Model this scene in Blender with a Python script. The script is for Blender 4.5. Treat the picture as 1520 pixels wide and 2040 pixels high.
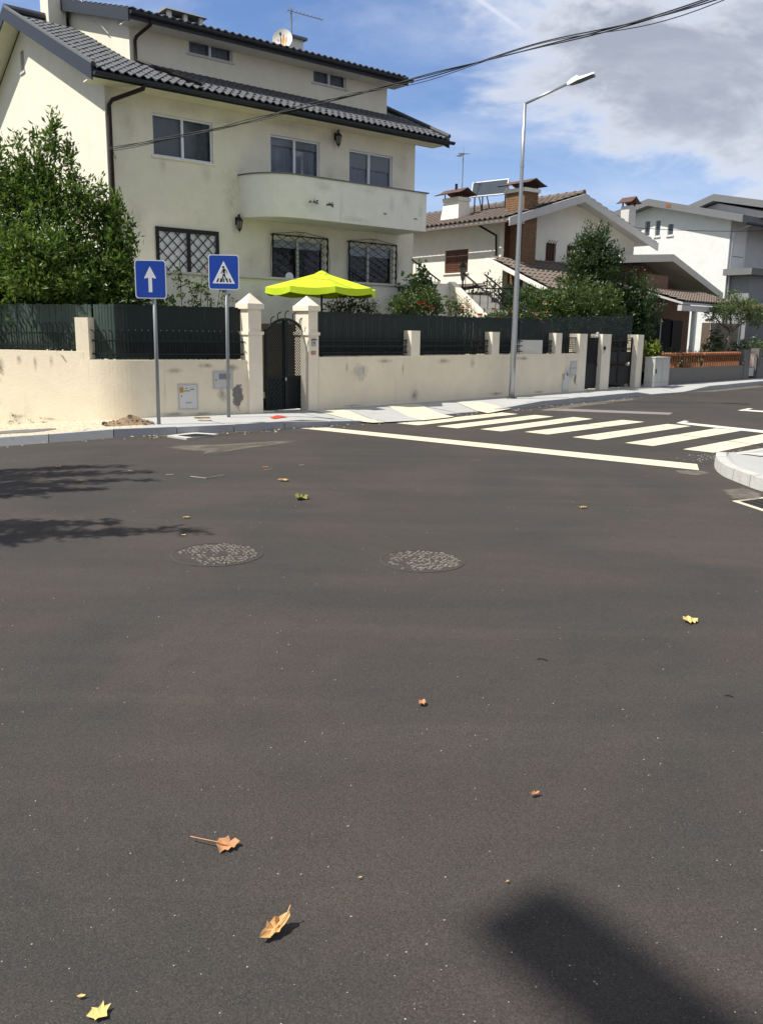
import bpy, math, random
import numpy as np
from mathutils import Vector, Matrix
rad = math.radians
for o in list(bpy.data.objects): bpy.data.objects.remove(o)
sc = bpy.context.scene
COL = sc.collection

# ------------------------------------------------------------------ camera
F_PX, H0, ROLL, CAM_H = 1710.0, 660.0, rad(.87), 1.72
PITCH = math.atan((1020 - H0) / F_PX)
_f = Vector((0, math.cos(PITCH), -math.sin(PITCH))); _u = Vector((0, math.sin(PITCH), math.cos(PITCH))); _r = Vector((1, 0, 0))
C_R = math.cos(ROLL) * _r + math.sin(ROLL) * _u
C_U = -math.sin(ROLL) * _r + math.cos(ROLL) * _u
C_F = _f
cam_d = bpy.data.cameras.new('camera'); cam = bpy.data.objects.new('camera', cam_d); COL.objects.link(cam)
M = Matrix.Identity(4)
for i in range(3):
    M[i][0], M[i][1], M[i][2] = C_R[i], C_U[i], -C_F[i]
M[2][3] = CAM_H
cam.matrix_world = M
cam_d.sensor_fit = 'VERTICAL'; cam_d.sensor_height = 36.0; cam_d.sensor_width = 27.0
cam_d.lens = 36.0 * F_PX / 2040.0
cam_d.clip_start = .05; cam_d.clip_end = 3000
sc.camera = cam
sc.cycles.max_bounces = 6; sc.cycles.diffuse_bounces = 3; sc.cycles.glossy_bounces = 3; sc.cycles.transparent_max_bounces = 10

def zg(x):                      # the side street falls away to the left
    t = max(0.0, -(x + 4.0)); t = min(t, 9.0)
    return -.085 * t * (t / (t + .25)) if t > 0 else 0.0
def G(x, y, z=0.0):             # photo survey: point on the level z seen at a spot of the photograph
    d = (x - 760) / F_PX * C_R - (y - 1020) / F_PX * C_U + C_F
    t = (z - CAM_H) / d.z
    return Vector((d.x * t, d.y * t, z))

# ------------------------------------------------------------------ sky, sun, exposure
SUN_AZ, SUN_EL = rad(-106), rad(56)
to_sun = Vector((math.sin(SUN_AZ) * math.cos(SUN_EL), math.cos(SUN_AZ) * math.cos(SUN_EL), math.sin(SUN_EL)))
w = bpy.data.worlds.new('World'); sc.world = w; w.use_nodes = True
nt = w.node_tree; nt.nodes.clear()
def N(tree, t, **kw):
    n = tree.nodes.new(t)
    for k, v in kw.items(): setattr(n, k, v)
    return n
def L(tree, a, b): tree.links.new(a, b)
def mth(tree, op, a, b=None, c=None, clamp=False):
    n = tree.nodes.new('ShaderNodeMath'); n.operation = op; n.use_clamp = clamp
    for i, v in enumerate((a, b, c)):
        if v is None: continue
        if hasattr(v, 'is_output'): tree.links.new(v, n.inputs[i])
        else: n.inputs[i].default_value = v
    return n.outputs[0]
def mixc(tree, f, a, b, mode='MIX'):
    n = tree.nodes.new('ShaderNodeMix'); n.data_type = 'RGBA'; n.blend_type = mode
    for i, v in ((0, f), (6, a), (7, b)):
        if hasattr(v, 'is_output'): tree.links.new(v, n.inputs[i])
        else: n.inputs[i].default_value = v if i == 0 else (*v, 1) if len(v) == 3 else v
    return n.outputs[2]
def sstep(tree, v, a, b):
    n = tree.nodes.new('ShaderNodeMapRange'); n.interpolation_type = 'SMOOTHSTEP'
    tree.links.new(v, n.inputs[0]); n.inputs[1].default_value = a; n.inputs[2].default_value = b
    return n.outputs[0]
def noise(tree, vec, scale, detail=4, rough=.5, dim='3D', dist=0.0):
    n = tree.nodes.new('ShaderNodeTexNoise'); n.noise_dimensions = dim
    if vec is not None: tree.links.new(vec, n.inputs['Vector'])
    n.inputs['Scale'].default_value = scale; n.inputs['Detail'].default_value = detail
    n.inputs['Roughness'].default_value = rough; n.inputs['Distortion'].default_value = dist
    return n.outputs[0]

sky = N(nt, 'ShaderNodeTexSky', sky_type='NISHITA', sun_disc=False)
sky.sun_elevation = SUN_EL; sky.sun_rotation = SUN_AZ % (2 * math.pi)
sky.air_density = 1.0; sky.dust_density = .3; sky.ozone_density = 3.0
tc = N(nt, 'ShaderNodeTexCoord'); sx = N(nt, 'ShaderNodeSeparateXYZ'); L(nt, tc.outputs['Generated'], sx.inputs[0])
zc = mth(nt, 'ADD', mth(nt, 'MAXIMUM', sx.outputs[2], 0.0), .30)
px = mth(nt, 'DIVIDE', sx.outputs[0], zc); py = mth(nt, 'DIVIDE', sx.outputs[1], zc)
cb = N(nt, 'ShaderNodeCombineXYZ'); L(nt, px, cb.inputs[0]); L(nt, py, cb.inputs[1]); cb.inputs[2].default_value = 1.3
det = noise(nt, cb.outputs[0], 2.6, 6, .60, dist=.25)
wsp = N(nt, 'ShaderNodeMapping'); L(nt, cb.outputs[0], wsp.inputs[0]); wsp.inputs['Rotation'].default_value = (0, 0, .5); wsp.inputs['Scale'].default_value = (1.0, 1.7, 1)
thin = noise(nt, wsp.outputs[0], 1.5, 6, .60, dist=.35)
# a grey cumulus bank stands over the right of the street, broken cloud elsewhere
bank = mth(nt, 'MINIMUM', mth(nt, 'MAXIMUM', mth(nt, 'MULTIPLY_ADD', py, -1.0, mth(nt, 'MULTIPLY_ADD', px, .80, 1.53)), -.22), .18)
dens = mth(nt, 'ADD', det, bank)
mask = sstep(nt, dens, .46, .64)
core = sstep(nt, dens, .54, .74)
vein = mth(nt, 'MULTIPLY', sstep(nt, thin, .30, .74), .70)
core = mth(nt, 'MULTIPLY', core, mth(nt, 'MULTIPLY_ADD', sstep(nt, thin, .34, .66), .55, .62), clamp=True)
ccol = mixc(nt, core, (6.3, 6.6, 7.3), (3.1, 3.4, 4.1))
blue = mixc(nt, 1.0, sky.outputs[0], (.86, .93, 1.12), 'MULTIPLY')
def lin(a, b, c): return mth(nt, 'ADD', mth(nt, 'MULTIPLY_ADD', px, a, c), mth(nt, 'MULTIPLY', py, b))
across = mth(nt, 'ABSOLUTE', lin(-.664, .748, .0956 - 1.1287)); along = lin(.748, .664, -.1077 - 1.0020)
trail = mth(nt, 'MULTIPLY', mth(nt, 'MULTIPLY', sstep(nt, across, .011, .001), sstep(nt, along, .17, .08)), .85)      # an old condensation trail
wq = N(nt, 'ShaderNodeVectorMath', operation='DISTANCE'); L(nt, cb.outputs[0], wq.inputs[0]); wq.inputs[1].default_value = (.085, 1.53, 1.3)
wisp = mth(nt, 'MULTIPLY', sstep(nt, wq.outputs['Value'], .20, .02), sstep(nt, det, .40, .66))
vein = mth(nt, 'MAXIMUM', mth(nt, 'MAXIMUM', vein, trail), mth(nt, 'MULTIPLY', wisp, .9))
low = mth(nt, 'MULTIPLY', sstep(nt, sx.outputs[2], .24, .02), .55)       # summer haze whitening the sky towards the horizon
c1 = mixc(nt, mth(nt, 'MAXIMUM', vein, low), blue, (5.6, 6.2, 7.6))
c2 = mixc(nt, mth(nt, 'MULTIPLY', mask, .94), c1, ccol)
bg = N(nt, 'ShaderNodeBackground'); bg.inputs[1].default_value = .090
L(nt, c2, bg.inputs[0])
wo = N(nt, 'ShaderNodeOutputWorld'); L(nt, bg.outputs[0], wo.inputs[0])

sd = bpy.data.lights.new('sun', 'SUN'); sd.energy = 4.6; sd.angle = rad(.55); sd.color = (1, .955, .87)
so = bpy.data.objects.new('sun', sd); COL.objects.link(so)
so.rotation_euler = (-to_sun).to_track_quat('-Z', 'Y').to_euler(); so.location = (-20, -6, 30)
vs = sc.view_settings; vs.view_transform = 'Standard'; vs.look = 'None'; vs.exposure = .5; vs.gamma = 1; vs.use_curve_mapping = False

# ------------------------------------------------------------------ materials
MATS = {}
def new_mat(name):
    m = bpy.data.materials.new(name); m.use_nodes = True; t = m.node_tree
    b = t.nodes['Principled BSDF']; MATS[name] = m
    return m, t, b
def geo_pos(t): return N(t, 'ShaderNodeNewGeometry').outputs['Position']
def simple(name, col, rough=.7, metal=0.0, var=.12, scale=6, bump=.0, bscale=60, spec=.3, dirt=None):
    m, t, b = new_mat(name); p = geo_pos(t)
    n = noise(t, p, scale, 5, .6)
    k = mth(t, 'MULTIPLY_ADD', n, 2 * var, 1 - var)
    mul = N(t, 'ShaderNodeVectorMath', operation='SCALE'); mul.inputs[0].default_value = col; L(t, k, mul.inputs['Scale'])
    out = mul.outputs[0]
    if dirt:
        d = sstep(t, noise(t, p, dirt[1], 6, .65), dirt[2], dirt[3]); out = mixc(t, d, out, dirt[0])
    L(t, out, b.inputs['Base Color'])
    b.inputs['Roughness'].default_value = rough; b.inputs['Metallic'].default_value = metal; b.inputs['Specular IOR Level'].default_value = spec
    if bump:
        bp = N(t, 'ShaderNodeBump'); bp.inputs['Strength'].default_value = bump; bp.inputs['Distance'].default_value = .02
        L(t, noise(t, p, bscale, 4, .6), bp.inputs['Height']); L(t, bp.outputs[0], b.inputs['Normal'])
    return m
def plaster(name, col, stain=(.30, .27, .21), amt=.5, grime=.25, bump=.5, grey=None):
    m, t, b = new_mat(name); p = geo_pos(t)
    mp = N(t, 'ShaderNodeMapping'); L(t, p, mp.inputs[0]); mp.inputs['Scale'].default_value = (5, 5, .35)
    drip = sstep(t, noise(t, mp.outputs[0], 1.6, 6, .65), .56, .80)
    patch = sstep(t, noise(t, p, .8, 5, .6), .45, .75)
    f = mth(t, 'MULTIPLY', drip, patch); f = mth(t, 'MULTIPLY', f, amt)
    fine = mth(t, 'MULTIPLY_ADD', noise(t, p, 2.2, 6, .65), .26, .87)
    mul = N(t, 'ShaderNodeVectorMath', operation='SCALE'); mul.inputs[0].default_value = col; L(t, fine, mul.inputs['Scale'])
    c = mixc(t, f, mul.outputs[0], stain)
    g = mth(t, 'MULTIPLY', sstep(t, noise(t, p, 1.3, 7, .7), .55, .8), grime)
    c = mixc(t, g, c, grey or stain)
    L(t, c, b.inputs['Base Color']); b.inputs['Roughness'].default_value = .9; b.inputs['Specular IOR Level'].default_value = .15
    bp = N(t, 'ShaderNodeBump'); bp.inputs['Strength'].default_value = bump; bp.inputs['Distance'].default_value = .012
    L(t, mth(t, 'ADD', noise(t, p, 22, 5, .7), mth(t, 'MULTIPLY', noise(t, p, 90, 2), .4)), bp.inputs['Height']); L(t, bp.outputs[0], b.inputs['Normal'])
    return m
def leafmat(name, c0, c1, c2, gloss=.35, trans=.3):
    m, t, b = new_mat(name)
    g = N(t, 'ShaderNodeNewGeometry'); cr = N(t, 'ShaderNodeValToRGB')
    e = cr.color_ramp.elements; e[0].color = (*c0, 1); e[1].color = (*c2, 1); e[1].position = 1.0
    x = e.new(.6); x.color = (*c1, 1)
    L(t, g.outputs['Random Per Island'], cr.inputs[0]); L(t, cr.outputs[0], b.inputs['Base Color'])
    b.inputs['Roughness'].default_value = gloss; b.inputs['Specular IOR Level'].default_value = .4
    tr = N(t, 'ShaderNodeBsdfTranslucent'); L(t, mixc(t, .5, cr.outputs[0], (.12, .2, .02)), tr.inputs[0])
    mx = N(t, 'ShaderNodeMixShader'); mx.inputs[0].default_value = trans
    L(t, b.outputs[0], mx.inputs[1]); L(t, tr.outputs[0], mx.inputs[2]); L(t, mx.outputs[0], t.nodes['Material Output'].inputs[0])
    return m
def glassmat(name, tint=(.74, .78, .80), thru=.55):
    m, t, b = new_mat(name); t.nodes.remove(b)
    gl = N(t, 'ShaderNodeBsdfGlossy'); gl.inputs['Roughness'].default_value = .03; gl.inputs[0].default_value = (.95, .97, 1, 1)
    tr = N(t, 'ShaderNodeBsdfTransparent'); tr.inputs[0].default_value = (*tint, 1)
    fr = N(t, 'ShaderNodeFresnel'); fr.inputs[0].default_value = 1.55
    mx = N(t, 'ShaderNodeMixShader'); L(t, mth(t, 'MULTIPLY_ADD', fr.outputs[0], 1.05, .0, clamp=True), mx.inputs[0]); L(t, tr.outputs[0], mx.inputs[1]); L(t, gl.outputs[0], mx.inputs[2])
    L(t, mx.outputs[0], t.nodes['Material Output'].inputs[0]); return m

def asphalt():
    m, t, b = new_mat('asphalt'); p = geo_pos(t)
    lo = noise(t, p, .45, 4, .62, dist=.8); mid = noise(t, p, 5.0, 5, .72); fine = noise(t, p, 150, 3, .8)
    mp = N(t, 'ShaderNodeMapping'); L(t, p, mp.inputs[0]); mp.inputs['Rotation'].default_value = (0, 0, .22); mp.inputs['Scale'].default_value = (.30, 2.4, 1)
    streak = noise(t, mp.outputs[0], 1.0, 6, .62, dist=.4)
    mp2 = N(t, 'ShaderNodeMapping'); L(t, p, mp2.inputs[0]); mp2.inputs['Rotation'].default_value = (0, 0, -.55); mp2.inputs['Scale'].default_value = (.16, 1.3, 1); mp2.inputs['Location'].default_value = (3, 1, 0)
    swirl = noise(t, mp2.outputs[0], .8, 4, .55)
    c = mixc(t, sstep(t, lo, .34, .64), (.0415, .0390, .0365), (.0585, .0485, .0430))
    c = mixc(t, mth(t, 'MULTIPLY', sstep(t, streak, .40, .78), .42), c, (.074, .064, .055))
    c = mixc(t, mth(t, 'MULTIPLY', sstep(t, swirl, .46, .70), .34), c, (.040, .038, .037))
    c = mixc(t, mth(t, 'MULTIPLY', sstep(t, mid, .48, .74), .42), c, (.036, .034, .033))
    k = mth(t, 'MULTIPLY_ADD', sstep(t, fine, .22, .80), .70, .65)
    mul = N(t, 'ShaderNodeVectorMath', operation='SCALE'); L(t, c, mul.inputs[0]); L(t, k, mul.inputs['Scale'])
    vo = N(t, 'ShaderNodeTexVoronoi'); L(t, p, vo.inputs['Vector']); vo.inputs['Scale'].default_value = 170
    sepc = N(t, 'ShaderNodeSeparateColor'); L(t, vo.outputs['Color'], sepc.inputs[0])
    stone = mth(t, 'MULTIPLY_ADD', sepc.outputs[2], .44, .78)                       # every chipping has its own tone
    mul2 = N(t, 'ShaderNodeVectorMath', operation='SCALE'); L(t, mul.outputs[0], mul2.inputs[0]); L(t, stone, mul2.inputs['Scale'])
    sp = mth(t, 'MULTIPLY', sstep(t, vo.outputs['Distance'], .40, .22), sstep(t, mth(t, 'ADD', sepc.outputs[0], mth(t, 'MULTIPLY', mid, .6)), 1.20, 1.40))
    c = mixc(t, mth(t, 'MULTIPLY', sp, .7), mul2.outputs[0], (.17, .16, .145))
    L(t, c, b.inputs['Base Color']); b.inputs['Roughness'].default_value = .87; b.inputs['Specular IOR Level'].default_value = .22
    hgt = mth(t, 'ADD', mth(t, 'MULTIPLY', vo.outputs['Distance'], -.6), mth(t, 'MULTIPLY', fine, 1.2))
    bp = N(t, 'ShaderNodeBump'); bp.inputs['Strength'].default_value = .6; bp.inputs['Distance'].default_value = .0035
    L(t, hgt, bp.inputs['Height']); L(t, bp.outputs[0], b.inputs['Normal'])
    return m
asphalt()
simple('concrete_pave', (.385, .385, .37), .85, var=.10, scale=3, bump=.25, bscale=120, dirt=((.30, .29, .27), 2.4, .58, .85))
simple('kerb', (.36, .37, .375), .85, var=.16, scale=5, bump=.4, bscale=70, dirt=((.22, .21, .20), 5, .55, .8))
simple('kerb_white', (.47, .465, .435), .88, var=.2, scale=5, bump=.5, bscale=60, dirt=((.25, .235, .21), 4, .50, .78))
simple('cream_pave', (.58, .53, .41), .85, var=.12, scale=9, bump=.3, bscale=60)
def calcada():
    m, t, b = new_mat('stone_pave'); p = geo_pos(t)
    vo = N(t, 'ShaderNodeTexVoronoi', feature='DISTANCE_TO_EDGE'); L(t, p, vo.inputs['Vector']); vo.inputs['Scale'].default_value = 12
    vc = N(t, 'ShaderNodeTexVoronoi'); L(t, p, vc.inputs['Vector']); vc.inputs['Scale'].default_value = 12
    s = N(t, 'ShaderNodeSeparateColor'); L(t, vc.outputs['Color'], s.inputs[0])
    c = mixc(t, s.outputs[0], (.52, .43, .30), (.66, .58, .44))
    c = mixc(t, sstep(t, vo.outputs[0], .0, .10), (.33, .26, .18), c)
    L(t, c, b.inputs['Base Color']); b.inputs['Roughness'].default_value = .9
    bp = N(t, 'ShaderNodeBump'); bp.inputs['Strength'].default_value = .7; bp.inputs['Distance'].default_value = .015
    L(t, sstep(t, vo.outputs[0], 0, .18), bp.inputs['Height']); L(t, bp.outputs[0], b.inputs['Normal'])
calcada()
def paint(name, col, wear=.5):
    m, t, b = new_mat(name); p = geo_pos(t)
    f = mth(t, 'MULTIPLY', sstep(t, noise(t, p, 6, 8, .7), .60, .80), wear)
    g = mth(t, 'MULTIPLY_ADD', noise(t, p, 2.5, 5, .6), .22, .89)
    mul = N(t, 'ShaderNodeVectorMath', operation='SCALE'); mul.inputs[0].default_value = col; L(t, g, mul.inputs['Scale'])
    L(t, mixc(t, f, mul.outputs[0], (.16, .15, .14)), b.inputs['Base Color']); b.inputs['Roughness'].default_value = .75
    bp = N(t, 'ShaderNodeBump'); bp.inputs['Strength'].default_value = .3; bp.inputs['Distance'].default_value = .004
    L(t, noise(t, p, 90, 3), bp.inputs['Height']); L(t, bp.outputs[0], b.inputs['Normal'])
paint('road_paint', (.62, .545, .395), .35); paint('road_paint_white', (.62, .59, .51), .5); paint('old_paint', (.20, .18, .17), .8)
plaster('cream_plaster', (.80, .755, .62), stain=(.42, .39, .30), amt=.45, grime=.30, bump=.9, grey=(.55, .53, .47))
plaster('wall_plaster', (.78, .70, .54), stain=(.34, .30, .25), amt=.75, grime=.40, grey=(.52, .48, .42))
plaster('balcony_plaster', (.83, .82, .73), stain=(.25, .24, .18), amt=.5, grime=.25, bump=.9, grey=(.45, .46, .38))
plaster('pillar_plaster', (.80, .73, .59), amt=.25, grime=.12, bump=.35)
plaster('terrace_plaster', (.74, .72, .64), stain=(.2, .19, .16), amt=.75, grime=.45, bump=.8)
plaster('white_plaster', (.82, .79, .70), stain=(.4, .37, .32), amt=.25, grime=.12)
plaster('white_plaster_cool', (.70, .70, .685), stain=(.4, .4, .4), amt=.3, grime=.10)
plaster('old_concrete', (.62, .60, .53), stain=(.13, .12, .10), amt=.6, grime=.55, grey=(.20, .19, .17))
plaster('rough_concrete', (.17, .165, .155), stain=(.07, .07, .065), amt=.9, grime=.7, grey=(.09, .09, .085), bump=1.0)
plaster('roof_concrete', (.17, .175, .18), stain=(.10, .10, .10), amt=.6, grime=.45, grey=(.25, .24, .22))
plaster('old_fascia', (.55, .54, .52), stain=(.25, .24, .22), amt=.6, grime=.45, grey=(.33, .32, .30))
simple('grey_wall', (.24, .245, .26), .85, var=.08, scale=2, bump=.2)
simple('fascia', (.032, .037, .047), .55, var=.10, scale=4)
simple('tile_dark', (.078, .082, .092), .6, var=.35, scale=14, spec=.3, bump=.2, bscale=60, dirt=((.12, .12, .12), 9, .58, .8))
simple('tile_brown', (.155, .125, .105), .8, var=.35, scale=10, dirt=((.09, .085, .075), 4, .52, .75))
simple('tile_red', (.105, .055, .042), .8, var=.35, scale=12, dirt=((.10, .055, .04), 6, .5, .75))
simple('alu', (.74, .76, .80), .45, .1, var=.05)
simple('white_frame', (.62, .62, .60), .5, var=.05)
simple('galv', (.42, .44, .455), .38, .75, var=.14, scale=20, bump=.05)
simple('pole_grey', (.27, .29, .30), .5, .45, var=.12, scale=25)
simple('lamp_white', (.72, .74, .74), .4, var=.03)
simple('lamp_under', (.10, .105, .11), .45, var=.15, scale=30)
simple('iron', (.016, .017, .018), .5, .2, var=.3, scale=20)
simple('iron_brown', (.028, .018, .016), .55, .2, var=.3, scale=20)
simple('screen_green', (.058, .088, .072), .6, var=.15, scale=9)
simple('screen_shaded', (.013, .021, .019), .6, var=.2, scale=9)  # darker copy of the screen green, shade painted into the colour
simple('picket', (.010, .017, .016), .55, .1, var=.2)
simple('gate_green', (.006, .011, .012), .5, .1, var=.3, scale=14)
simple('gate_black', (.018, .019, .020), .5, .2, var=.2)
simple('blue_sign', (.006, .055, .37), .35, var=.07, scale=8, spec=.5)
simple('sign_white', (.74, .76, .78), .4, var=.02)
simple('sign_black', (.012, .012, .012), .5, var=.1)
simple('meter_white', (.60, .595, .57), .5, var=.06, scale=8)
simple('meter_grey', (.50, .50, .48), .55, var=.08, scale=8)
simple('sticker_yellow', (.46, .24, .03), .5, var=.25, scale=60)
simple('sticker_grey', (.30, .34, .33), .6, var=.2, scale=80)
simple('sticker_blue', (.03, .12, .36), .5, var=.2, scale=60)
simple('dark_hole', (.008, .008, .009), .9)
simple('room', (.02, .022, .025), .9)
simple('blind', (.20, .215, .23), .7, var=.05)
simple('blind_bars', (.72, .73, .76), .7, var=.04)
simple('shutter_box', (.42, .43, .44), .7, var=.05)
def curtain():
    m, t, b = new_mat('curtain'); p = geo_pos(t)
    mp = N(t, 'ShaderNodeMapping'); L(t, p, mp.inputs[0]); mp.inputs['Scale'].default_value = (9, 9, .3)
    n = noise(t, mp.outputs[0], 2.2, 3)
    L(t, mixc(t, n, (.24, .27, .34), (.60, .63, .70)), b.inputs['Base Color']); b.inputs['Roughness'].default_value = .9
curtain()
simple('wood_shutter', (.10, .042, .022), .6, var=.25, scale=14)
simple('lantern_glass', (.20, .185, .15), .2, var=.2, scale=30)
simple('parasol_cloth', (.50, .66, .02), .75, var=.05, scale=3)
simple('rubber', (.012, .012, .013), .6, var=.2)
simple('dish_white', (.74, .72, .66), .5, var=.03)
simple('rust', (.58, .31, .12), .8, var=.3, scale=25)
simple('solar_glass', (.055, .07, .085), .18, .1, var=.1, spec=.6)
simple('cabinet', (.47, .47, .44), .6, var=.06, scale=4, dirt=((.42, .41, .37), 3, .6, .85))
simple('number_tile', (.36, .17, .12), .6, var=.25, scale=60)
simple('number_paint', (.62, .52, .46), .6)
simple('red_paint', (.62, .055, .025), .7, var=.2, scale=15)
simple('earth', (.24, .17, .11), .95, var=.35, scale=18, bump=.8, bscale=40)
simple('lawn', (.055, .075, .03), .95, var=.4, scale=7, bump=.6, bscale=30)
simple('bark', (.16, .13, .10), .9, var=.4, scale=16, bump=.6, bscale=40)
simple('stem', (.07, .065, .035), .8, var=.3, scale=20)
simple('terracotta', (.25, .10, .045), .8, var=.4, scale=11, dirt=((.12, .075, .045), 5, .5, .7))
simple('pink_bar', (.55, .40, .36), .7, var=.12)
simple('stone_cladding', (.36, .31, .26), .9, var=.35, scale=8, bump=.6, bscale=20)
simple('cement_patch', (.15, .145, .14), .95, var=.3, scale=8, bump=.5, bscale=40)
simple('sett', (.165, .15, .128), .9, var=.6, scale=22, bump=.6, bscale=50)
simple('iron_cover', (.07, .065, .06), .7, .3, var=.3, scale=20, bump=.3)
simple('pebble', (.36, .345, .31), .9, var=.5, scale=9)
simple('twig', (.34, .31, .25), .9, var=.3, scale=20)
simple('twig_dark', (.03, .027, .024), .9)
simple('leaf_brown', (.44, .22, .10), .7, var=.35, scale=45, dirt=((.20, .09, .04), 38, .55, .75))
simple('leaf_tan', (.55, .33, .14), .7, var=.3, scale=45, dirt=((.25, .12, .05), 38, .58, .75))
simple('leaf_yellow', (.60, .45, .16), .7, var=.2, scale=50, dirt=((.40, .22, .07), 40, .58, .75))
simple('leaf_olive', (.20, .20, .05), .6, var=.4, scale=50)
simple('cardboard', (.38, .25, .14), .9, var=.2)
simple('rose_pink', (.66, .20, .17), .7, var=.2, scale=30)
simple('rose_pale', (.74, .46, .36), .7, var=.15, scale=30)
simple('rose_red', (.50, .018, .025), .7, var=.25, scale=30)
simple('petal_white', (.80, .79, .74), .7, var=.06)
simple('brick_chimney', (.23, .135, .075), .9, var=.5, scale=9, bump=.5, bscale=40)
simple('mortar', (.13, .10, .075), .95, var=.2)
def brickwall():
    m, t, b = new_mat('brick_wall'); tcn = N(t, 'ShaderNodeTexCoord')
    s = N(t, 'ShaderNodeSeparateXYZ'); L(t, tcn.outputs['Object'], s.inputs[0])
    cbn = N(t, 'ShaderNodeCombineXYZ'); L(t, mth(t, 'ADD', s.outputs[0], s.outputs[1]), cbn.inputs[0]); L(t, s.outputs[2], cbn.inputs[1])
    br = N(t, 'ShaderNodeTexBrick'); L(t, cbn.outputs[0], br.inputs['Vector']); br.inputs['Scale'].default_value = 1
    br.inputs['Brick Width'].default_value = .24; br.inputs['Row Height'].default_value = .075; br.inputs['Mortar Size'].default_value = .008
    br.inputs['Color1'].default_value = (.24, .115, .062, 1); br.inputs['Color2'].default_value = (.17, .085, .05, 1); br.inputs['Mortar'].default_value = (.15, .12, .09, 1)
    L(t, br.outputs[0], b.inputs['Base Color']); b.inputs['Roughness'].default_value = .9
    bp = N(t, 'ShaderNodeBump'); bp.inputs['Strength'].default_value = .5; bp.inputs['Distance'].default_value = .01; bp.invert = True
    L(t, br.outputs['Fac'], bp.inputs['Height']); L(t, bp.outputs[0], b.inputs['Normal'])
brickwall()
def dustmat():
    m, t, b = new_mat('dust'); p = geo_pos(t)
    at_ = N(t, 'ShaderNodeAttribute', attribute_name='fall')
    n = noise(t, p, 5, 8, .72)
    f = mth(t, 'MULTIPLY', sstep(t, mth(t, 'ADD', n, mth(t, 'MULTIPLY_ADD', at_.outputs['Fac'], .7, -.45)), .36, 1.0), .62)
    b.inputs['Base Color'].default_value = (.23, .205, .17, 1); b.inputs['Roughness'].default_value = .95
    tr = N(t, 'ShaderNodeBsdfTransparent'); mx = N(t, 'ShaderNodeMixShader'); L(t, f, mx.inputs[0]); L(t, tr.outputs[0], mx.inputs[1]); L(t, b.outputs[0], mx.inputs[2])
    L(t, mx.outputs[0], t.nodes['Material Output'].inputs[0])
dustmat()
def softmat(name, col, lo=.42, hi=.72, amt=.9):
    m, t, b = new_mat(name); p = geo_pos(t)
    at_ = N(t, 'ShaderNodeAttribute', attribute_name='fall')
    n = noise(t, p, 9, 6, .68)
    f = mth(t, 'MULTIPLY', sstep(t, mth(t, 'ADD', mth(t, 'MULTIPLY', n, .9), mth(t, 'MULTIPLY_ADD', at_.outputs['Fac'], .85, -.45)), lo, hi), amt)
    k = mth(t, 'MULTIPLY_ADD', noise(t, p, 14, 5, .7), .7, .65); mul = N(t, 'ShaderNodeVectorMath', operation='SCALE'); mul.inputs[0].default_value = col; L(t, k, mul.inputs['Scale'])
    L(t, mul.outputs[0], b.inputs['Base Color']); b.inputs['Roughness'].default_value = .95
    tr = N(t, 'ShaderNodeBsdfTransparent'); mx = N(t, 'ShaderNodeMixShader'); L(t, f, mx.inputs[0]); L(t, tr.outputs[0], mx.inputs[1]); L(t, b.outputs[0], mx.inputs[2])
    L(t, mx.outputs[0], t.nodes['Material Output'].inputs[0])
softmat('soft_cement', (.19, .185, .175), .36, .50, .85); softmat('soft_pale', (.60, .57, .55), .25, .95, .75); softmat('soft_drip', (.30, .27, .23), .30, 1.05, .55); softmat('soft_grey', (.50, .48, .40), .0, 1.3, .26)
def netmat():
    m, t, b = new_mat('shade_net'); b.inputs['Base Color'].default_value = (.02, .035, .035, 1); b.inputs['Roughness'].default_value = .7
    tr = N(t, 'ShaderNodeBsdfTransparent'); mx = N(t, 'ShaderNodeMixShader'); mx.inputs[0].default_value = .58
    L(t, tr.outputs[0], mx.inputs[1]); L(t, b.outputs[0], mx.inputs[2]); L(t, mx.outputs[0], t.nodes['Material Output'].inputs[0])
netmat()
glassmat('glass')
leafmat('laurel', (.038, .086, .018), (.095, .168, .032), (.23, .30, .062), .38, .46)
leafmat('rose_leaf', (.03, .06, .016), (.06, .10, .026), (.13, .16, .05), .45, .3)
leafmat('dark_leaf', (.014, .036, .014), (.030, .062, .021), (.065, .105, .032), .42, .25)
leafmat('hedge_leaf', (.022, .05, .014), (.05, .09, .02), (.15, .17, .035), .42, .3)
leafmat('light_leaf', (.06, .09, .03), (.11, .15, .05), (.17, .21, .08), .5, .3)
leafmat('lemon_leaf', (.10, .15, .015), (.17, .23, .03), (.25, .30, .05), .4, .35)

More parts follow.
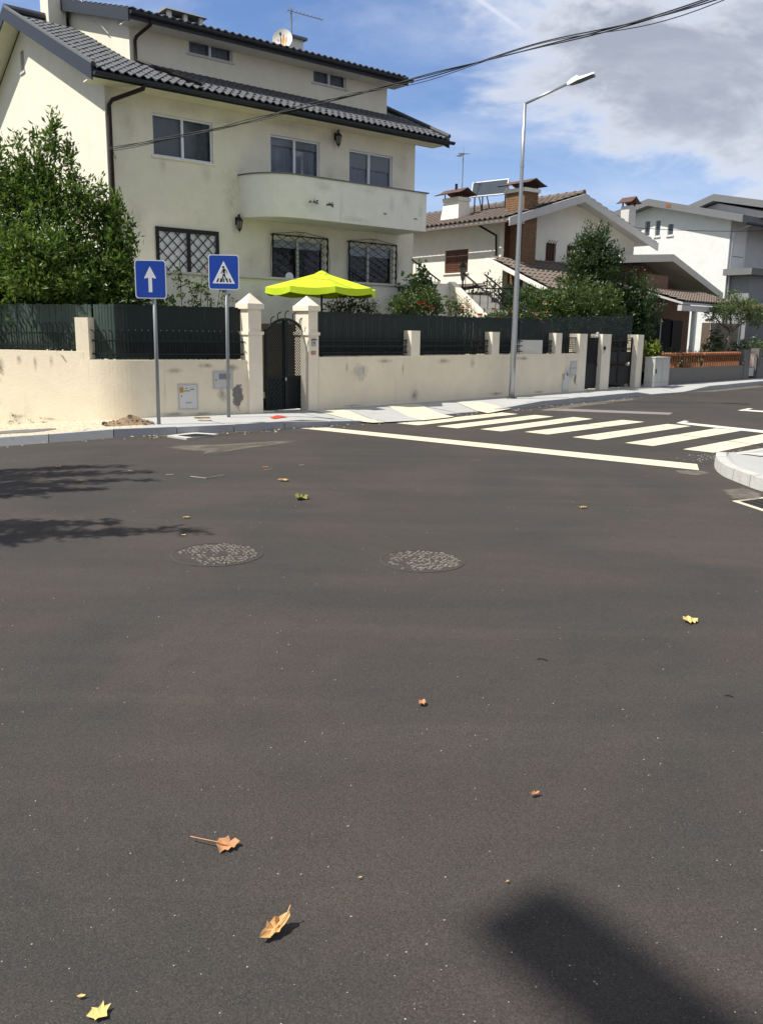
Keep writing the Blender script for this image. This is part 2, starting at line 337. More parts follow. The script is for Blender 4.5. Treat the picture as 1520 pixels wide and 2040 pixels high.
# ------------------------------------------------------------------ building helpers
class MB:
    def __init__(s): s.v = []; s.f = []
    def add(s, vs, fs):
        n = len(s.v); s.v += [tuple(p) for p in vs]; s.f += [tuple(i + n for i in f) for f in fs]; return s
    def quad(s, a, b, c, d): return s.add([a, b, c, d], [(0, 1, 2, 3)])
    def poly(s, pts): return s.add(pts, [tuple(range(len(pts)))])
    def box(s, x0, x1, y0, y1, z0, z1):
        return s.add([(x0, y0, z0), (x1, y0, z0), (x1, y1, z0), (x0, y1, z0), (x0, y0, z1), (x1, y0, z1), (x1, y1, z1), (x0, y1, z1)],
                     [(0, 3, 2, 1), (4, 5, 6, 7), (0, 1, 5, 4), (1, 2, 6, 5), (2, 3, 7, 6), (3, 0, 4, 7)])
    def hexa(s, b, t):      # four bottom corners, four top corners (counter-clockwise)
        return s.add(list(b) + list(t), [(0, 3, 2, 1), (4, 5, 6, 7), (0, 1, 5, 4), (1, 2, 6, 5), (2, 3, 7, 6), (3, 0, 4, 7)])
    def prism(s, pts, ext):  # extrude a 3-D polygon by a vector
        n = len(pts); e = Vector(ext); a = [Vector(p) for p in pts]; b = [p + e for p in a]
        s.add(a + b, [tuple(range(n))[::-1], tuple(range(n, 2 * n))] + [(i, (i + 1) % n, n + (i + 1) % n, n + i) for i in range(n)]); return s
    def bar(s, a, b, wd, h=None, up=(0, 0, 1)):
        a, b = Vector(a), Vector(b); d = (b - a).normalized(); u = Vector(up)
        if abs(d.dot(u)) > .98: u = Vector((1, 0, 0))
        x = d.cross(u).normalized() * wd / 2; y = x.cross(d).normalized() * (h or wd) / 2
        return s.hexa([a - x - y, a + x - y, a + x + y, a - x + y], [b - x - y, b + x - y, b + x + y, b - x + y])
    def tube(s, path, r, n=8, cap=True):
        path = [Vector(p) for p in path]; rs = r if isinstance(r, (list, tuple)) else [r] * len(path)
        rings = []; base = len(s.v); ref = None
        for i, p in enumerate(path):
            d = (path[min(i + 1, len(path) - 1)] - path[max(i - 1, 0)]).normalized()
            if ref is None: ref = d.orthogonal().normalized()
            ref = (ref - d * ref.dot(d))
            ref = ref.normalized() if ref.length > 1e-5 else d.orthogonal().normalized()
            bi = d.cross(ref)
            for k in range(n):
                a = 2 * math.pi * k / n; s.v.append(tuple(p + (ref * math.cos(a) + bi * math.sin(a)) * rs[i]))
        for i in range(len(path) - 1):
            for k in range(n):
                a = base + i * n + k; b2 = base + i * n + (k + 1) % n; s.f.append((a, b2, b2 + n, a + n))
        if cap:
            s.f.append(tuple(base + k for k in range(n))[::-1]); s.f.append(tuple(base + (len(path) - 1) * n + k for k in range(n)))
        return s
    def lathe(s, prof, c=(0, 0, 0), n=16):
        base = len(s.v)
        for r, z in prof:
            for k in range(n):
                a = 2 * math.pi * k / n; s.v.append((c[0] + r * math.cos(a), c[1] + r * math.sin(a), c[2] + z))
        for i in range(len(prof) - 1):
            for k in range(n):
                a = base + i * n + k; b2 = base + i * n + (k + 1) % n; s.f.append((a, b2, b2 + n, a + n))
        return s
    def ico(s, c, r, rnd=None, jit=.0):
        t = (1 + 5 ** .5) / 2
        vs = [(-1, t, 0), (1, t, 0), (-1, -t, 0), (1, -t, 0), (0, -1, t), (0, 1, t), (0, -1, -t), (0, 1, -t), (t, 0, -1), (t, 0, 1), (-t, 0, -1), (-t, 0, 1)]
        fs = [(0, 11, 5), (0, 5, 1), (0, 1, 7), (0, 7, 10), (0, 10, 11), (1, 5, 9), (5, 11, 4), (11, 10, 2), (10, 7, 6), (7, 1, 8), (3, 9, 4), (3, 4, 2), (3, 2, 6), (3, 6, 8), (3, 8, 9), (4, 9, 5), (2, 4, 11), (6, 2, 10), (8, 6, 7), (9, 8, 1)]
        rr = r if isinstance(r, (tuple, list)) else (r, r, r); q = []
        for v in vs:
            k = 1 / 1.902 * (1 + (rnd.uniform(-jit, jit) if rnd else 0)); q.append((c[0] + v[0] * k * rr[0], c[1] + v[1] * k * rr[1], c[2] + v[2] * k * rr[2]))
        return s.add(q, fs)
    def build(s, name, mat, parent=None, smooth=False, loc=None):
        me = bpy.data.meshes.new(name); me.from_pydata(s.v, [], s.f); me.validate(); me.update()
        return link(name, me, mat, parent, smooth, loc)
def link(name, me, mat, parent=None, smooth=False, loc=None, rot=None):
    if mat and not me.materials: me.materials.append(MATS[mat])
    if smooth: me.polygons.foreach_set('use_smooth', [True] * len(me.polygons))
    o = bpy.data.objects.new(name, me); COL.objects.link(o)
    if parent: o.parent = parent
    if loc: o.location = loc
    if rot: o.rotation_euler = rot
    return o
def tag(o, label=None, cat=None, group=None, kind=None):
    if label: o['label'] = label
    if cat: o['category'] = cat
    if group: o['group'] = group
    if kind: o['kind'] = kind
    return o
def thing(name, loc, rz, label, cat, group=None):
    o = bpy.data.objects.new(name, None); COL.objects.link(o); o.location = loc; o.rotation_euler = (0, 0, rz); o.empty_display_size = .2
    return tag(o, label, cat, group)
def rrect(x0, x1, z0, z1, r, y, n=5):
    pts = []
    for cx, cz, a0 in ((x1 - r, z0 + r, -90), (x1 - r, z1 - r, 0), (x0 + r, z1 - r, 90), (x0 + r, z0 + r, 180)):
        for k in range(n + 1):
            a = rad(a0 + 90 * k / n); pts.append((cx + r * math.cos(a), y, cz + r * math.sin(a)))
    return pts
def holed_wall(mb, x0, x1, z0, z1, holes, depth=.14, y=0.0):
    xs = sorted({x0, x1, *[h[0] for h in holes], *[h[1] for h in holes]}); zs = sorted({z0, z1, *[h[2] for h in holes], *[h[3] for h in holes]})
    for i in range(len(xs) - 1):
        for j in range(len(zs) - 1):
            a, b, c, d = xs[i], xs[i + 1], zs[j], zs[j + 1]
            if any(h[0] <= (a + b) / 2 <= h[1] and h[2] <= (c + d) / 2 <= h[3] for h in holes): continue
            mb.quad((a, y, c), (b, y, c), (b, y, d), (a, y, d))
    for h in holes:
        a, b, c, d = h
        mb.quad((a, y, c), (a, y + depth, c), (b, y + depth, c), (b, y, c)); mb.quad((a, y, d), (b, y, d), (b, y + depth, d), (a, y + depth, d))
        mb.quad((a, y, c), (a, y, d), (a, y + depth, d), (a, y + depth, c)); mb.quad((b, y, c), (b, y + depth, c), (b, y + depth, d), (b, y, d))
    return mb
def tiled_sheet(o, eu, ev, lu, lv, pu=.22, pv=.33, amp=.035, step=.03, seg=6):
    """barrel-tile surface: origin o, unit vectors eu (along the eave) and ev (up the slope)"""
    o, eu, ev = Vector(o), Vector(eu).normalized(), Vector(ev).normalized(); nn = eu.cross(ev).normalized()
    if nn.z < 0: nn = -nn
    mb = MB(); nu = max(1, int(round(lu / pu))) * seg; nv = max(1, int(round(lv / pv)))
    for j in range(nv):
        base = len(mb.v)
        for (t, h) in ((j, step), (j + 1.02, 0)):
            for i in range(nu + 1):
                a = 2 * math.pi * i / seg; mb.v.append(tuple(o + eu * (lu * i / nu) + ev * (lv * t / nv) + nn * (amp * .5 * (1 + math.sin(a)) + h)))
        for i in range(nu): a = base + i; mb.f.append((a, a + 1, a + nu + 2, a + nu + 1))
        lip = len(mb.v)
        for i in range(nu + 1):
            a = 2 * math.pi * i / seg; mb.v.append(tuple(o + eu * (lu * i / nu) + ev * (lv * j / nv) + nn * (amp * .5 * (1 + math.sin(a)) - .012)))
        for i in range(nu): mb.f.append((lip + i, lip + i + 1, base + i + 1, base + i))
    return mb

def foliage(name, parent, mat, blobs, n, ll, lw, seed, clump=14, spread=.13, up=.35, shell=.45, out=.6):
    """leaf mass: every leaf a folded lozenge; leaves gather on short shoots spread through the given ellipsoids"""
    R = np.random.RandomState(seed); B = np.array(blobs, float)
    wt = (B[:, 3] * B[:, 4] * B[:, 5]) ** .72; wt /= wt.sum(); nc = max(1, n // clump)
    bi = R.choice(len(B), nc, p=wt); d = R.normal(size=(nc, 3)); d /= np.linalg.norm(d, axis=1)[:, None]
    rr = R.rand(nc) ** shell
    cen = B[bi, :3] + d * B[bi, 3:] * rr[:, None]
    sd_ = d * out + np.array([0, 0, up]) + R.normal(size=(nc, 3)) * .35; sd_ /= np.linalg.norm(sd_, axis=1)[:, None]
    ci = np.repeat(np.arange(nc), clump); m = len(ci)
    along = R.uniform(-1, 1, m)[:, None]
    pos = cen[ci] + sd_[ci] * along * spread + R.normal(size=(m, 3)) * spread * .28
    ld = sd_[ci] * .7 + R.normal(size=(m, 3)) * .65; ld /= np.linalg.norm(ld, axis=1)[:, None]
    sv = np.cross(ld, R.normal(size=(m, 3))); sv /= np.linalg.norm(sv, axis=1)[:, None] + 1e-9; nv = np.cross(ld, sv)
    s = R.uniform(.65, 1.25, m)[:, None]; l_ = ll * s; w_ = lw * s
    v = np.empty((m, 4, 3)); v[:, 0] = pos; v[:, 1] = pos + ld * l_ * .5 + sv * w_ * .5 + nv * w_ * .18; v[:, 2] = pos + ld * l_; v[:, 3] = pos + ld * l_ * .5 - sv * w_ * .5 + nv * w_ * .18
    idx = np.arange(m)[:, None] * 4
    f = np.concatenate([idx + np.array([[0, 1, 2]]), idx + np.array([[0, 2, 3]])], 1).reshape(-1, 3)
    me = bpy.data.meshes.new(name); me.vertices.add(m * 4); me.vertices.foreach_set('co', v.reshape(-1))
    me.loops.add(len(f) * 3); me.polygons.add(len(f)); me.loops.foreach_set('vertex_index', f.reshape(-1))
    me.polygons.foreach_set('loop_start', np.arange(len(f)) * 3); me.polygons.foreach_set('loop_total', np.full(len(f), 3))
    me.update(calc_edges=True); me.validate()
    return link(name, me, mat, parent)
def flower(parent, c, r, mat, seed):
    R = random.Random(seed); mb = MB()
    for k in range(9):
        a = k * 2.4; rr = r * (.35 + .65 * k / 9); t = .9 - .7 * k / 9
        c0 = Vector(c) + Vector((math.cos(a) * rr * .35, math.sin(a) * rr * .35, 0)); o = Vector((math.cos(a), math.sin(a), t + R.uniform(-.2, .2))).normalized() * rr; s = Vector((-math.sin(a), math.cos(a), 0)) * rr * .55
        mb.add([c0, c0 + o * .6 + s, c0 + o, c0 + o * .6 - s], [(0, 1, 2), (0, 2, 3)])
    return mb.build('flower', mat, parent)

# ------------------------------------------------------------------ ground, road, pavements
def zsheet(mb_pts, name, mat, z, parent=None):
    mb = MB(); mb.poly([(p[0], p[1], zg(p[0]) + z) for p in mb_pts]); return mb.build(name, mat, parent)
gx = [-400, -120, -40, -13, -12, -11, -10, -9, -8, -7, -6, -5.5, -5, -4.75, -4.5, -4.25, -4, -2, 0, 4, 10, 30, 120, 400]; gy = [-200, -30, -6, 0, 8, 20, 60, 200, 900]
mb = MB()
for y in gy:
    for x in gx: mb.v.append((x, y, zg(x)))
nx = len(gx)
for j in range(len(gy) - 1):
    for i in range(nx - 1): a = j * nx + i; mb.f.append((a, a + 1, a + nx + 1, a + nx))
road = tag(mb.build('road', 'asphalt'), kind='structure')

# kerb line of the far pavement (front edge at road level) and the height of the kerb along it
KL = [(-14, 15.6), (-9, 14.15), (-6.1, 13.45), (-4.6, 13.55), (-3.6, 13.9), (-3.03, 14.2), (-1.87, 15.06), (-1.12, 15.7), (-.03, 16.85), (1.11, 17.95), (3.05, 19.95), (5.29, 22.4), (7.77, 25.25), (9.71, 27.2), (14.06, 32.1), (30, 50)]
def kh(x):
    ks = [(-99, .13), (-1.5, .13), (-.5, .022), (2.9, .022), (3.5, .13), (7.2, .13), (7.9, .025), (9.6, .025), (10.3, .13), (99, .13)]
    for (a, h1), (b, h2) in zip(ks, ks[1:]):
        if a <= x <= b: return h1 + (h2 - h1) * (x - a) / (b - a)
WD = Vector((math.sin(rad(44.25)), math.cos(rad(44.25)), 0)); WB = Vector((-WD.y, WD.x, 0)); W0 = Vector((-1.52, 17.61, 0))
def dense(pl, stepl):
    out = [Vector((*pl[0], 0))]
    for a, b in zip(pl, pl[1:]):
        a, b = Vector((*a, 0)), Vector((*b, 0)); n = max(1, int((b - a).length / stepl))
        out += [a.lerp(b, (k + 1) / n) for k in range(n)]
    return out
kd = dense(KL, .25)
# smooth the bends
for _ in range(6): kd = [kd[0]] + [kd[i - 1] * .25 + kd[i] * .5 + kd[i + 1] * .25 for i in range(1, len(kd) - 1)] + [kd[-1]]
arc = [0.0]
for a, b in zip(kd, kd[1:]): arc.append(arc[-1] + (b - a).length)
def kpoint(s):
    for i in range(len(arc) - 1):
        if arc[i] <= s <= arc[i + 1]:
            t = (s - arc[i]) / (arc[i + 1] - arc[i]); p = kd[i].lerp(kd[i + 1], t); d = (kd[i + 1] - kd[i]).normalized(); return p, Vector((-d.y, d.x, 0))
    return kd[-1], Vector((-.7, .7, 0))
mb = MB(); prev = None
for i in range(0, len(kd)):
    p, nb = kpoint(arc[i]); a = p + nb * .15; b = p + nb * 4.2
    q = [(a.x, a.y, zg(a.x) + kh(a.x) - .004)]
    for t in (.35, .7, 1.1, 1.6, 4.2):
        e = p + nb * t; hk = kh(a.x); hh = hk + (.12 - hk) * min(1, max(0, (t - .15) / .95)); q.append((e.x, e.y, zg(e.x) + hh - .004))
    if prev:
        for k in range(5): mb.quad(prev[k], q[k], q[k + 1], prev[k + 1])
    prev = q
pav = tag(mb.build('pavement', 'concrete_pave'), kind='structure')
random.seed(5); s = 0.0
while s < arc[-1] - 12:
    s2 = s + 1.0
    (p, n1), (q, n2) = kpoint(s + .006), kpoint(s2 - .006); jz = random.uniform(-.004, .004)
    def kv(pt, nn, t, top): 
        e = pt + nn * t; return (e.x, e.y, zg(pt.x) + (kh(pt.x) + .004 + jz if top else -.1))
    mb = MB().hexa([kv(p, n1, 0, 0), kv(q, n2, 0, 0), kv(q, n2, .15, 0), kv(p, n1, .15, 0)], [kv(p, n1, .015, 1), kv(q, n2, .015, 1), kv(q, n2, .15, 1), kv(p, n1, .15, 1)])
    mb.build('kerb_stone', 'kerb', pav); s = s2
# small-stone paving at the left end of the pavement
mb = MB(); prev = None
for i in range(len(kd)):
    p, nb = kpoint(arc[i])
    if p.x > -3.72: break
    q = []
    for t in (.16, 1.0, 2.6):
        e = p + nb * t; q.append((e.x, e.y, zg(e.x) + .128))
    if prev:
        for k in range(2): mb.quad(prev[k], q[k], q[k + 1], prev[k + 1])
    prev = q
mb.build('stone_paving', 'stone_pave', pav)
# dark inspection lids in the stone paving
for (x, y, a, b2) in ((18, 862, .42, .22), (68, 864, .38, .2)):
    c = G(x, y, -.06); mb = MB(); mb.poly([(c.x + a * math.cos(k * .5236), c.y + b2 * math.sin(k * .5236) * 1.4, zg(c.x + a * math.cos(k * .5236)) + .135) for k in range(12)]); mb.build('sunk_lid', 'cement_patch', pav)
def pave_quad(name, mat, px4, lift=.006):
    mb = MB(); pts = []
    for (x, y) in px4:
        pts.append(G(x, y, .06))
    # lay it on the pavement by sampling its height there
    def hp(v):
        best = min(range(len(kd)), key=lambda i: (kd[i] - Vector((v.x, v.y, 0))).length); p, nb = kpoint(arc[best]); t = (Vector((v.x, v.y, 0)) - p).dot(nb); hk = kh((p + nb * .15).x)
        return hk + (.12 - hk) * min(1, max(0, (t - .15) / .95)) + zg(v.x)
    g = []
    n = 6
    for i in range(n + 1):
        for j in range(n + 1):
            a = pts[0].lerp(pts[1], i / n); b = pts[3].lerp(pts[2], i / n); v = a.lerp(b, j / n); g.append((v.x, v.y, hp(v) + lift))
    base = len(mb.v); mb.v += g
    for i in range(n):
        for j in range(n): a = i * (n + 1) + j; mb.f.append((a, a + n + 1, a + n + 2, a + 1))
    return mb.build(name, mat, pav)
pave_quad('tactile_strip', 'cream_pave', [(612, 824.5), (684, 821.5), (768, 837.5), (742, 838.5)])
pave_quad('tactile_strip', 'cream_pave', [(765, 814), (830, 810.5), (905, 827), (842, 834)])
pave_quad('tactile_strip', 'cream_pave', [(908, 806.5), (955, 804.5), (1018, 811), (972, 820)])
pave_quad('red_mark', 'red_paint', [(538, 838.5), (553, 834), (574, 837.5), (546, 842)], .008)
pave_quad('repair_patch', 'concrete_pave', [(690, 822), (770, 815), (842, 833.5), (770, 837)], .004)

for k in range(9):
    (p, n1) = kpoint(9.5 + k * 2.4); d1 = Vector((n1.y, -n1.x, 0)); mb = MB(); prev = None
    for t in (.16, .5, .8, 1.1, 1.45):
        e = p + n1 * t; hk = kh((p + n1 * .15).x); hh = hk + (.12 - hk) * min(1, max(0, (t - .15) / .95)); q = [(e.x - d1.x * .007, e.y - d1.y * .007, zg(e.x) + hh + .003), (e.x + d1.x * .007, e.y + d1.y * .007, zg(e.x) + hh + .003)]
        if prev: mb.quad(prev[0], prev[1], q[1], q[0])
        prev = q
    mb.build('joint', 'cement_patch', pav)
# right-hand corner pavement
ISL = [G(*p) for p in [(1418, 927), (1431, 946), (1472, 963), (1520, 981.5)]]
ISL = [Vector((8.6, 16.0, 0)), Vector((6.6, 13.9, 0)), G(1466, 905), G(1428, 910)] + ISL + [Vector((4.75, 9.05, 0)), Vector((6.2, 8.2, 0)), Vector((14, 6.2, 0))]
def chaikin(p, n=2):
    for _ in range(n):
        q = [p[0]]
        for a, b in zip(p, p[1:]): q += [a.lerp(b, .25), a.lerp(b, .75)]
        p = q + [p[-1]]
    return p
isl = chaikin(ISL, 2)
def off(pl, t):
    out = []
    for i, p in enumerate(pl):
        d = (pl[min(i + 1, len(pl) - 1)] - pl[max(i - 1, 0)]).normalized(); out.append(p + Vector((-d.y, d.x, 0)) * t)
    return out
def ih(p): return .035 if p.y > 12.6 else .035 + .105 * min(1, (12.6 - p.y) / .6)
inn = off(isl, .15)
mb = MB(); pts = [(p.x, p.y, ih(p) - .004) for p in inn] + [(20, 6, .13), (20, 27, .035)]
mb.poly(pts[::-1] if False else pts)
pav2 = tag(mb.build('corner_pavement', 'concrete_pave'), kind='structure')
tag(pav2, kind='structure')
n_ = len(isl); i = 0
while i < n_ - 1:
    j = min(i + 3, n_ - 1); mb = MB()
    for k in range(i, j):
        a, b, c, d = isl[k], isl[k + 1], inn[k + 1], inn[k]
        if k == i: a, d = a.lerp(b, .08), d.lerp(c, .08)
        a2 = a.lerp(d, .12); b2 = b.lerp(c, .12)
        mb.hexa([(a.x, a.y, -.1), (b.x, b.y, -.1), (c.x, c.y, -.1), (d.x, d.y, -.1)], [(a2.x, a2.y, ih(a)), (b2.x, b2.y, ih(b)), (c.x, c.y, ih(b)), (d.x, d.y, ih(a))])
    mb.build('kerb_stone', 'kerb_white', pav2); i = j
mb = MB(); a, b = G(1440, 905, .05), Vector((7.4, 13.0, .05))
mb.quad(Vector((4.95, 12.2, .085)), Vector((8.6, 11.3, .145)), Vector((8.6, 11.42, .145)), Vector((5.0, 12.34, .08))); mb.build('edging_strip', 'road_paint_white', pav2)

# markings on the road
def mark(name, mat, pts, z=.004):
    mb = MB(); mb.poly([(p[0], p[1], zg(p[0]) + z) for p in pts]); return mb.build(name, mat, road)
d_ = WD; c_ = Vector((WD.y, -WD.x, 0))       # along the street, across the street towards the viewer
A0 = G(1044.5, 860.8)
for q in [[(.26, 16.42), (2.63, 19.03), (2.93, 18.70), (.66, 16.11)], [(1.0, 15.98), (3.27, 18.56), (3.62, 18.26), (1.36, 15.70)], [(1.77, 15.60), (4.03, 18.21), (4.36, 17.88), (2.12, 15.30)]]: mark('crossing_stripe', 'road_paint', [q[0], q[3], q[2], q[1]])
for k in range(0, 6):
    o = A0 + c_ * (k * .985); e = o + d_ * 3.46
    mark('crossing_stripe', 'road_paint', [o, o + c_ * .49, e + c_ * .49, e])
mark('stop_line', 'road_paint', [G(598, 853.3), G(1391.5, 937.2), G(1388, 925), G(652, 852.2)])
mark('parking_line', 'road_paint_white', [G(1354, 844.5), G(1362, 841.5), G(1900, 897), G(1900, 905)]); mark('parking_line', 'road_paint_white', [G(1346, 843.5), G(1362, 838.5), G(1372, 839.5), G(1356, 844.3)], .007)
mark('parking_line', 'road_paint_white', [G(1478, 818.5), G(1486, 816.6), G(1800, 836), G(1800, 840)]); mark('parking_line', 'road_paint_white', [G(1468, 818.2), G(1490, 813.8), G(1499, 814.6), G(1478, 819)], .007)
mark('faded_line', 'old_paint', [G(1075, 817.5), G(1332, 826.5), G(1340, 822.5), G(1100, 813.5)])
def dust(pts, name='dust_patch'):
    P = [G(*p) for p in pts]; c = sum(P, Vector()) / len(P); me_v = []; fall = []
    fs = []; me_v.append((c.x, c.y, zg(c.x) + .006)); fall.append(1.0)
    for k in (.6, 1.0):
        for p in P: q = c.lerp(p, k); me_v.append((q.x, q.y, zg(q.x) + .006)); fall.append(1.0 if k < .9 else 0.0)
    n = len(P)
    for i in range(n): j = (i + 1) % n; fs += [(0, 1 + i, 1 + j), (1 + i, 1 + n + i, 1 + n + j, 1 + j)]
    me = bpy.data.meshes.new(name); me.from_pydata(me_v, [], fs); at_ = me.attributes.new('fall', 'FLOAT', 'POINT')
    for i, v in enumerate(fall): at_.data[i].value = v
    return link(name, me, 'dust', road)
dust([(300, 893), (330, 886), (440, 884), (600, 874), (560, 884), (480, 892), (440, 903), (390, 912), (400, 903), (350, 900)])
dust([(400, 890), (600, 874), (620, 878), (470, 898), (390, 912)])
dust([(1330, 936), (1410, 938), (1425, 945), (1390, 950), (1340, 944)])
dust([(1420, 975), (1480, 968), (1530, 985), (1530, 1000), (1450, 998)])
dust([(1040, 824), (1120, 806), (1290, 789), (1300, 793), (1150, 812), (1060, 826)])
dust([(1330, 785), (1520, 766), (1560, 768), (1400, 784)])
dust([(230, 870), (320, 862), (560, 852), (560, 858), (330, 873)])

# covers and drains in the road
def sett_cover(c, r, seed, label, skip):
    R = random.Random(seed); t = thing('sett_manhole', (c.x, c.y, 0), 0, label, 'manhole', 'sett-filled manholes in the asphalt')
    ring = MB(); n = 40
    for k in range(n):
        a, b = 2 * math.pi * k / n, 2 * math.pi * (k + 1) / n
        P = lambda rr, an, z: (rr * math.cos(an), rr * math.sin(an), z)
        ring.hexa([P(r - .012, a, -.01), P(r, a, -.01), P(r, b, -.01), P(r - .012, b, -.01)], [P(r - .012, a, .006), P(r, a, .004), P(r, b, .004), P(r - .012, b, .006)])
    ring.build('rim', 'iron_cover', t)
    bed = MB(); bed.poly([((r - .012) * math.cos(2 * math.pi * k / n), (r - .012) * math.sin(2 * math.pi * k / n), .0035) for k in range(n)]); bed.build('bed', 'asphalt', t)
    mb = MB(); st = .040
    for i in range(-12, 13):
        for j in range(-12, 13):
            x = (i + .5 * (j % 2)) * st + R.uniform(-.006, .006); y = j * st * .95 + R.uniform(-.006, .006)
            if math.hypot(x, y) > r - .04: continue
            if skip(x / r, y / r) > R.random(): continue
            h = R.uniform(.004, .011); w1 = st * R.uniform(.24, .46); w2 = st * R.uniform(.24, .44); sl = R.uniform(-.004, .004)
            mb.hexa([(x - w1, y - w2, 0), (x + w1, y - w2, 0), (x + w1, y + w2, 0), (x - w1, y + w2, 0)], [(x - w1 * .8, y - w2 * .8, h + sl), (x + w1 * .8, y - w2 * .8, h - sl), (x + w1 * .8, y + w2 * .8, h - sl), (x - w1 * .8, y + w2 * .8, h + sl)])
    tag(mb.build('setts', 'sett', t), kind='stuff')
sett_cover(G(433, 1104.5), .355, 3, 'stone sett manhole left of the other, nearer the tree shadow', lambda x, y: .70 if (x < -.35 and y < .15) or (abs(x) < .25 and abs(y) < .25) else .12)
sett_cover(G(841, 1117.5), .325, 4, 'stone sett manhole in mid road, the right one of the two', lambda x, y: .60 if x < -.3 and y < .2 else .15)
c = G(8, 985); t = thing('water_valve_cover', (c.x, c.y, 0), 0, 'small round iron cover in the asphalt at the left edge', 'manhole'); MB().lathe([(.0, .006), (.07, .006), (.072, .002), (.088, .002), (.09, .008), (.105, .008), (.108, 0)], n=20).build('lid', 'iron_cover', t)
t = thing('kerb_drain', (0, 0, 0), 0, 'broken concrete drain inlet at the foot of the far kerb', 'drain')
P = [G(*p) for p in [(334, 871), (388, 864.5), (436, 868), (372, 876.5)]]
mb = MB(); mb.prism([(P[0].x, P[0].y, 0), (P[3].x, P[3].y, 0), (P[2].x, P[2].y, 0), (P[1].x, P[1].y, 0)], (0, 0, .03)); mb.build('concrete_rim', 'kerb_white', t)
c = sum(P, Vector()) / 4; mb = MB(); mb.poly([(c.x + (p.x - c.x) * .72 + .06, c.y + (p.y - c.y) * .55 - .06, .034) for p in (P[0], P[3], P[2], P[1])]); mb.build('opening', 'dark_hole', t)
P = [G(*p) for p in [(1458, 998.5), (1560, 1032), (1640, 1008), (1530, 990)]]
t = thing('road_grating', tuple(P[0]), 0, 'iron gully grating with pale concrete border by the corner kerb', 'drain')
mb = MB(); q = [p - P[0] for p in P]; c = sum(q, Vector()) / 4; inner = [c + (p - c) * .84 for p in q]
for i in range(4):
    j = (i + 1) % 4; mb.hexa([(*q[i].xy, -.01), (*q[j].xy, -.01), (*inner[j].xy, -.01), (*inner[i].xy, -.01)], [(*q[i].xy, .006), (*q[j].xy, .006), (*inner[j].xy, .006), (*inner[i].xy, .006)])
mb.build('concrete_border', 'cream_pave', t)
mb = MB(); mb.poly([(*p.xy, .003) for p in inner]); mb.build('pit', 'dark_hole', t)
for k in range(12):
    a = inner[0].lerp(inner[1], (k + .5) / 12); b = inner[3].lerp(inner[2], (k + .5) / 12); MB().bar((a.x, a.y, .006), (b.x, b.y, .006), .022, .01).build('bar', 'iron_cover', t)

# ------------------------------------------------------------------ gardens behind the walls
def structure_sheet(name, mat, pts):
    mb = MB(); mb.poly(pts); return tag(mb.build(name, mat), kind='structure')
def wp(s, b, z=0): p = W0 + WD * s + WB * b; return (p.x, p.y, z)
structure_sheet('garden', 'lawn', [(-14, 18.4, .35), (-7.3, 16.75, .35), (-4.6, 16.1, .35), (-2.4, 17.45, .35), wp(.2, .5, .35), wp(14.1, .5, .35), wp(14.1, 30, .35), (-30, 40, .35), (-30, 20, .35)])
structure_sheet('neighbour_garden', 'lawn', [wp(14.3, .4, .55), wp(60, .4, .55), wp(60, 40, .55), wp(14.3, 40, .55)])

# ------------------------------------------------------------------ cream house
RZH = rad(90 - 51.4); P0 = (-6.1766, 20.2, 0)
H = thing('cream_house', P0, RZH, 'large cream rendered house with dark tiled roof and curved balcony', 'house')
HL, HD, EZ, SL = 8.92, 10.4, 6.98, .44
win_up = [(1.07, 2.60, 5.58, 6.50), (4.18, 5.67, 4.52, 6.48), (6.62, 8.11, 4.52, 6.45)]
win_lo = [(1.10, 2.63, 2.75, 4.00), (4.20, 5.82, 2.85, 4.02), (6.60, 8.18, 3.0, 4.02)]
mb = MB(); holed_wall(mb, 0, HL, 0, 7.12, win_up + win_lo, .14); mb.quad((HL, 0, 0), (HL, HD, 0), (HL, HD, 7.12), (HL, 0, 7.12)); mb.quad((HL, HD, 0), (0, HD, 0), (0, HD, 7.12), (HL, HD, 7.12))
mb.poly([(HL, 0, 7.12), (HL, HD, 7.12), (HL, HD / 2, 9.4)])
gw = (5.35, 5.65, 8.28, 8.78)
# gable wall with the small vent window: strips around the opening
def gz(v): return min(7.12 + .44 * v, 7.12 + .44 * (HD - v))
def gq(v0, v1, z0=None, z1=None):
    mb.poly([(0, v1, z0 if z0 is not None else 0), (0, v0, z0 if z0 is not None else 0), (0, v0, z1 if z1 is not None else gz(v0)), (0, v1, z1 if z1 is not None else gz(v1))])
gq(0, 5.2); gq(5.2, gw[0]); gq(gw[0], gw[1], 0, gw[2]); gq(gw[0], gw[1], gw[3], None); gq(gw[1], HD)
for a, b in (((gw[0], gw[2]), (gw[1], gw[2])), ((gw[1], gw[2]), (gw[1], gw[3])), ((gw[1], gw[3]), (gw[0], gw[3])), ((gw[0], gw[3]), (gw[0], gw[2]))):
    mb.quad((0, a[0], a[1]), (0, b[0], b[1]), (.12, b[0], b[1]), (.12, a[0], a[1]))
hwall = mb.build('wall', 'cream_plaster', H)
vw = MB().box(.08, .11, gw[0], gw[1], gw[2], gw[3]).build('window', 'room', H)
for k in range(1, 3): MB().box(.05, .07, gw[0] + k * .1 - .012, gw[0] + k * .1 + .012, gw[2], gw[3]).build('bar', 'white_frame', vw)
mb = MB(); mb.box(-.03, .05, gw[0] - .04, gw[1] + .04, gw[2] - .06, gw[2]); mb.build('sill', 'old_fascia', vw)

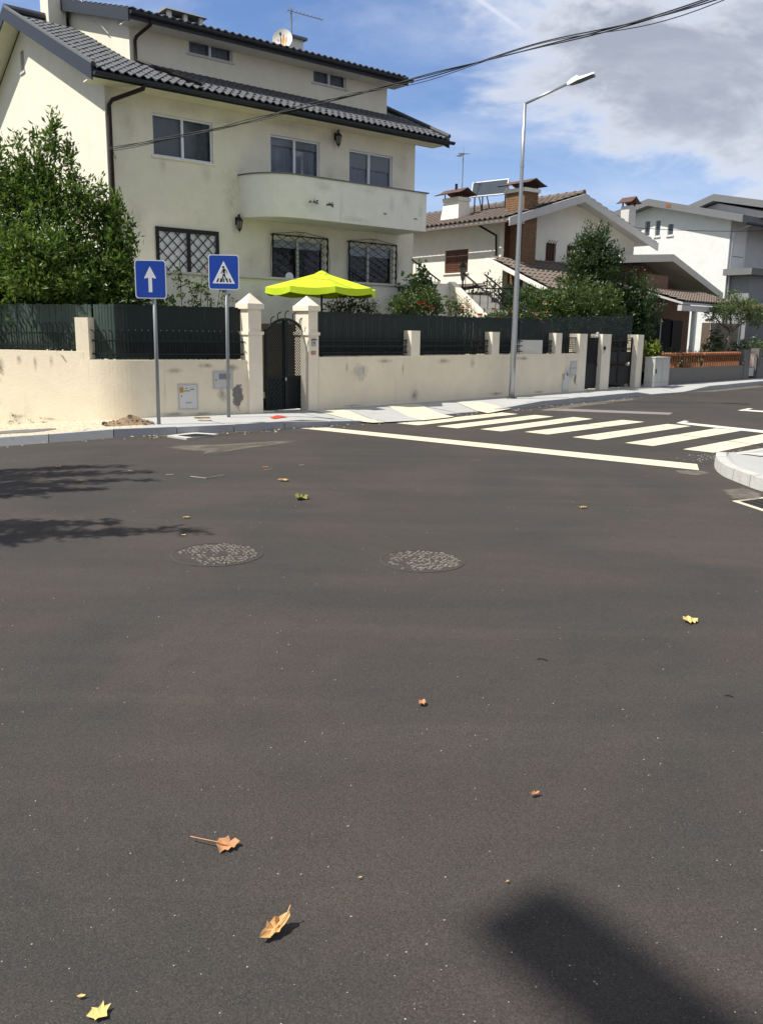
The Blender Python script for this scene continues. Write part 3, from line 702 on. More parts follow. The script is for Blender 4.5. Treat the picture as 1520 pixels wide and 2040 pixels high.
def slider(parent, x0, x1, z0, z1, frame='alu', back='room', split=.5, box=0.0, y=.05, bmat='shutter_box', back2=None, open_left=False):
    """sliding window: frame, meeting stiles, two panes, what hangs behind them"""
    t = .045; mb = MB()
    mb.box(x0, x0 + t, y, y + .06, z0, z1); mb.box(x1 - t, x1, y, y + .06, z0, z1); mb.box(x0 + t, x1 - t, y + .002, y + .058, z1 - t, z1); mb.box(x0 + t, x1 - t, y + .002, y + .058, z0, z0 + t)
    xm = x0 + (x1 - x0) * split
    mb.box(xm - .03, xm + .03, y - .006, y + .066, z0 + t, z1 - t)
    wdw = mb.build('window', frame, parent)
    MB().quad((x0 + t, y + .045, z0 + t), (xm, y + .045, z0 + t), (xm, y + .045, z1 - t), (x0 + t, y + .045, z1 - t)).build('pane', 'glass', wdw)
    MB().quad((xm, y + .02, z0 + t), (x1 - t, y + .02, z0 + t), (x1 - t, y + .02, z1 - t), (xm, y + .02, z1 - t)).build('pane', 'glass', wdw)
    zt = z1 - t
    if box:
        MB().box(x0 + .01, x1 - .01, y + .075, y + .088, z1 - box, z1).build('roller_shutter', bmat, wdw); zt = z1 - box
    if back:
        n = 24; m2 = MB()
        for k in range(n):
            a, b = x0 + (x1 - x0) * k / n, x0 + (x1 - x0) * (k + 1) / n; ya = y + .13 + .018 * math.sin(k * 1.9); yb = y + .13 + .018 * math.sin((k + 1) * 1.9)
            m2.quad((a, ya, z0), (b, yb, z0), (b, yb, zt), (a, ya, zt))
        m2.build('curtain' if back == 'curtain' else 'backing', back, wdw)
    return wdw
slider(H, *win_up[0], back='blind'); slider(H, *win_up[1], back='curtain', box=.22)
slider(H, *win_up[2], back='curtain', box=.42, split=.47)
_w = MB().box(1.10, 2.63, .03, .05, 2.75, 4.0).build('window', 'white_frame', H); MB().box(1.13, 1.86, .015, .03, 2.75, 3.97).build('shutter_panel', 'blind_bars', _w); MB().box(1.88, 2.60, .015, .03, 2.75, 3.97).build('shutter_panel', 'blind_bars', _w); slider(H, *win_lo[1], frame='white_frame', back='room', box=.22, bmat='blind_bars'); slider(H, *win_lo[2], frame='white_frame', back='room', box=.28, bmat='blind_bars', split=.46)
MB().box(1.03, 2.66, -.03, .05, 5.535, 5.578).build('sill', 'cream_plaster', H)
# flat lattice grille on the left ground-floor window
gr = MB().box(1.05, 2.68, -.045, -.02, 3.93, 4.03).build('window_grille', 'iron', H)
for a, b in ((1.05, 1.13), (2.60, 2.68), (1.83, 1.92)): MB().box(a, b, -.044, -.021, 2.72, 3.93).build('bar', 'iron', gr)
def lattice(x0, x1, z0, z1, step, y, wd, name, mat, parent):
    k = x0 - (z1 - z0)
    while k < x1:
        for sgn in (1, -1):
            if sgn == 1: a, b = (k, z0), (k + (z1 - z0), z1)
            else: a, b = (k, z1), (k + (z1 - z0), z0)
            (ax, az), (bx, bz) = a, b
            if ax < x0: az += (x0 - ax) * (bz - az) / (bx - ax); ax = x0
            if bx > x1: bz = az + (x1 - ax) * (bz - az) / (bx - ax); bx = x1
            if bx - ax > .04: MB().bar((ax, y - .003 * sgn, az), (bx, y - .003 * sgn, bz), wd, wd * .6, up=(0, 1, 0)).build(name, mat, parent)
        k += step
lattice(1.13, 1.83, 2.75, 3.93, .265, -.032, .022, 'bar', 'iron', gr); lattice(1.92, 2.60, 2.75, 3.93, .265, -.032, .022, 'bar', 'iron', gr)
# bowed wrought-iron grilles
for (x0, x1, z0, z1) in ((4.16, 5.86, 2.86, 4.09), (6.56, 8.22, 3.02, 4.09)):
    y = -.10; g_ = MB(); 
    for a, b in (((x0, z0), (x1, z0)), ((x0, z1), (x1, z1)), ((x0, z0), (x0, z1)), ((x1, z0), (x1, z1))): g_.bar((a[0], y, a[1]), (b[0], y, b[1]), .028)
    for xx in (x0, x1):
        for zz in (z0, z1): g_.bar((xx, y, zz), (xx, .02, zz), .02)
    gi = g_.build('window_grille', 'iron', H)
    n = 9; pitch = (x1 - x0) / n
    for k in range(n + 1):       # vertical wavy bars that touch to form the lattice
        path = []
        m = 12
        for j in range(m + 1):
            ph = 1 if (j % 2) else -1; path.append((x0 + k * pitch + (pitch / 2 if 0 < k < n else pitch / 4) * ph * (1 if k % 2 else -1) * (.96), y, z0 + (z1 - z0) * j / m))
        path = [(min(max(p[0], x0), x1), p[1], p[2]) for p in path]
        MB().tube(path, .0125, 5).build('bar', 'iron', gi)
    xm = (x0 + x1) / 2
    MB().tube([(x0, y, z1 + .02), (x0 + .4, y, z1 + .06), (xm - .12, y, z1 + .11), (xm, y, z1 + .10), (xm + .12, y, z1 + .11), (x1 - .4, y, z1 + .06), (x1, y, z1 + .02)], .008, 4).build('scroll', 'iron', gi)
    for k in (-1, 1): MB().tube([(xm + k * (.06 + .045 * math.cos(a * .7)), y, z1 + .06 + .045 * math.sin(a * .7)) for a in range(9)], .006, 4).build('scroll', 'iron', gi)
    for xx, sg in ((x0, -1), (x1, 1)): MB().tube([(xx, y, z1 - .05), (xx + sg * .05, y, z1 - .35), (xx + sg * .075, y, (z0 + z1) / 2), (xx + sg * .05, y, z0 + .3), (xx, y, z0 + .05)], .006, 4).build('scroll', 'iron', gi)
# balcony: parapet that curves round at its left end
pl = [(3.27 + 1.05 * (1 - math.cos(rad(a))), -1.13 * math.sin(rad(a))) for a in range(0, 91, 6)] + [(x, -1.13) for x in (5, 6, 7, 8)] + [(8.40, -1.13), (8.40, -.02)]
Z0b, Z1b = 4.40, 5.385
mb = MB()
def offs(p, t):
    out = []
    for i, q in enumerate(p):
        a, b = Vector(p[max(i - 1, 0)]), Vector(p[min(i + 1, len(p) - 1)]); d = (b - a).normalized(); out.append((q[0] - d.y * t, q[1] + d.x * t))
    return out
pin = offs(pl, .13); pin[-2] = (8.27, -1.0); pin[-1] = (8.27, -.02)
for i in range(len(pl) - 1):
    a, b, c, d = pl[i], pl[i + 1], pin[i + 1], pin[i]
    mb.quad((*a, Z0b), (*b, Z0b), (*b, Z1b), (*a, Z1b)); mb.quad((*a, Z1b), (*b, Z1b), (*c, Z1b), (*d, Z1b)); mb.quad((*d, Z0b + .14), (*d, Z1b), (*c, Z1b), (*c, Z0b + .14))
mb.poly([(*p, Z0b) for p in pl][::-1]); mb.poly([(*p, Z0b + .14) for p in pin])
bal = mb.build('balcony', 'balcony_plaster', H)
po = offs(pl, -.03); pi_ = offs(pl, .17); po[-2] = (8.46, -1.17); po[-1] = (8.46, -.02); pi_[-2] = (8.24, -.96); pi_[-1] = (8.24, -.02); mb = MB()
for i in range(len(pl) - 1):
    a, b, c, d = po[i], po[i + 1], pi_[i + 1], pi_[i]; mb.hexa([(*a, Z1b + .002), (*b, Z1b + .002), (*c, Z1b + .002), (*d, Z1b + .002)], [(*a, Z1b + .03), (*b, Z1b + .03), (*c, Z1b + .03), (*d, Z1b + .03)])
mb.build('coping', 'roof_concrete', bal)
random.seed(8)
for (x, z, n) in ((4.72, 4.82, 26), (5.22, 4.80, 34), (6.95, 4.74, 9), (8.02, 4.70, 8)):     # weeds and moss in the drain holes
    mb = MB()
    for k in range(n):
        a = random.uniform(0, 6.28); r = random.uniform(0, .11) * (1 if n > 10 else .45); p = Vector((x + r * math.cos(a) * 1.3, -1.137, z + r * math.sin(a) * .55)); mb.ico(p, (random.uniform(.008, .024), .006, random.uniform(.008, .02)), random, .3)
    mb.build('moss_tuft', 'dark_leaf', bal)
# terrace wall in front of the ground floor
mb = MB(); mb.box(-.55, 8.1, -1.30, -1.14, 0, 2.90); mb.box(-.55, 8.1, -1.14, -.0, 0, 2.0); mb.build('terrace_wall', 'terrace_plaster', H)
MB().box(-.6, 8.15, -1.35, -1.09, 2.903, 2.955).build('terrace_coping', 'old_fascia', H)
MB().box(7.50, 8.95, -1.56, -1.40, 0, 3.03).build('landing_wall', 'terrace_plaster', H)

# main roof
thk = math.cos(math.atan(SL)); ev = Vector((0, 1, SL)).normalized(); eu = Vector((1, 0, 0))
RU0, RU1, RV0 = -.48, 9.62, -.62
def rz_(v): return 7.02 + SL * (v - RV0)
mb = MB()
for sgn in (0, 1):
    V_ = (lambda v: v) if sgn == 0 else (lambda v: HD - v)
    a = [(RU0, V_(RV0), rz_(RV0) - .10), (RU1, V_(RV0), rz_(RV0) - .10), (RU1, V_(HD / 2), rz_(HD / 2) - .10), (RU0, V_(HD / 2), rz_(HD / 2) - .10)]
    if sgn: a = a[::-1]
    mb.prism(a, (0, 0, .08))
roof = mb.build('roof', 'fascia', H)
# roof tiles, one by one on the slope towards the street
PU, PV = .192, .30
def tile_mesh():
    mb = MB(); seg = 8
    for (t, h) in ((-.005, .030), (PV + .05, .004)):
        for i in range(seg + 1):
            a = i / seg; x = a * (PU + .012); z = .040 * math.sin(math.pi * min(1, a / .62)) if a < .62 else -.012 * math.sin(math.pi * (a - .62) / .38)
            mb.v.append((x, t, z + h))
    for i in range(seg): mb.f.append((i, i + 1, i + seg + 2, i + seg + 1))
    for i in range(seg + 1): v = mb.v[i]; mb.v.append((v[0], v[1], v[2] - .022))
    b = 2 * (seg + 1)
    for i in range(seg): mb.f.append((b + i, b + i + 1, i + 1, i))
    me = bpy.data.meshes.new('tile'); me.from_pydata(mb.v, [], mb.f); me.materials.append(MATS['tile_dark']); me.update(); return me
TM = tile_mesh(); ang = math.atan(SL); spots = []
ncol = int((RU1 - RU0 - .1) / PU); nrow_s = 7; nrow_g = 19
for j in range(nrow_g):
    for i in range(ncol):
        u = RU0 + .06 + i * PU
        if j >= nrow_s and u > 1.15: continue
        v = RV0 - .05 + j * PV * thk; spots.append((j, u, v))
spots.sort(key=lambda s: (0 if s[1] < 1.15 else 1, s[0], s[1]))
random.seed(2); rest = MB()
for k, (j, u, v) in enumerate(spots):
    z = rz_(v) - .012; jit = random.uniform(-.006, .006)
    if k < 300:
        o = link('tile', TM, None, roof); o.location = (u + jit, v, z + random.uniform(-.003, .003)); o.rotation_euler = (ang + random.uniform(-.01, .01), random.uniform(-.015, .015), random.uniform(-.012, .012))
    else:
        for poly in [1]:
            base = len(rest.v); ca, sa = math.cos(ang), math.sin(ang)
            for vv in TM.vertices: x, y, zz = vv.co; rest.v.append((u + x, v + y * ca - zz * sa, z + y * sa + zz * ca))
            for p in TM.polygons: rest.f.append(tuple(base + q for q in p.vertices))
tag(rest.build('roof_tiles', 'tile_dark', roof), kind='stuff')
tiled_sheet((RU0 + .05, HD - RV0, rz_(RV0)), (1, 0, 0), (0, -1, SL), RU1 - RU0 - .1, (HD / 2 - RV0) / thk).build('roof_tiles', 'tile_dark', roof)
MB().tube([(RU0, HD / 2, rz_(HD / 2) + .06), (RU1, HD / 2, rz_(HD / 2) + .06)], .09, 8).build('ridge_tiles', 'tile_dark', roof)
# the little fall-pipe line across the tiles and verge boards
for u in (RU0, RU1):
    mb = MB(); s0 = -.03 if u < 1 else 0
    for sg in (0, 1):
        V_ = (lambda v: v) if sg == 0 else (lambda v: HD - v)
        mb.hexa([(u + s0 - .0, V_(RV0), rz_(RV0) - .24), (u + s0 + .03, V_(RV0), rz_(RV0) - .24), (u + s0 + .03, V_(HD / 2), rz_(HD / 2) - .24), (u + s0, V_(HD / 2), rz_(HD / 2) - .24)], [(u + s0, V_(RV0), rz_(RV0) + .05), (u + s0 + .03, V_(RV0), rz_(RV0) + .05), (u + s0 + .03, V_(HD / 2), rz_(HD / 2) + .05), (u + s0, V_(HD / 2), rz_(HD / 2) + .05)])
    mb.build('verge_board', 'fascia', roof)
    mb = MB(); mb.tube([(u + .02, RV0, rz_(RV0) + .075), (u + .02, HD / 2, rz_(HD / 2) + .075)], .055, 8); mb.build('verge_tiles', 'tile_dark', roof)
mb = MB()
for sg in (0, 1):
    V_ = (lambda v: v) if sg == 0 else (lambda v: HD - v)
    mb.quad((RU0 + .03, V_(RV0 + .03), rz_(RV0 + .03) - .112), (0, V_(RV0 + .03), rz_(RV0 + .03) - .112), (0, V_(HD / 2), rz_(HD / 2) - .112), (RU0 + .03, V_(HD / 2), rz_(HD / 2) - .112))
mb.build('verge_soffit', 'cream_plaster', roof)
# soffit, fascia and gutter on the street side
MB().box(RU0 + .03, RU1 - .03, RV0 + .02, .02, 6.86, 6.885).build('soffit', 'cream_plaster', roof)
MB().box(RU0 + .002, RU1 - .002, RV0 - .0, RV0 + .025, 6.84, 7.0).build('fascia_board', 'fascia', roof)
mb = MB(); prof = [(RV0 - .005 - .075 + .075 * math.cos(a), 6.935 - .075 * math.sin(a)) for a in [math.pi * k / 8 for k in range(9)]]
for (a, b) in zip(prof, prof[1:]): mb.quad((RU0, a[0], a[1]), (RU1 + .12, a[0], a[1]), (RU1 + .12, b[0], b[1]), (RU0, b[0], b[1]))
mb.poly([(RU0, *p) for p in prof]); mb.poly([(RU1 + .12, *p) for p in prof])
gut = mb.build('gutter', 'fascia', roof)
MB().tube([(.62, RV0 - .08, 6.86), (.60, RV0 - .06, 6.78), (.12, -.12, 6.58), (.06, -.075, 6.48), (.06, -.075, .3)], .048, 8).build('downpipe', 'iron_brown', H, True)
MB().tube([(-.005, -.012, 6.45), (-.005, -.012, .3)], .02, 4).build('corner_bead', 'cream_plaster', H)

# attic storey
AU0, AU1, AV0, AV1 = 1.13, 8.83, 1.2, 9.2
aw = [(2.63, 3.84, 8.29, 8.72), (6.28, 7.38, 8.27, 8.71)]
mb = MB(); holed_wall(mb, AU0, AU1, 7.2, 8.82, aw, .12, AV0)
mb.poly([(AU0, AV1, 7.2), (AU0, AV0, 7.2), (AU0, AV0, 8.82), (AU0, 5.2, 10.02), (AU0, AV1, 8.82)]); mb.poly([(AU1, AV0, 7.2), (AU1, AV1, 7.2), (AU1, AV1, 8.82), (AU1, 5.2, 10.02), (AU1, AV0, 8.82)]); mb.quad((AU1, AV1, 7.2), (AU0, AV1, 7.2), (AU0, AV1, 8.82), (AU1, AV1, 8.82))
mb.build('attic_wall', 'cream_plaster', H)
for h in aw:
    slider(H, *h, back='curtain', y=AV0 + .05, box=.0); MB().box(h[0] - .05, h[1] + .05, AV0 - .03, AV0 + .04, h[2] - .04, h[2] - .002).build('sill', 'old_fascia', H)
ASL = .30
def az_(v): return 8.70 + ASL * (v - .62)
mb = MB(); U0, U1 = .90, 9.12
for sg in (0, 1):
    V_ = (lambda v: v) if sg == 0 else (lambda v: 10.4 - v)
    a = [(U0, V_(.62), az_(.62) - .06), (U1, V_(.62), az_(.62) - .06), (U1, V_(5.2), az_(5.2) - .06), (U0, V_(5.2), az_(5.2) - .06)]
    mb.prism(a if sg == 0 else a[::-1], (0, 0, .10))
ar = mb.build('attic_roof', 'fascia', H)
tiled_sheet((U0 + .03, .57, az_(.57) + .045), (1, 0, 0), (0, 1, ASL), U1 - U0 - .06, 4.63 * 1.044, pu=.192, amp=.045, step=.025).build('attic_tiles', 'tile_dark', ar)
tiled_sheet((U0 + .03, 9.83, az_(.57) + .045), (1, 0, 0), (0, -1, ASL), U1 - U0 - .06, 4.63 * 1.044, pu=.192, amp=.045, step=.025).build('attic_tiles', 'tile_dark', ar)
mb = MB(); mb.hexa([(U0 - .03, .6, az_(.6) - .20), (U0, .6, az_(.6) - .20), (U0, 5.2, az_(5.2) - .20), (U0 - .03, 5.2, az_(5.2) - .20)], [(U0 - .03, .6, az_(.6) + .07), (U0, .6, az_(.6) + .07), (U0, 5.2, az_(5.2) + .07), (U0 - .03, 5.2, az_(5.2) + .07)]); mb.build('verge_board', 'fascia', ar)
MB().box(U0 + .02, U1 - .02, .63, AV0 + .01, 8.56, 8.58).build('soffit', 'terrace_plaster', ar)
MB().box(U0, U1, .602, .63, 8.55, 8.74).build('fascia_board', 'fascia', ar)
mb = MB(); prof = [(.60 - .065 + .065 * math.cos(a), 8.70 - .07 * math.sin(a)) for a in [math.pi * k / 8 for k in range(9)]]
for (a, b) in zip(prof, prof[1:]): mb.quad((U0, a[0], a[1]), (U1 + .1, a[0], a[1]), (U1 + .1, b[0], b[1]), (U0, b[0], b[1]))
mb.poly([(U0, *p) for p in prof]); mb.poly([(U1 + .1, *p) for p in prof]); mb.build('gutter', 'fascia', ar)
MB().tube([(1.42, .56, 8.62), (1.40, .60, 8.52), (1.26, 1.08, 8.36), (1.24, 1.13, 8.28), (1.24, 1.13, 7.86), (1.32, 1.0, 7.80), (2.05, -.55, 7.14)], .04, 8).build('downpipe', 'iron_brown', H, True)
MB().tube([(.84, 3.9, 10.0), (.90, 3.2, 9.45), (.97, 2.75, 9.05), (1.03, 2.45, 8.80), (1.08, 2.3, 8.66)], .009, 5).build('loose_cable', 'white_frame', H)
# chimneys
def chimney(u0, u1, v0, v1, z0, z1, capz, peak, mat, name='chimney'):
    mb = MB(); mb.box(u0, u1, v0, v1, z0, z1); ch = mb.build(name, mat, ar); 
    for uu in (u0 + .05, (u0 + u1) / 2, u1 - .05):
        for vv in (v0 + .05, v1 - .05): MB().box(uu - .05, uu + .05, vv - .05, vv + .05, z1, capz).build('cap_post', 'terrace_plaster', ch)
    o = .09; mb = MB()
    if peak:
        mb.add([(u0 - o, v0 - o, capz), (u1 + o, v0 - o, capz), (u1 + o, v1 + o, capz), (u0 - o, v1 + o, capz), (u0 + .05, (v0 + v1) / 2, capz + peak), (u1 - .05, (v0 + v1) / 2, capz + peak)], [(0, 1, 5, 4), (1, 2, 5), (2, 3, 4, 5), (3, 0, 4), (0, 3, 2, 1)])
    else: mb.box(u0 - o, u1 + o, v0 - o, v1 + o, capz, capz + .07)
    mb.build('chimney_cap', 'roof_concrete', ch); return ch
chimney(2.98, 3.98, 3.0, 3.7, 9.2, 9.62, 9.78, .19, 'terrace_plaster')
chimney(6.62, 7.12, 2.95, 3.6, 9.2, 9.86, 9.863, 0, 'terrace_plaster')
MB().box(.55, 1.0, 4.9, 5.5, 9.4, 10.4).build('chimney', 'cream_plaster', roof)

def hpos(u, v, z):
    c, s_ = math.cos(RZH), math.sin(RZH); return Vector((P0[0] + u * c - v * s_, P0[1] + u * s_ + v * c, z))
# satellite dish and aerials
D = thing('satellite_dish', hpos(6.05, 2.35, 9.26), RZH, 'white satellite dish with rust streaks on the cream house roof', 'satellite dish')
MB().tube([(0, .12, -.15), (0, .12, .28)], .022, 6).build('mast', 'galv', D)
ax = Vector((-.62, -.70, .34)).normalized(); xx = ax.cross(Vector((0, 0, 1))).normalized(); yy = xx.cross(ax).normalized(); mb = MB(); n = 28; cen = Vector((0, 0, .26))
rows = 6
for j in range(rows + 1):
    r = .30 * j / rows
    for k in range(n): a = 2 * math.pi * k / n; p = cen + xx * r * math.cos(a) * .92 + yy * r * math.sin(a) + ax * (r * r * .8); mb.v.append(tuple(p))
for j in range(rows):
    for k in range(n): a = j * n + k; b = j * n + (k + 1) % n; mb.f.append((a, b, b + n, a + n))
mb.build('reflector', 'dish_white', D, True)
for q, (dx, h0, h1, w_) in enumerate(((-.10, -.16, .10, .028), (-.02, -.2, .17, .035), (.05, -.12, .08, .022), (.12, -.06, .04, .018))):
    mb = MB()
    for k in range(8):
        t0, t1 = k / 8, (k + 1) / 8; P_ = lambda t, sx_: (lambda a, b: cen + xx * a + yy * b + ax * ((a * a + b * b) * .8 + .006))(dx + sx_ * w_ * math.sin(math.pi * (.08 + .84 * t)), h0 + (h1 - h0) * t)
        mb.quad(P_(t0, -1), P_(t0, 1), P_(t1, 1), P_(t1, -1))
    mb.build('rust_streak', 'rust', D)
f_ = cen + ax * .42 - yy * .08; MB().tube([cen - yy * .29 + ax * .07, f_], .012, 5).build('arm', 'galv', D); MB().tube([f_ - ax * .02, f_ - ax * .1], .03, 8).build('receiver', 'iron', D)
def aerial(name, loc, h, rz, elements, label, boom=.9, tilt=.0):
    A = thing(name, loc, rz, label, 'antenna'); MB().tube([(0, 0, 0), (0, 0, h)], .02, 6).build('mast', 'pole_grey', A)
    MB().tube([(-.12, 0, h - .05), (boom, 0, h - .05 - tilt)], .014, 5).build('boom', 'pole_grey', A)
    for k in range(elements):
        x = -.1 + (boom + .1) * k / (elements - 1); ln = .22 if k < 2 else .10; MB().tube([(x, -ln, h - .05 - tilt * x / boom), (x, ln, h - .05 - tilt * x / boom)], .008, 4).build('element', 'pole_grey', A)
    for sg in (-1, 1): MB().tube([(-.02, 0, h - .05), (-.06, .0, h - .05 + sg * .22)], .006, 4).build('reflector_rod', 'galv', A)
    MB().tube([(0, 0, h - .4), (.17, 0, h - .07)], .006, 4).build('brace', 'galv', A)
aerial('roof_aerial', hpos(6.95, 3.3, 9.93), .82, RZH - .25, 10, 'thin television aerial on the chimney of the cream house', .95, .10)

def wall_lantern(u, z, label):
    Lr = thing('wall_lantern', hpos(u, -.0, z), RZH, label, 'lantern', 'wall lanterns on the cream house')
    MB().box(-.035, .035, -.03, -.0, -.02, .16).build('bracket', 'iron', Lr); MB().tube([(0, -.02, .14), (0, -.09, .20), (0, -.15, .17)], .01, 5).build('arm', 'iron', Lr)
    MB().lathe([(.055, -.13), (.082, .06), (.0, .061)], (0, -.15, 0), 6).build('glass', 'lantern_glass', Lr)
    for k in range(6): a = math.pi * k / 3; MB().bar((.055 * math.cos(a), -.15 + .055 * math.sin(a), -.13), (.084 * math.cos(a), -.15 + .084 * math.sin(a), .06), .012).build('rib', 'iron', Lr)
    MB().lathe([(.11, .055), (.085, .09), (.03, .15), (.018, .19), (.028, .20), (.0, .24)], (0, -.15, 0), 6).build('cap', 'iron', Lr); MB().lathe([(.0, -.24), (.012, -.19), (.03, -.17), (.058, -.13)], (0, -.15, 0), 6).build('finial', 'iron', Lr)
wall_lantern(6.16, 6.62, 'black wall lantern between the upper balcony windows'); wall_lantern(3.19, 4.26, 'black wall lantern under the left end of the curved balcony')
t = thing('white_chair_back', hpos(4.25, -.75, 2.62), RZH, 'rounded white board standing behind the terrace wall', 'board'); MB().prism([(-.11, 0, 0)] + [(.11 * math.cos(a), 0, .40 + .11 * math.sin(a)) for a in [math.pi - math.pi * k / 10 for k in range(11)]] + [(.11, 0, 0)], (0, .03, 0)).build('board', 'sign_white', t)

# stair down to the garden on the right of the house
S = thing('garden_stair', hpos(8.95, -1.56, 0), RZH, 'cream sloping stair wall with dark railings beside the house', 'stair')
mb = MB(); mb.prism([(0, .15, .35), (0, .15, 3.03), (0, 0, 3.03), (0, -2.1, 1.60), (0, -2.1, .35)], (.16, 0, 0)); mb.build('stair_wall', 'pillar_plaster', S)
MB().prism([(-.03, 0.1, 3.035), (-.03, -.02, 3.09), (-.03, -2.13, 1.65), (-.03, -2.13, 1.595)], (.22, 0, 0)).build('coping', 'pillar_plaster', S)
for k in range(7):
    z1 = 2.75 - .2 * k; MB().box(.18, 1.3, -.02 - .33 * (k + 1), -.02 - .33 * k, .35, z1).build('step', 'old_concrete', S)
for off_ in (.5, 1.35):
    MB().bar((off_, 0, 3.35), (off_, -2.3, 1.98), .035).build('handrail', 'iron', S)
    for k in range(8): y = -.10 - .3 * k; z = 3.35 - 2.5 * (-y) / 4.2; MB().bar((off_, y, z - .75), (off_, y, z), .014).build('baluster', 'iron', S)
R_ = thing('landing_railing', hpos(7.62, -1.48, 3.03), RZH, 'dark sloping railing at the right corner of the cream house', 'railing')
MB().bar((0, 0, .58), (1.05, 0, .06), .03).build('handrail', 'iron', R_); MB().bar((0, 0, .03), (1.04, 0, .03), .02).build('bottom_rail', 'iron', R_)
for k in range(9): x = .04 + k * .115; MB().bar((x, 0, .03), (x, 0, .58 - .49 * x), .012).build('baluster', 'iron', R_)
c = Vector((2.9, 27.3, .35)); R_ = thing('dark_railing', c, rad(15), 'black vertical bar railing behind the garden stair', 'railing')
for z in (.75, 2.72): MB().bar((-.8, 0, z), (2.2, 0, z), .035).build('rail', 'iron', R_)
for k in range(22): x = -.75 + k * .14; MB().bar((x, 0, .5), (x, 0, 2.72), .02).build('baluster', 'iron', R_)
c = Vector((2.36, 27, .35)); Lp = thing('garden_lamp_post', c, 0, 'black garden lamp post with lantern beside the stair railing', 'lamp post')
MB().tube([(0, 0, 0), (0, 0, 2.9)], [.04, .025], 8).build('post', 'iron', Lp); MB().lathe([(.03, 2.9), (.06, 2.96), (.10, 3.30)], (0, 0, 0), 6).build('glass', 'lantern_glass', Lp); MB().lathe([(.13, 3.3), (.05, 3.42), (.02, 3.46), (0, 3.54)], (0, 0, 0), 6).build('cap', 'iron', Lp)

# ------------------------------------------------------------------ boundary wall, screens and railings
RZW = rad(45.75)
BW = thing('boundary_wall', (0, 0, 0), 0, 'cream rendered garden wall with pillars, green slat screens and railings', 'wall')
K = Vector((-4.75, 15.6, 0)); dl = Vector((-2.5, .7, 0)).normalized(); GLP = Vector((-2.35, 16.92, 0)) - WD * .33     # front corner of the left gate pillar
dr = (GLP + WB * .06 - K).normalized()
arcpts = []
p1, p2 = K + dl * .55, K + dr * .62
for k in range(15):
    t = k / 14; arcpts.append(p1 * (1 - t) ** 2 + K * 2 * t * (1 - t) + p2 * t * t)
def strip_wall(name, pts, ztop, thick, mat, parent, zb=-.25):
    mb = MB(); inn_ = off(pts, thick)
    for i in range(len(pts) - 1):
        a, b, c, d = pts[i], pts[i + 1], inn_[i + 1], inn_[i]
        mb.quad((a.x, a.y, zg(a.x) + zb), (b.x, b.y, zg(b.x) + zb), (b.x, b.y, ztop), (a.x, a.y, ztop)); mb.quad((a.x, a.y, ztop), (b.x, b.y, ztop), (c.x, c.y, ztop), (d.x, d.y, ztop)); mb.quad((c.x, c.y, -1), (d.x, d.y, -1), (d.x, d.y, ztop), (c.x, c.y, ztop))
    a, b, c, d = pts[0], pts[-1], inn_[-1], inn_[0]
    mb.quad((a.x, a.y, -1), (a.x, a.y, ztop), (d.x, d.y, ztop), (d.x, d.y, -1)); mb.quad((b.x, b.y, -1), (c.x, c.y, -1), (c.x, c.y, ztop), (b.x, b.y, ztop))
    return mb.build(name, mat, parent)
left_pts = [K + dl * x for x in (9.5, 7.5, 5.5, 4.5, 3.5, 2.5, 1.5, .72)]
strip_wall('wall_section', left_pts, 1.28, .22, 'wall_plaster', BW)
curve_pts = [K + dl * .72] + arcpts + [K + dr * x for x in (.9, 1.4, 1.9)] + [GLP + WB * .06]
strip_wall('wall_section', curve_pts, 1.14, .22, 'wall_plaster', BW)
def obox(mb, o, ex, ey, x0, x1, y0, y1, z0, z1):
    P = lambda x, y, z: tuple(o + ex * x + ey * y + Vector((0, 0, z)))
    return mb.hexa([P(x0, y0, z0), P(x1, y0, z0), P(x1, y1, z0), P(x0, y1, z0)], [P(x0, y0, z1), P(x1, y0, z1), P(x1, y1, z1), P(x0, y1, z1)])
ex = -dl; ey = Vector((-ex.y, ex.x, 0)); o = K + dl * .86
obox(MB(), o, ex, ey, -.0, .27, .003, .26, 1.0, 1.885).build('pillar', 'wall_plaster', BW)
for s in (2.4, 4.6): obox(MB(), K + dl * (.86 + s), ex, ey, 0, .27, .003, .26, 1.0, 1.885).build('pillar', 'wall_plaster', BW)
# straight part along the street
def wsec(s0, s1, z1, nm='wall_section', y0=0.0, th=.2, mat='wall_plaster'): return obox(MB(), W0, WD, WB, s0, s1, y0, y0 + th, -.1, z1).build(nm, mat, BW)
wsec(.26, 10.12, 1.185)
for s0, s1 in ((3.06, 3.36), (6.06, 6.36), (8.92, 9.22)): obox(MB(), W0, WD, WB, s0, s1, .002, .27, 1.0, 1.745).build('pillar', 'pillar_plaster', BW)
for s0, s1, dep in ((10.12, 10.52, .34), (11.36, 11.86, .40), (13.48, 13.85, .36)): obox(MB(), W0, WD, WB, s0, s1, -.006, dep, 0, 1.735).build('pillar', 'pillar_plaster', BW)
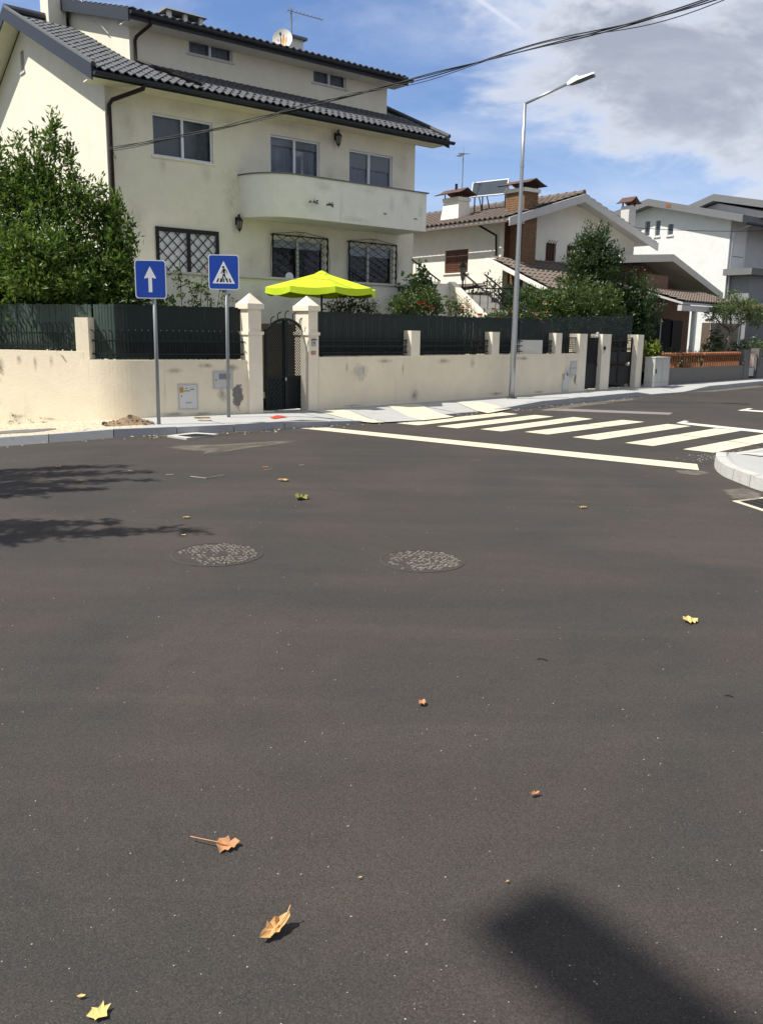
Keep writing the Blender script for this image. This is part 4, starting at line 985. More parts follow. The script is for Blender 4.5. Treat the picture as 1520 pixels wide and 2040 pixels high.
# gate pillars with bands and pyramid caps
def gate_pillar(o, wdt, dp):
    P = lambda x, y, z: tuple(o + WD * x + WB * y + Vector((0, 0, z)))
    p = obox(MB(), o, WD, WB, 0, wdt, 0, dp, -.1, 1.62).build('gate_pillar', 'pillar_plaster', BW)
    obox(MB(), o, WD, WB, -.025, wdt + .025, -.025, dp + .025, 1.62, 1.68).build('band', 'pillar_plaster', p)
    obox(MB(), o, WD, WB, .012, wdt - .012, .012, dp - .012, 1.68, 2.10).build('shaft', 'pillar_plaster', p)
    obox(MB(), o, WD, WB, -.03, wdt + .03, -.03, dp + .03, 2.10, 2.20).build('collar', 'pillar_plaster', p)
    e = .012; mb = MB().add([P(-e, -e, 2.2), P(wdt + e, -e, 2.2), P(wdt + e, dp + e, 2.2), P(-e, dp + e, 2.2), P(wdt / 2, dp / 2, 2.40)], [(0, 1, 4), (1, 2, 4), (2, 3, 4), (3, 0, 4)]); mb.build('pyramid_cap', 'pillar_plaster', p)
gate_pillar(GLP, .33, .33); gate_pillar(W0.copy(), .27, .42)
# cement patch, rubbed patches
def patch(name, mat, o, ex, ny, pts, lift=.004):
    mb = MB(); mb.poly([tuple(o + ex * x - ny * lift + Vector((0, 0, z))) for x, z in pts]); return mb.build(name, mat, BW)
exr = dr; nyr = Vector((-dr.y, dr.x, 0)); ro = K
random.seed(12)
def ragged(cx, cz, rx, rz, n=26, j=.22): return [(cx + rx * math.cos(2 * math.pi * k / n) * random.uniform(1 - j, 1 + j), cz + rz * math.sin(2 * math.pi * k / n) * random.uniform(1 - j, 1 + j)) for k in range(n)]
Lr_ = (GLP + WB * .06 - K).length
def soft_patch(name, mat, o, exx, cx, cz, rx, rz, lift=.004, zmin=None, par=None):
    ny = Vector((-exx.y, exx.x, 0)); vs_ = []; fall = []; fs = []; n = 20; rings = (0, .35, .65, .85, 1.0)
    for r in rings:
        for k in range(n):
            a = 2 * math.pi * k / n; x, z = cx + rx * r * math.cos(a), cz + rz * r * math.sin(a)
            if zmin is not None: z = max(zmin, z)
            vs_.append(tuple(o + exx * x - ny * lift + Vector((0, 0, z)))); fall.append(1 - r)
    for j in range(len(rings) - 1):
        for k in range(n): a, b = j * n + k, j * n + (k + 1) % n; fs.append((a, b, b + n, a + n))
    me = bpy.data.meshes.new(name); me.from_pydata(vs_, [], fs); at_ = me.attributes.new('fall', 'FLOAT', 'POINT')
    for i, v in enumerate(fall): at_.data[i].value = v
    return link(name, me, mat, par or BW)
soft_patch('cement_patch', 'soft_cement', ro, exr, Lr_ - .20, .46, .21, .42, .004, .125)
soft_patch('worn_patch', 'soft_pale', W0, WD, 1.45, .86, .42, .36, .003); soft_patch('damp_streak', 'soft_drip', W0, WD, 1.06, .95, .075, .24, .0045); soft_patch('damp_streak', 'soft_drip', W0, WD, 1.55, .92, .04, .2, .0045)
soft_patch('worn_patch', 'soft_pale', W0, WD, 9.65, .62, .5, .5, .003); soft_patch('cement_patch', 'soft_cement', W0, WD, 10.0, .50, .10, .34, .0045)
hx = Vector((1, 0, 0)); h0 = Vector((0, 0, 0))
for (x, z, rx, rz) in [(1.3, 5.40, .15, .3), (2.4, 5.35, .2, .35), (3.1, 5.25, .55, .6), (3.05, 4.75, .35, .5), (3.0, 6.6, .6, .3), (.5, 6.2, .35, .5), (5.9, 6.6, .5, .3), (1.9, 6.7, .7, .2), (6.0, 5.6, .3, .6), (8.5, 6.3, .4, .6), (8.4, 3.6, .35, .5), (3.6, 3.4, .4, .4), (.6, 4.2, .4, .7), (6.2, 3.7, .3, .5), (4.6, 6.75, 1.5, .15)]: soft_patch('weather_mark', 'soft_grey', h0, hx, x, z, rx, rz, .004, None, H)
for (x, z, rx, rz) in [(5.0, 5.2, .4, .2), (6.4, 5.25, .5, .15), (7.2, 5.0, .12, .35), (7.7, 5.15, .25, .25), (8.2, 4.9, .15, .4), (4.7, 4.75, .4, .25), (6.0, 4.5, .8, .12)]: soft_patch('weather_mark', 'soft_grey', Vector((0, -1.13, 0)), hx, x, z, rx, rz, .004, None, H)
for (x, z, rx, rz) in [(1.0, 2.5, .2, .5), (2.2, 2.4, .35, .5), (3.0, 2.5, .25, .45), (3.8, 2.4, .5, .5), (5.0, 2.6, .4, .3), (6.4, 2.5, .4, .4), (7.5, 2.5, .5, .4)]: soft_patch('weather_mark', 'soft_grey', Vector((0, -1.30, 0)), hx, x, z, rx, rz, .004, None, H)
for k, (x, z, rx, rz) in enumerate([(1.0, .95, .3, .12), (1.6, 1.04, .35, .10), (2.1, 1.0, .3, .14), (1.9, .5, .25, .3), (.9, .15, .5, .08), (1.5, .14, .4, .07)]): soft_patch('damp_streak', 'soft_drip', ro, exr, x, z, rx, rz, .003, .0)
for k, (x, z, rx, rz) in enumerate([(1.4, 1.1, .10, .22), (1.75, 1.05, .08, .3), (2.1, 1.12, .12, .2), (2.5, 1.0, .15, .3), (2.9, 1.12, .2, .2), (2.2, .05, .5, .08), (1.5, .03, .4, .06)]): soft_patch('damp_streak', 'soft_drip', K, -dl, -x, z, rx, rz, .003)
for k, (x, z, rx, rz) in enumerate([(2.2, 1.08, .5, .1), (4.2, 1.05, .5, .14), (5.3, 1.0, .2, .25), (7.4, 1.08, .6, .1), (3.2, .3, .3, .3), (6.3, .2, .6, .1), (8.2, .17, .5, .08), (1.2, .15, .6, .06), (2.8, .9, .08, .3)]): soft_patch('damp_streak', 'soft_drip', W0, WD, x, z, rx, rz, .0025, .1)

def screen(path, z0, z1, pitch, wd, mat, setback, jitter=.006, seed=1, gap_mat='dark_hole'):
    """upright slats wired side by side along a path; returns the top wire with the slats as its pieces"""
    R = random.Random(seed); tot = sum((b - a).length for a, b in zip(path, path[1:])); n = int(tot / pitch)
    q = off(path, setback)
    top = MB().tube([(p.x, p.y, z1 - .05) for p in q], .006, 4); top.tube([(p.x, p.y, z0 + .12) for p in q], .006, 4); sc_ = top.build('slat_screen', mat, BW)
    def at_len(s):
        for a, b in zip(q, q[1:]):
            l_ = (b - a).length
            if s <= l_: return a.lerp(b, s / l_), (b - a).normalized()
            s -= l_
        return q[-1], (q[-1] - q[-2]).normalized()
    scale = sum((b - a).length for a, b in zip(q, q[1:])) / tot
    for k in range(n):
        p, d = at_len((k + .5) * pitch * scale); nn = Vector((-d.y, d.x, 0)); tz = z1 + R.uniform(-.012, .012); tl = R.uniform(-jitter, jitter); cv = (.006 if mat == 'screen_green' else .002) + R.uniform(-.002, .002)
        a = p - d * wd / 2; b = p + d * wd / 2; m = p - nn * cv
        mb = MB(); mb.add([(a.x, a.y, z0), (m.x, m.y, z0), (b.x, b.y, z0), (a.x + tl, a.y, tz), (m.x + tl, m.y, tz), (b.x + tl, b.y, tz)], [(0, 1, 4, 3), (1, 2, 5, 4)]); mb.build('slat', mat, sc_)
    return sc_
screen([K + dl * x for x in (6.5, 3.5, .60)], 1.30, 2.12, .069, .0655, 'screen_green', .20, seed=3)
sp = [K + dl * .58] + arcpts + [K + dr * 1.4, GLP + WB * .06]
screen([K + dl * .58] + arcpts[:7], 1.155, 2.125, .066, .062, 'screen_green', .19, seed=4)
screen(arcpts[5:] + [K + dr * 1.4, GLP + WB * .06], 1.155, 2.125, .060, .0595, 'screen_shaded', .19, .002, seed=14)
for a, b, sd2 in ((.30, 9.0, 5),): screen([Vector(wp(a, 0)), Vector(wp(b, 0))], 1.20, 2.10, .062, .0615, 'screen_shaded', .24, .001, sd2)
def pickets(path, z0, z1, pitch, setback, bent=True):
    q = off(path, setback); mb = MB(); 
    for z in (z0 + .1, z1 - .12):
        for a, b in zip(q, q[1:]): mb.bar((a.x, a.y, z), (b.x, b.y, z), .035, .03)
    r = mb.build('railing', 'picket', BW)
    tot = [0]
    for a, b in zip(q, q[1:]): tot.append(tot[-1] + (b - a).length)
    n = int(tot[-1] / pitch)
    for k in range(n):
        s = (k + .5) * pitch
        for i in range(len(q) - 1):
            if tot[i] <= s <= tot[i + 1]: p = q[i].lerp(q[i + 1], (s - tot[i]) / (tot[i + 1] - tot[i])); d = (q[i + 1] - q[i]).normalized(); nn = Vector((d.y, -d.x, 0)); break
        path_ = [(p.x, p.y, z0 + .005), (p.x, p.y, z1)] + ([tuple(p + nn * .02 - d * .02 + Vector((0, 0, z1 + .05))), tuple(p + nn * .055 - d * .05 + Vector((0, 0, z1 + .075)))] if bent else [])
        MB().tube(path_, .0095, 5).build('bar', 'picket', r)
        c = p + d * pitch / 2; MB().tube([(c.x, c.y, z0 + .1), (c.x, c.y, z1 - .12)], .006, 4).build('bar', 'picket', r)
    return r
pickets([K + dl * x for x in (6.5, 3.5, .90)], 1.285, 1.72, .112, .10); pickets(sp, 1.145, 1.60, .112, .10)
for s0, s1 in ((.30, 3.04), (3.38, 6.04), (6.38, 8.90)):
    mb = MB(); P = lambda s, z: Vector(wp(s, .12, z))
    for z in (1.26, 1.40, 1.52): mb.bar(P(s0, z), P(s1, z), .03, .025)
    r = mb.build('railing', 'picket', BW); n = int((s1 - s0) / .085)
    for k in range(n):
        s = s0 + (k + .5) * (s1 - s0) / n; MB().bar(P(s, 1.19), P(s, 1.56), .012).build('bar', 'picket', r)
    mb = MB()
    for k in range(n):
        s = s0 + (k + .5) * (s1 - s0) / n; e = (s1 - s0) / n / 2
        for zz in (1.285, 1.455):
            mb.bar(P(s - e, zz), P(s + e, zz + .09), .010, .006); mb.bar(P(s - e, zz + .09), P(s + e, zz), .010, .006)
    mb.build('lattice', 'picket', r)
# openwork panel and shade net above the far gates
mb = MB(); P = lambda s, z: Vector(wp(s, .12, z))
for z in (1.21, 1.62): mb.bar(P(9.22, z), P(10.12, z), .03)
r = mb.build('railing', 'picket', BW)
for k in range(12): s = 9.26 + k * .075; MB().bar(P(s, 1.19), P(s, 1.62), .012).build('bar', 'picket', r)
for k in range(6): z = 1.26 + k * .06; MB().bar(P(9.22, z), P(10.12, z), .012).build('bar', 'picket', r)
mb = MB(); mb.quad(wp(9.0, .26, 1.2), wp(13.55, .26, 1.6), wp(13.55, .26, 2.32), wp(9.0, .26, 2.17)); mb.build('shade_net', 'shade_net', BW)
for s in (9.15, 13.5): MB().tube([wp(s, .27, 1.2), wp(s, .27, 2.3)], .015, 5).build('net_post', 'picket', BW)

# arched garden gate
GO = Vector((-2.33, 17.12, .12)); GT = thing('arched_gate', GO, rad(45.5), 'dark green arched double gate with round holes between capped pillars', 'gate')
GWD = 1.06
def arch(x): t = (x - GWD / 2) / (GWD / 2); return 1.38 + .45 * math.sqrt(max(0, 1 - t * t)) if abs(t) < .86 else 1.38 + .45 * math.sqrt(1 - .86 ** 2)
for (x0, x1) in ((.01, .50), (.535, 1.05)):
    leaf = MB(); xs = np.linspace(x0, x1, 14)
    for a, b in zip(xs, xs[1:]): leaf.hexa([(a, 0, arch(a) - .05), (b, 0, arch(b) - .05), (b, .035, arch(b) - .05), (a, .035, arch(a) - .05)], [(a, 0, arch(a)), (b, 0, arch(b)), (b, .035, arch(b)), (a, .035, arch(a))])
    for xe in (x0, x1 - .045): leaf.box(xe, xe + .045, -.002, .037, .02, arch(xe + .02) - .03)
    leaf.box(x0, x1, -.003, .038, .64, .69); leaf.box(x0, x1, -.003, .038, .02, .07); lf = leaf.build('gate_leaf', 'gate_green', GT)
    MB().box(x0 + .02, x1 - .02, .012, .018, .04, .66).build('solid_panel', 'gate_green', lf)
    lattice(x0 + .04, x1 - .04, .07, .64, .105, .008, .014, 'bar', 'gate_green', lf)
    # perforated sheet: hexagonal openings left between staggered strips
    mb = MB(); st = .058; rows = int((1.85 - .69) / (st * .5))
    for j in range(rows):
        z = .69 + j * st * .5
        for i in range(-1, int((x1 - x0) / st) + 1):
            x = x0 + .045 + (i + .5 * (j % 2)) * st
            if x < x0 + .02 or x > x1 - .02 or z > arch(x) - .03: continue
            r = .0125; R2 = st * .5 * 1.0
            for k in range(4):     # diamond cell ring with a hole in its middle
                a1, a2 = k * math.pi / 2, (k + 1) * math.pi / 2
                am = (a1 + a2) / 2
                o1 = (x + R2 * math.cos(a1), .016, z + R2 * math.sin(a1)); o2 = (x + R2 * math.cos(a2), .016, z + R2 * math.sin(a2))
                mb.add([o1, o2, (x + r * math.cos(a2), .016, z + r * math.sin(a2)), (x + r * math.cos(am), .016, z + r * math.sin(am)), (x + r * math.cos(a1), .016, z + r * math.sin(a1))], [(0, 1, 2, 3, 4)])
    mb.build('perforated_sheet', 'gate_green', lf)
MB().box(.485, .55, -.02, -.003, .05, 1.80).build('meeting_stile', 'gate_green', GT); MB().box(.47, .50, -.05, -.02, .60, .66).build('lock', 'galv', GT)
for x in (.17, .34, .53, .72, .90): MB().tube([(x, .018, arch(x)), (x, .018, arch(x) + .09), (x + .02, -.01, arch(x) + .13), (x + .045, -.04, arch(x) + .14)], .011, 5).build('hook', 'gate_green', GT)
MB().tube([(1.13, -.02, 1.42), (1.13, -.02, 1.50), (1.16, -.03, 1.56)], .011, 5).build('hook', 'gate_green', GT)
# dark passage beyond the gate
tag(MB().box(0, 1.5, .0, .08, 0, 1.70).build('passage_wall', 'earth'), 'dark brown wall in the passage behind the arched gate', 'wall').location = (-3.15, 19.3, .15)
bpy.data.objects['passage_wall'].rotation_euler = (0, 0, rad(35))

# far gates
g2 = thing('sheet_gate', wp(10.52, .12, .13), RZW, 'narrow black sheet gate between the far pillars', 'gate')
MB().box(.02, .82, 0, .03, .03, 1.50).build('gate_leaf', 'gate_black', g2)
for k in range(9): MB().box(.05 + k * .09, .065 + k * .09, -.012, 0, .75, 1.55).build('bar', 'gate_black', g2)
MB().box(.0, .84, -.015, .0, .70, .74).build('rail', 'gate_black', g2)
g3 = thing('driveway_gate', wp(11.86, .16, .13), RZW, 'black double driveway gate with bars over solid panels', 'gate')
for (x0, x1) in ((.02, .80), (.83, 1.60)):
    lf = MB(); lf.box(x0, x0 + .04, 0, .04, .0, 1.52); lf.box(x1 - .04, x1, 0, .04, .0, 1.52)
    for z in (.10, .62, .76, 1.12, 1.17, 1.40): lf.box(x0 + .04, x1 - .04, .002, .038, z, z + .03)
    lf = lf.build('gate_leaf', 'gate_black', g3)
    MB().box(x0 + .04, x1 - .04, .015, .022, .13, .62).build('panel', 'gate_black', lf); MB().box(x0 + .04, x1 - .04, .015, .022, .79, 1.08).build('panel', 'gate_black', lf)
    for k in range(9): x = x0 + .08 + k * .078; MB().bar((x, .02, 1.15), (x, .02, 1.52), .012).build('bar', 'gate_black', lf)
    for z in (1.22, 1.28, 1.34): MB().bar((x0 + .04, .02, z), (x1 - .04, .02, z), .012).build('bar', 'gate_black', lf)

# meter boxes, intercom, number, stickers
def meter_box(name, o, exx, x, z, wd, h, mat, label, lid=True):
    ry = Vector((-exx.y, exx.x, 0)); t = thing(name, o + exx * x + Vector((0, 0, z)), math.atan2(exx.y, exx.x), label, 'meter box'); fr = .022
    mb = MB(); mb.box(-fr, 0, -.012, .01, -fr, h + fr); mb.box(wd, wd + fr, -.012, .01, -fr, h + fr); mb.box(0, wd, -.0115, .01, h, h + fr); mb.box(0, wd, -.0115, .01, -fr, 0); mb.build('frame', 'meter_grey', t)
    MB().box(.006, wd - .006, -.016, .005, .006, h - .006).build('door', mat, t); return t
nyq = Vector((-dr.y, dr.x, 0))
e1 = 1.03
m1 = meter_box('electricity_meter_box', K, dr, 1.07, .245, .34, .44, 'meter_white', 'white meter door with yellow warning sticker on the garden wall')
MB().box(.015, .085, -.0185, -.016, .30, .405).build('warning_sticker', 'sticker_yellow', m1); MB().box(.10, .20, -.0185, -.016, .315, .345).build('label_plate', 'sticker_grey', m1); MB().box(.115, .165, -.0185, -.016, .37, .395).build('label_plate', 'sticker_grey', m1)
MB().box(.205, .29, -.0185, -.016, .345, .40).build('label_plate', 'meter_grey', m1); MB().box(.21, .287, -.020, -.0185, .352, .362).build('label_print', 'sign_black', m1); MB().lathe([(0, -.0), (.012, 0)], (0, 0, 0), 10).build('lock', 'dark_hole', m1, loc=(.045, -.0175, .235)).rotation_euler = (rad(90), 0, 0)
MB().box(.12, .23, -.0185, -.016, .10, .125).build('vent', 'sticker_grey', m1)
m2 = meter_box('gas_meter_box', K, dr, 1.74, .62, .36, .30, 'meter_grey', 'grey square meter door beside the crossing sign post')
MB().box(.10, .32, -.0185, -.016, .16, .27).build('label_plate', 'blind', m2); MB().lathe([(0, 0), (.013, 0)], n=10).build('lock', 'dark_hole', m2, loc=(.045, -.0175, .15)).rotation_euler = (rad(90), 0, 0)
m3 = meter_box('meter_box', W0, WD, 9.35, .16, .30, .46, 'meter_white', 'pale meter door with two stickers near the far gates')
MB().box(.01, .07, -.0185, -.016, .31, .46).build('warning_sticker', 'sticker_yellow', m3); MB().box(.19, .25, -.0185, -.016, .40, .49).build('blue_sticker', 'sticker_blue', m3)
m4 = meter_box('gas_meter_box', W0, WD, 9.72, .60, .30, .36, 'meter_grey', 'grey two-part meter door next to the far narrow gate'); MB().box(.0, .30, -.019, -.0165, .175, .185).build('seam', 'dark_hole', m4)
ic = thing('intercom', W0 + WD * .085 + Vector((0, 0, 1.40)), RZW, 'small metal doorbell plate on the right gate pillar', 'doorbell')
MB().box(0, .10, -.02, 0, 0, .13).build('plate', 'galv', ic); MB().box(.035, .06, -.026, -.02, .06, .085).build('button', 'sign_black', ic); MB().box(-.005, .12, -.035, 0, .13, .145).build('hood', 'iron_brown', ic)
nb = thing('house_number_tile', W0 + WD * .075 + Vector((0, 0, 1.235)), RZW, 'terracotta house number tile below the doorbell', 'number plate')
MB().box(0, .115, -.012, 0, 0, .075).build('tile_plate', 'number_tile', nb)
def text_mesh(body, size, mat, parent, loc, name='lettering'):
    cu = bpy.data.curves.new(name, 'FONT'); cu.body = body; cu.size = size; cu.align_x = 'CENTER'; cu.align_y = 'CENTER'
    tmp = bpy.data.objects.new(name, cu); COL.objects.link(tmp); bpy.context.view_layer.update()
    me = bpy.data.meshes.new_from_object(tmp.evaluated_get(bpy.context.evaluated_depsgraph_get())); bpy.data.objects.remove(tmp); me.materials.clear()
    o = link(name, me, mat, parent); o.location = loc; o.rotation_euler = (rad(90), 0, 0); return o
text_mesh('105', .062, 'number_paint', nb, (.0575, -.0145, .0365))
lb = thing('screen_label', Vector(wp(.42, .20, 1.66)), RZW, 'small white label tied to the green screen by the gate', 'label'); MB().box(-.1, 0, -.012, 0, 0, .04).build('plate', 'sign_white', lb)
ic2 = thing('doorbell', Vector(wp(11.44, -.006, 1.28)), RZW, 'small black doorbell on the pillar between the far gates', 'doorbell'); MB().box(0, .09, -.03, 0, 0, .10).build('plate', 'iron', ic2); MB().box(.01, .05, -.02, 0, -.10, -.02).build('card', 'meter_grey', ic2)

# ------------------------------------------------------------------ white neighbour house with the brick chimney
P2 = (4.13, 31.39, 0)
N2 = thing('white_gabled_house', P2, RZH, 'white gabled house with brown tiles and a brick corner chimney', 'house')
fw2 = [(2.22, 2.75, 4.35, 4.98), (3.40, 3.95, 4.35, 4.98)]
mb = MB(); holed_wall(mb, 0, 7.5, 0, 5.62, fw2, .12); mb.poly([(0, 0, 5.62), (7.5, 0, 5.62), (3.3, 0, 6.55)])
mb.quad((7.5, 0, 0), (7.5, 10, 0), (7.5, 10, 5.62), (7.5, 0, 5.62)); mb.quad((7.5, 10, 0), (0, 10, 0), (0, 10, 5.62), (7.5, 10, 5.62))
for (v0, v1, z0, z1) in ((0, 1.76, 0, 5.62), (3.02, 10, 0, 5.62), (1.76, 3.02, 0, 3.90), (1.76, 3.02, 4.73, 5.62)): mb.quad((0, v1, z0), (0, v0, z0), (0, v0, z1), (0, v1, z1))
for a, b in (((1.76, 3.9), (3.02, 3.9)), ((3.02, 3.9), (3.02, 4.73)), ((3.02, 4.73), (1.76, 4.73)), ((1.76, 4.73), (1.76, 3.9))): mb.quad((0, *a), (0, *b), (.1, *b), (.1, *a))
mb.build('wall', 'white_plaster', N2)
sh = MB().box(.06, .09, 1.76, 3.02, 3.90, 4.73).build('shutter', 'wood_shutter', N2)
for k in range(10): MB().box(.048, .06, 1.78, 2.37, 3.93 + k * .08, 3.985 + k * .08).build('slat', 'wood_shutter', sh); MB().box(.048, .06, 2.41, 3.0, 3.93 + k * .08, 3.985 + k * .08).build('slat', 'wood_shutter', sh)
MB().box(-.05, .05, 1.70, 3.08, 3.85, 3.897).build('sill', 'white_plaster', N2)
for (a, b, c, d) in fw2:
    sh = MB().box(a, b, .06, .09, c, d).build('shutter', 'wood_shutter', N2)
    for k in range(4): x = a + .06 + k * .14; MB().tube([(x, -.03, c - .06), (x, -.05, d + .03), (x + .03, -.11, d + .09)], .014, 5).build('bar', 'iron_brown', sh)
s2 = .295; cs = 1 / math.sqrt(1 + s2 * s2)
mb = MB(); RZ2 = 6.62
for sg, ue in ((-1, -.55), (1, 7.95)):
    ze = RZ2 - s2 * abs(3.3 - ue); a = [(ue, -.75, ze), (3.3, -.75, RZ2), (3.3, 10.4, RZ2), (ue, 10.4, ze)]; mb.prism(a if sg < 0 else a[::-1], (0, 0, .07))
r2 = mb.build('roof', 'old_fascia', N2)
tiled_sheet((-.60, -.70, RZ2 - s2 * 3.9 + .09), (0, 1, 0), (1, 0, s2), 11.0, 3.9 / cs, pu=.25, pv=.38, amp=.07, step=.035).build('tiles', 'tile_brown', r2)
tiled_sheet((8.0, -.70, RZ2 - s2 * 4.7 + .09), (0, 1, 0), (-1, 0, s2), 11.0, 4.7 / cs, pu=.25, pv=.38, amp=.07, step=.035).build('tiles', 'tile_brown', r2)
for k in range(28): MB().tube([(3.3, -.75 + k * .4, RZ2 + .14), (3.3, -.33 + k * .4, RZ2 + .125)], [.10, .085], 8).build('ridge_tile', 'tile_brown', r2)
for sg, ue in ((-1, -.58), (1, 8.0)):
    ze = RZ2 - s2 * abs(3.3 - ue); mb = MB(); mb.prism([(ue, -.80, ze - .20), (3.3, -.80, RZ2 - .20), (3.3, -.80, RZ2 + .08), (ue, -.80, ze + .08)][::-sg], (0, .06, 0)); mb.build('bargeboard', 'old_fascia', r2)
MB().box(-.66, -.56, -.75, 10.4, 5.40, 5.47).build('gutter', 'tile_brown', r2); MB().tube([(-.5, .75, 5.42), (-.08, .3, 5.08), (-.06, .28, 4.3)], .04, 6).build('downpipe', 'iron_brown', N2)
MB().box(-.05, .0, .05, .16, 4.2, 5.55).build('corner_strip', 'white_plaster', N2)
MB().box(.02, .95, -.02, -.004, 4.15, 5.55).build('dark_shutter', 'wood_shutter', N2)
# brick chimney, bricks laid one course at a time
cx0, cx1, cy0, cy1, cz0, cz1 = .28, .98, -.62, .25, 3.4, 6.50
ch = MB().box(cx0 + .012, cx1 - .012, cy0 + .012, cy1 - .012, cz0, cz1).build('chimney', 'mortar', N2)
mb = MB(); random.seed(6); z = cz0; row = 0
while z < cz1 - .03:
    bl = .17; hh = .062
    for (ax_, fix, lo, hi) in (('x', cy0, cx0, cx1), ('x', cy1, cx0, cx1), ('y', cx0, cy0, cy1), ('y', cx1, cy0, cy1)):
        t_ = lo - (bl / 2 if row % 2 else 0)
        while t_ < hi - .01:
            a, b = max(lo, t_), min(hi, t_ + bl - .012); e = random.uniform(.0, .010); t_ += bl
            if b - a < .02: continue
            if ax_ == 'x': s_ = 1 if fix == cy1 else -1; y0, y1 = sorted((fix - s_ * .05, fix + s_ * e)); mb.box(a, b, y0, y1, z, z + hh)
            else: s_ = 1 if fix == cx1 else -1; x0, x1 = sorted((fix - s_ * .05, fix + s_ * e)); mb.box(x0, x1, a, b, z, z + hh)
    z += .074; row += 1
tag(mb.build('bricks', 'brick_chimney', ch), kind='stuff')
MB().box(cx0 - .06, cx1 + .06, cy0 - .06, cy1 + .06, 6.50, 6.62).build('collar', 'white_plaster', ch); MB().box(cx0 - .08, cx0 + .0, cy0 - .05, cy1 + .1, 5.42, 5.56).build('flashing', 'white_plaster', ch)
for uu in (cx0 + .03, cx1 - .03):
    for vv in (cy0 + .03, cy1 - .03): MB().bar((uu, vv, 6.62), (uu, vv, 6.76), .03).build('cap_post', 'iron_brown', ch)
def pagoda_cap(parent, x0, x1, y0, y1, z, ht, mat='tile_red'):
    xm = (x0 + x1) / 2; mb = MB(); n = 6
    for sg in (-1, 1):
        prev = None
        for k in range(n + 1):
            t = k / n; xx = xm + sg * (x1 - x0) / 2 * t; zz = z + ht * (1 - t) ** 1.35; q = [(xx, y0, zz), (xx, y1, zz), (xx, y1, zz - .03), (xx, y0, zz - .03)]
            if prev: mb.add(prev + q, [(0, 1, 5, 4), (3, 7, 6, 2), (0, 4, 7, 3), (1, 2, 6, 5)])
            prev = q
    return mb.build('chimney_cap', mat, parent)
pagoda_cap(ch, cx0 - .22, cx1 + .22, cy0 - .2, cy1 + .2, 6.74, .20)
wc = MB(); wc.add([(.28, 2.65, 5.6), (.98, 2.65, 5.6), (.98, 3.72, 5.6), (.28, 3.72, 5.6), (.36, 2.75, 6.62), (.90, 2.75, 6.62), (.90, 3.55, 6.62), (.36, 3.55, 6.62)], [(0, 1, 5, 4), (1, 2, 6, 5), (2, 3, 7, 6), (3, 0, 4, 7), (4, 5, 6, 7)])
wc = wc.build('white_chimney', 'white_plaster', N2); MB().box(.32, .94, 2.70, 3.60, 6.55, 6.68).build('collar', 'white_plaster', wc)
for uu in (.38, .88):
    for vv in (2.78, 3.52): MB().bar((uu, vv, 6.68), (uu, vv, 6.82), .03).build('cap_post', 'iron_brown', wc)
pagoda_cap(wc, .12, 1.14, 2.55, 3.85, 6.80, .22); MB().tube([(.6, 3.15, 6.95), (.6, 3.15, 7.2)], .05, 8).build('flue', 'iron', wc)
# lean-to roof with white edge in front
mb = MB(); mb.prism([(-.9, -.05, 4.15), (-.9, -2.9, 3.0), (4.6, -2.9, 3.0), (4.6, -.05, 4.15)][::-1], (0, 0, .10)); lt = mb.build('porch_roof', 'white_plaster', N2)
tiled_sheet((-.75, -2.95, 3.13), (1, 0, 0), (0, 2.9, 1.17), 5.3, 3.1, pu=.25, pv=.36, amp=.06).build('tiles', 'tile_brown', lt); MB().box(-.5, 4.3, -1.6, -1.45, 0, 3.5).build('porch_wall', 'white_plaster', N2)
mb = MB(); mb.prism([(-.15, .6, 3.35), (-2.1, .6, 3.02), (-2.1, 6.0, 3.02), (-.15, 6.0, 3.35)], (0, 0, .05)); lr = mb.build('side_roof', 'tile_brown', N2); tiled_sheet((-2.15, .55, 3.08), (0, 1, 0), (1.95, 0, .33), 5.5, 2.0, pu=.25, pv=.36, amp=.06).build('tiles', 'tile_brown', lr)
def h2(u, v, z): c, s_ = math.cos(RZH), math.sin(RZH); return Vector((P2[0] + u * c - v * s_, P2[1] + u * s_ + v * c, z))
aerial('neighbour_aerial', h2(.9, 3.15, 6.6), 1.75, RZH + 1.2, 8, 'tall thin aerial on the white chimney of the neighbouring house', .5)
SP = thing('solar_collector', h2(1.5, 2.3, 6.10), RZH, 'tilted solar water collector standing on the brown tiled roof', 'solar panel')
c0, c1 = Vector((0, .92, .70)), Vector((0, -1.0, .62)); upv = Vector((.16, .10, .56)); nrm = (c1 - c0).cross(upv).normalized()
mb = MB(); mb.prism([c0, c1, c1 + upv, c0 + upv], nrm * .07); mb.build('frame', 'alu', SP)
sh_ = lambda a, b: c0 + (c1 - c0) * a + upv * b
q = [sh_(.03, .06), sh_(.97, .06), sh_(.97, .94), sh_(.03, .94)]
MB().poly([p - nrm * .006 for p in q]).build('glass', 'solar_glass', SP); MB().poly([p + nrm * .076 for p in q]).build('glass', 'solar_glass', SP)
for a in (.08, .30, .92): MB().bar(sh_(a, .0), (sh_(a, 0).x, sh_(a, 0).y, -.05), .035).build('leg', 'iron', SP); MB().bar(sh_(a, 1.0), (sh_(a, 0).x + .45, sh_(a, 0).y, .1), .03).build('leg', 'iron', SP)

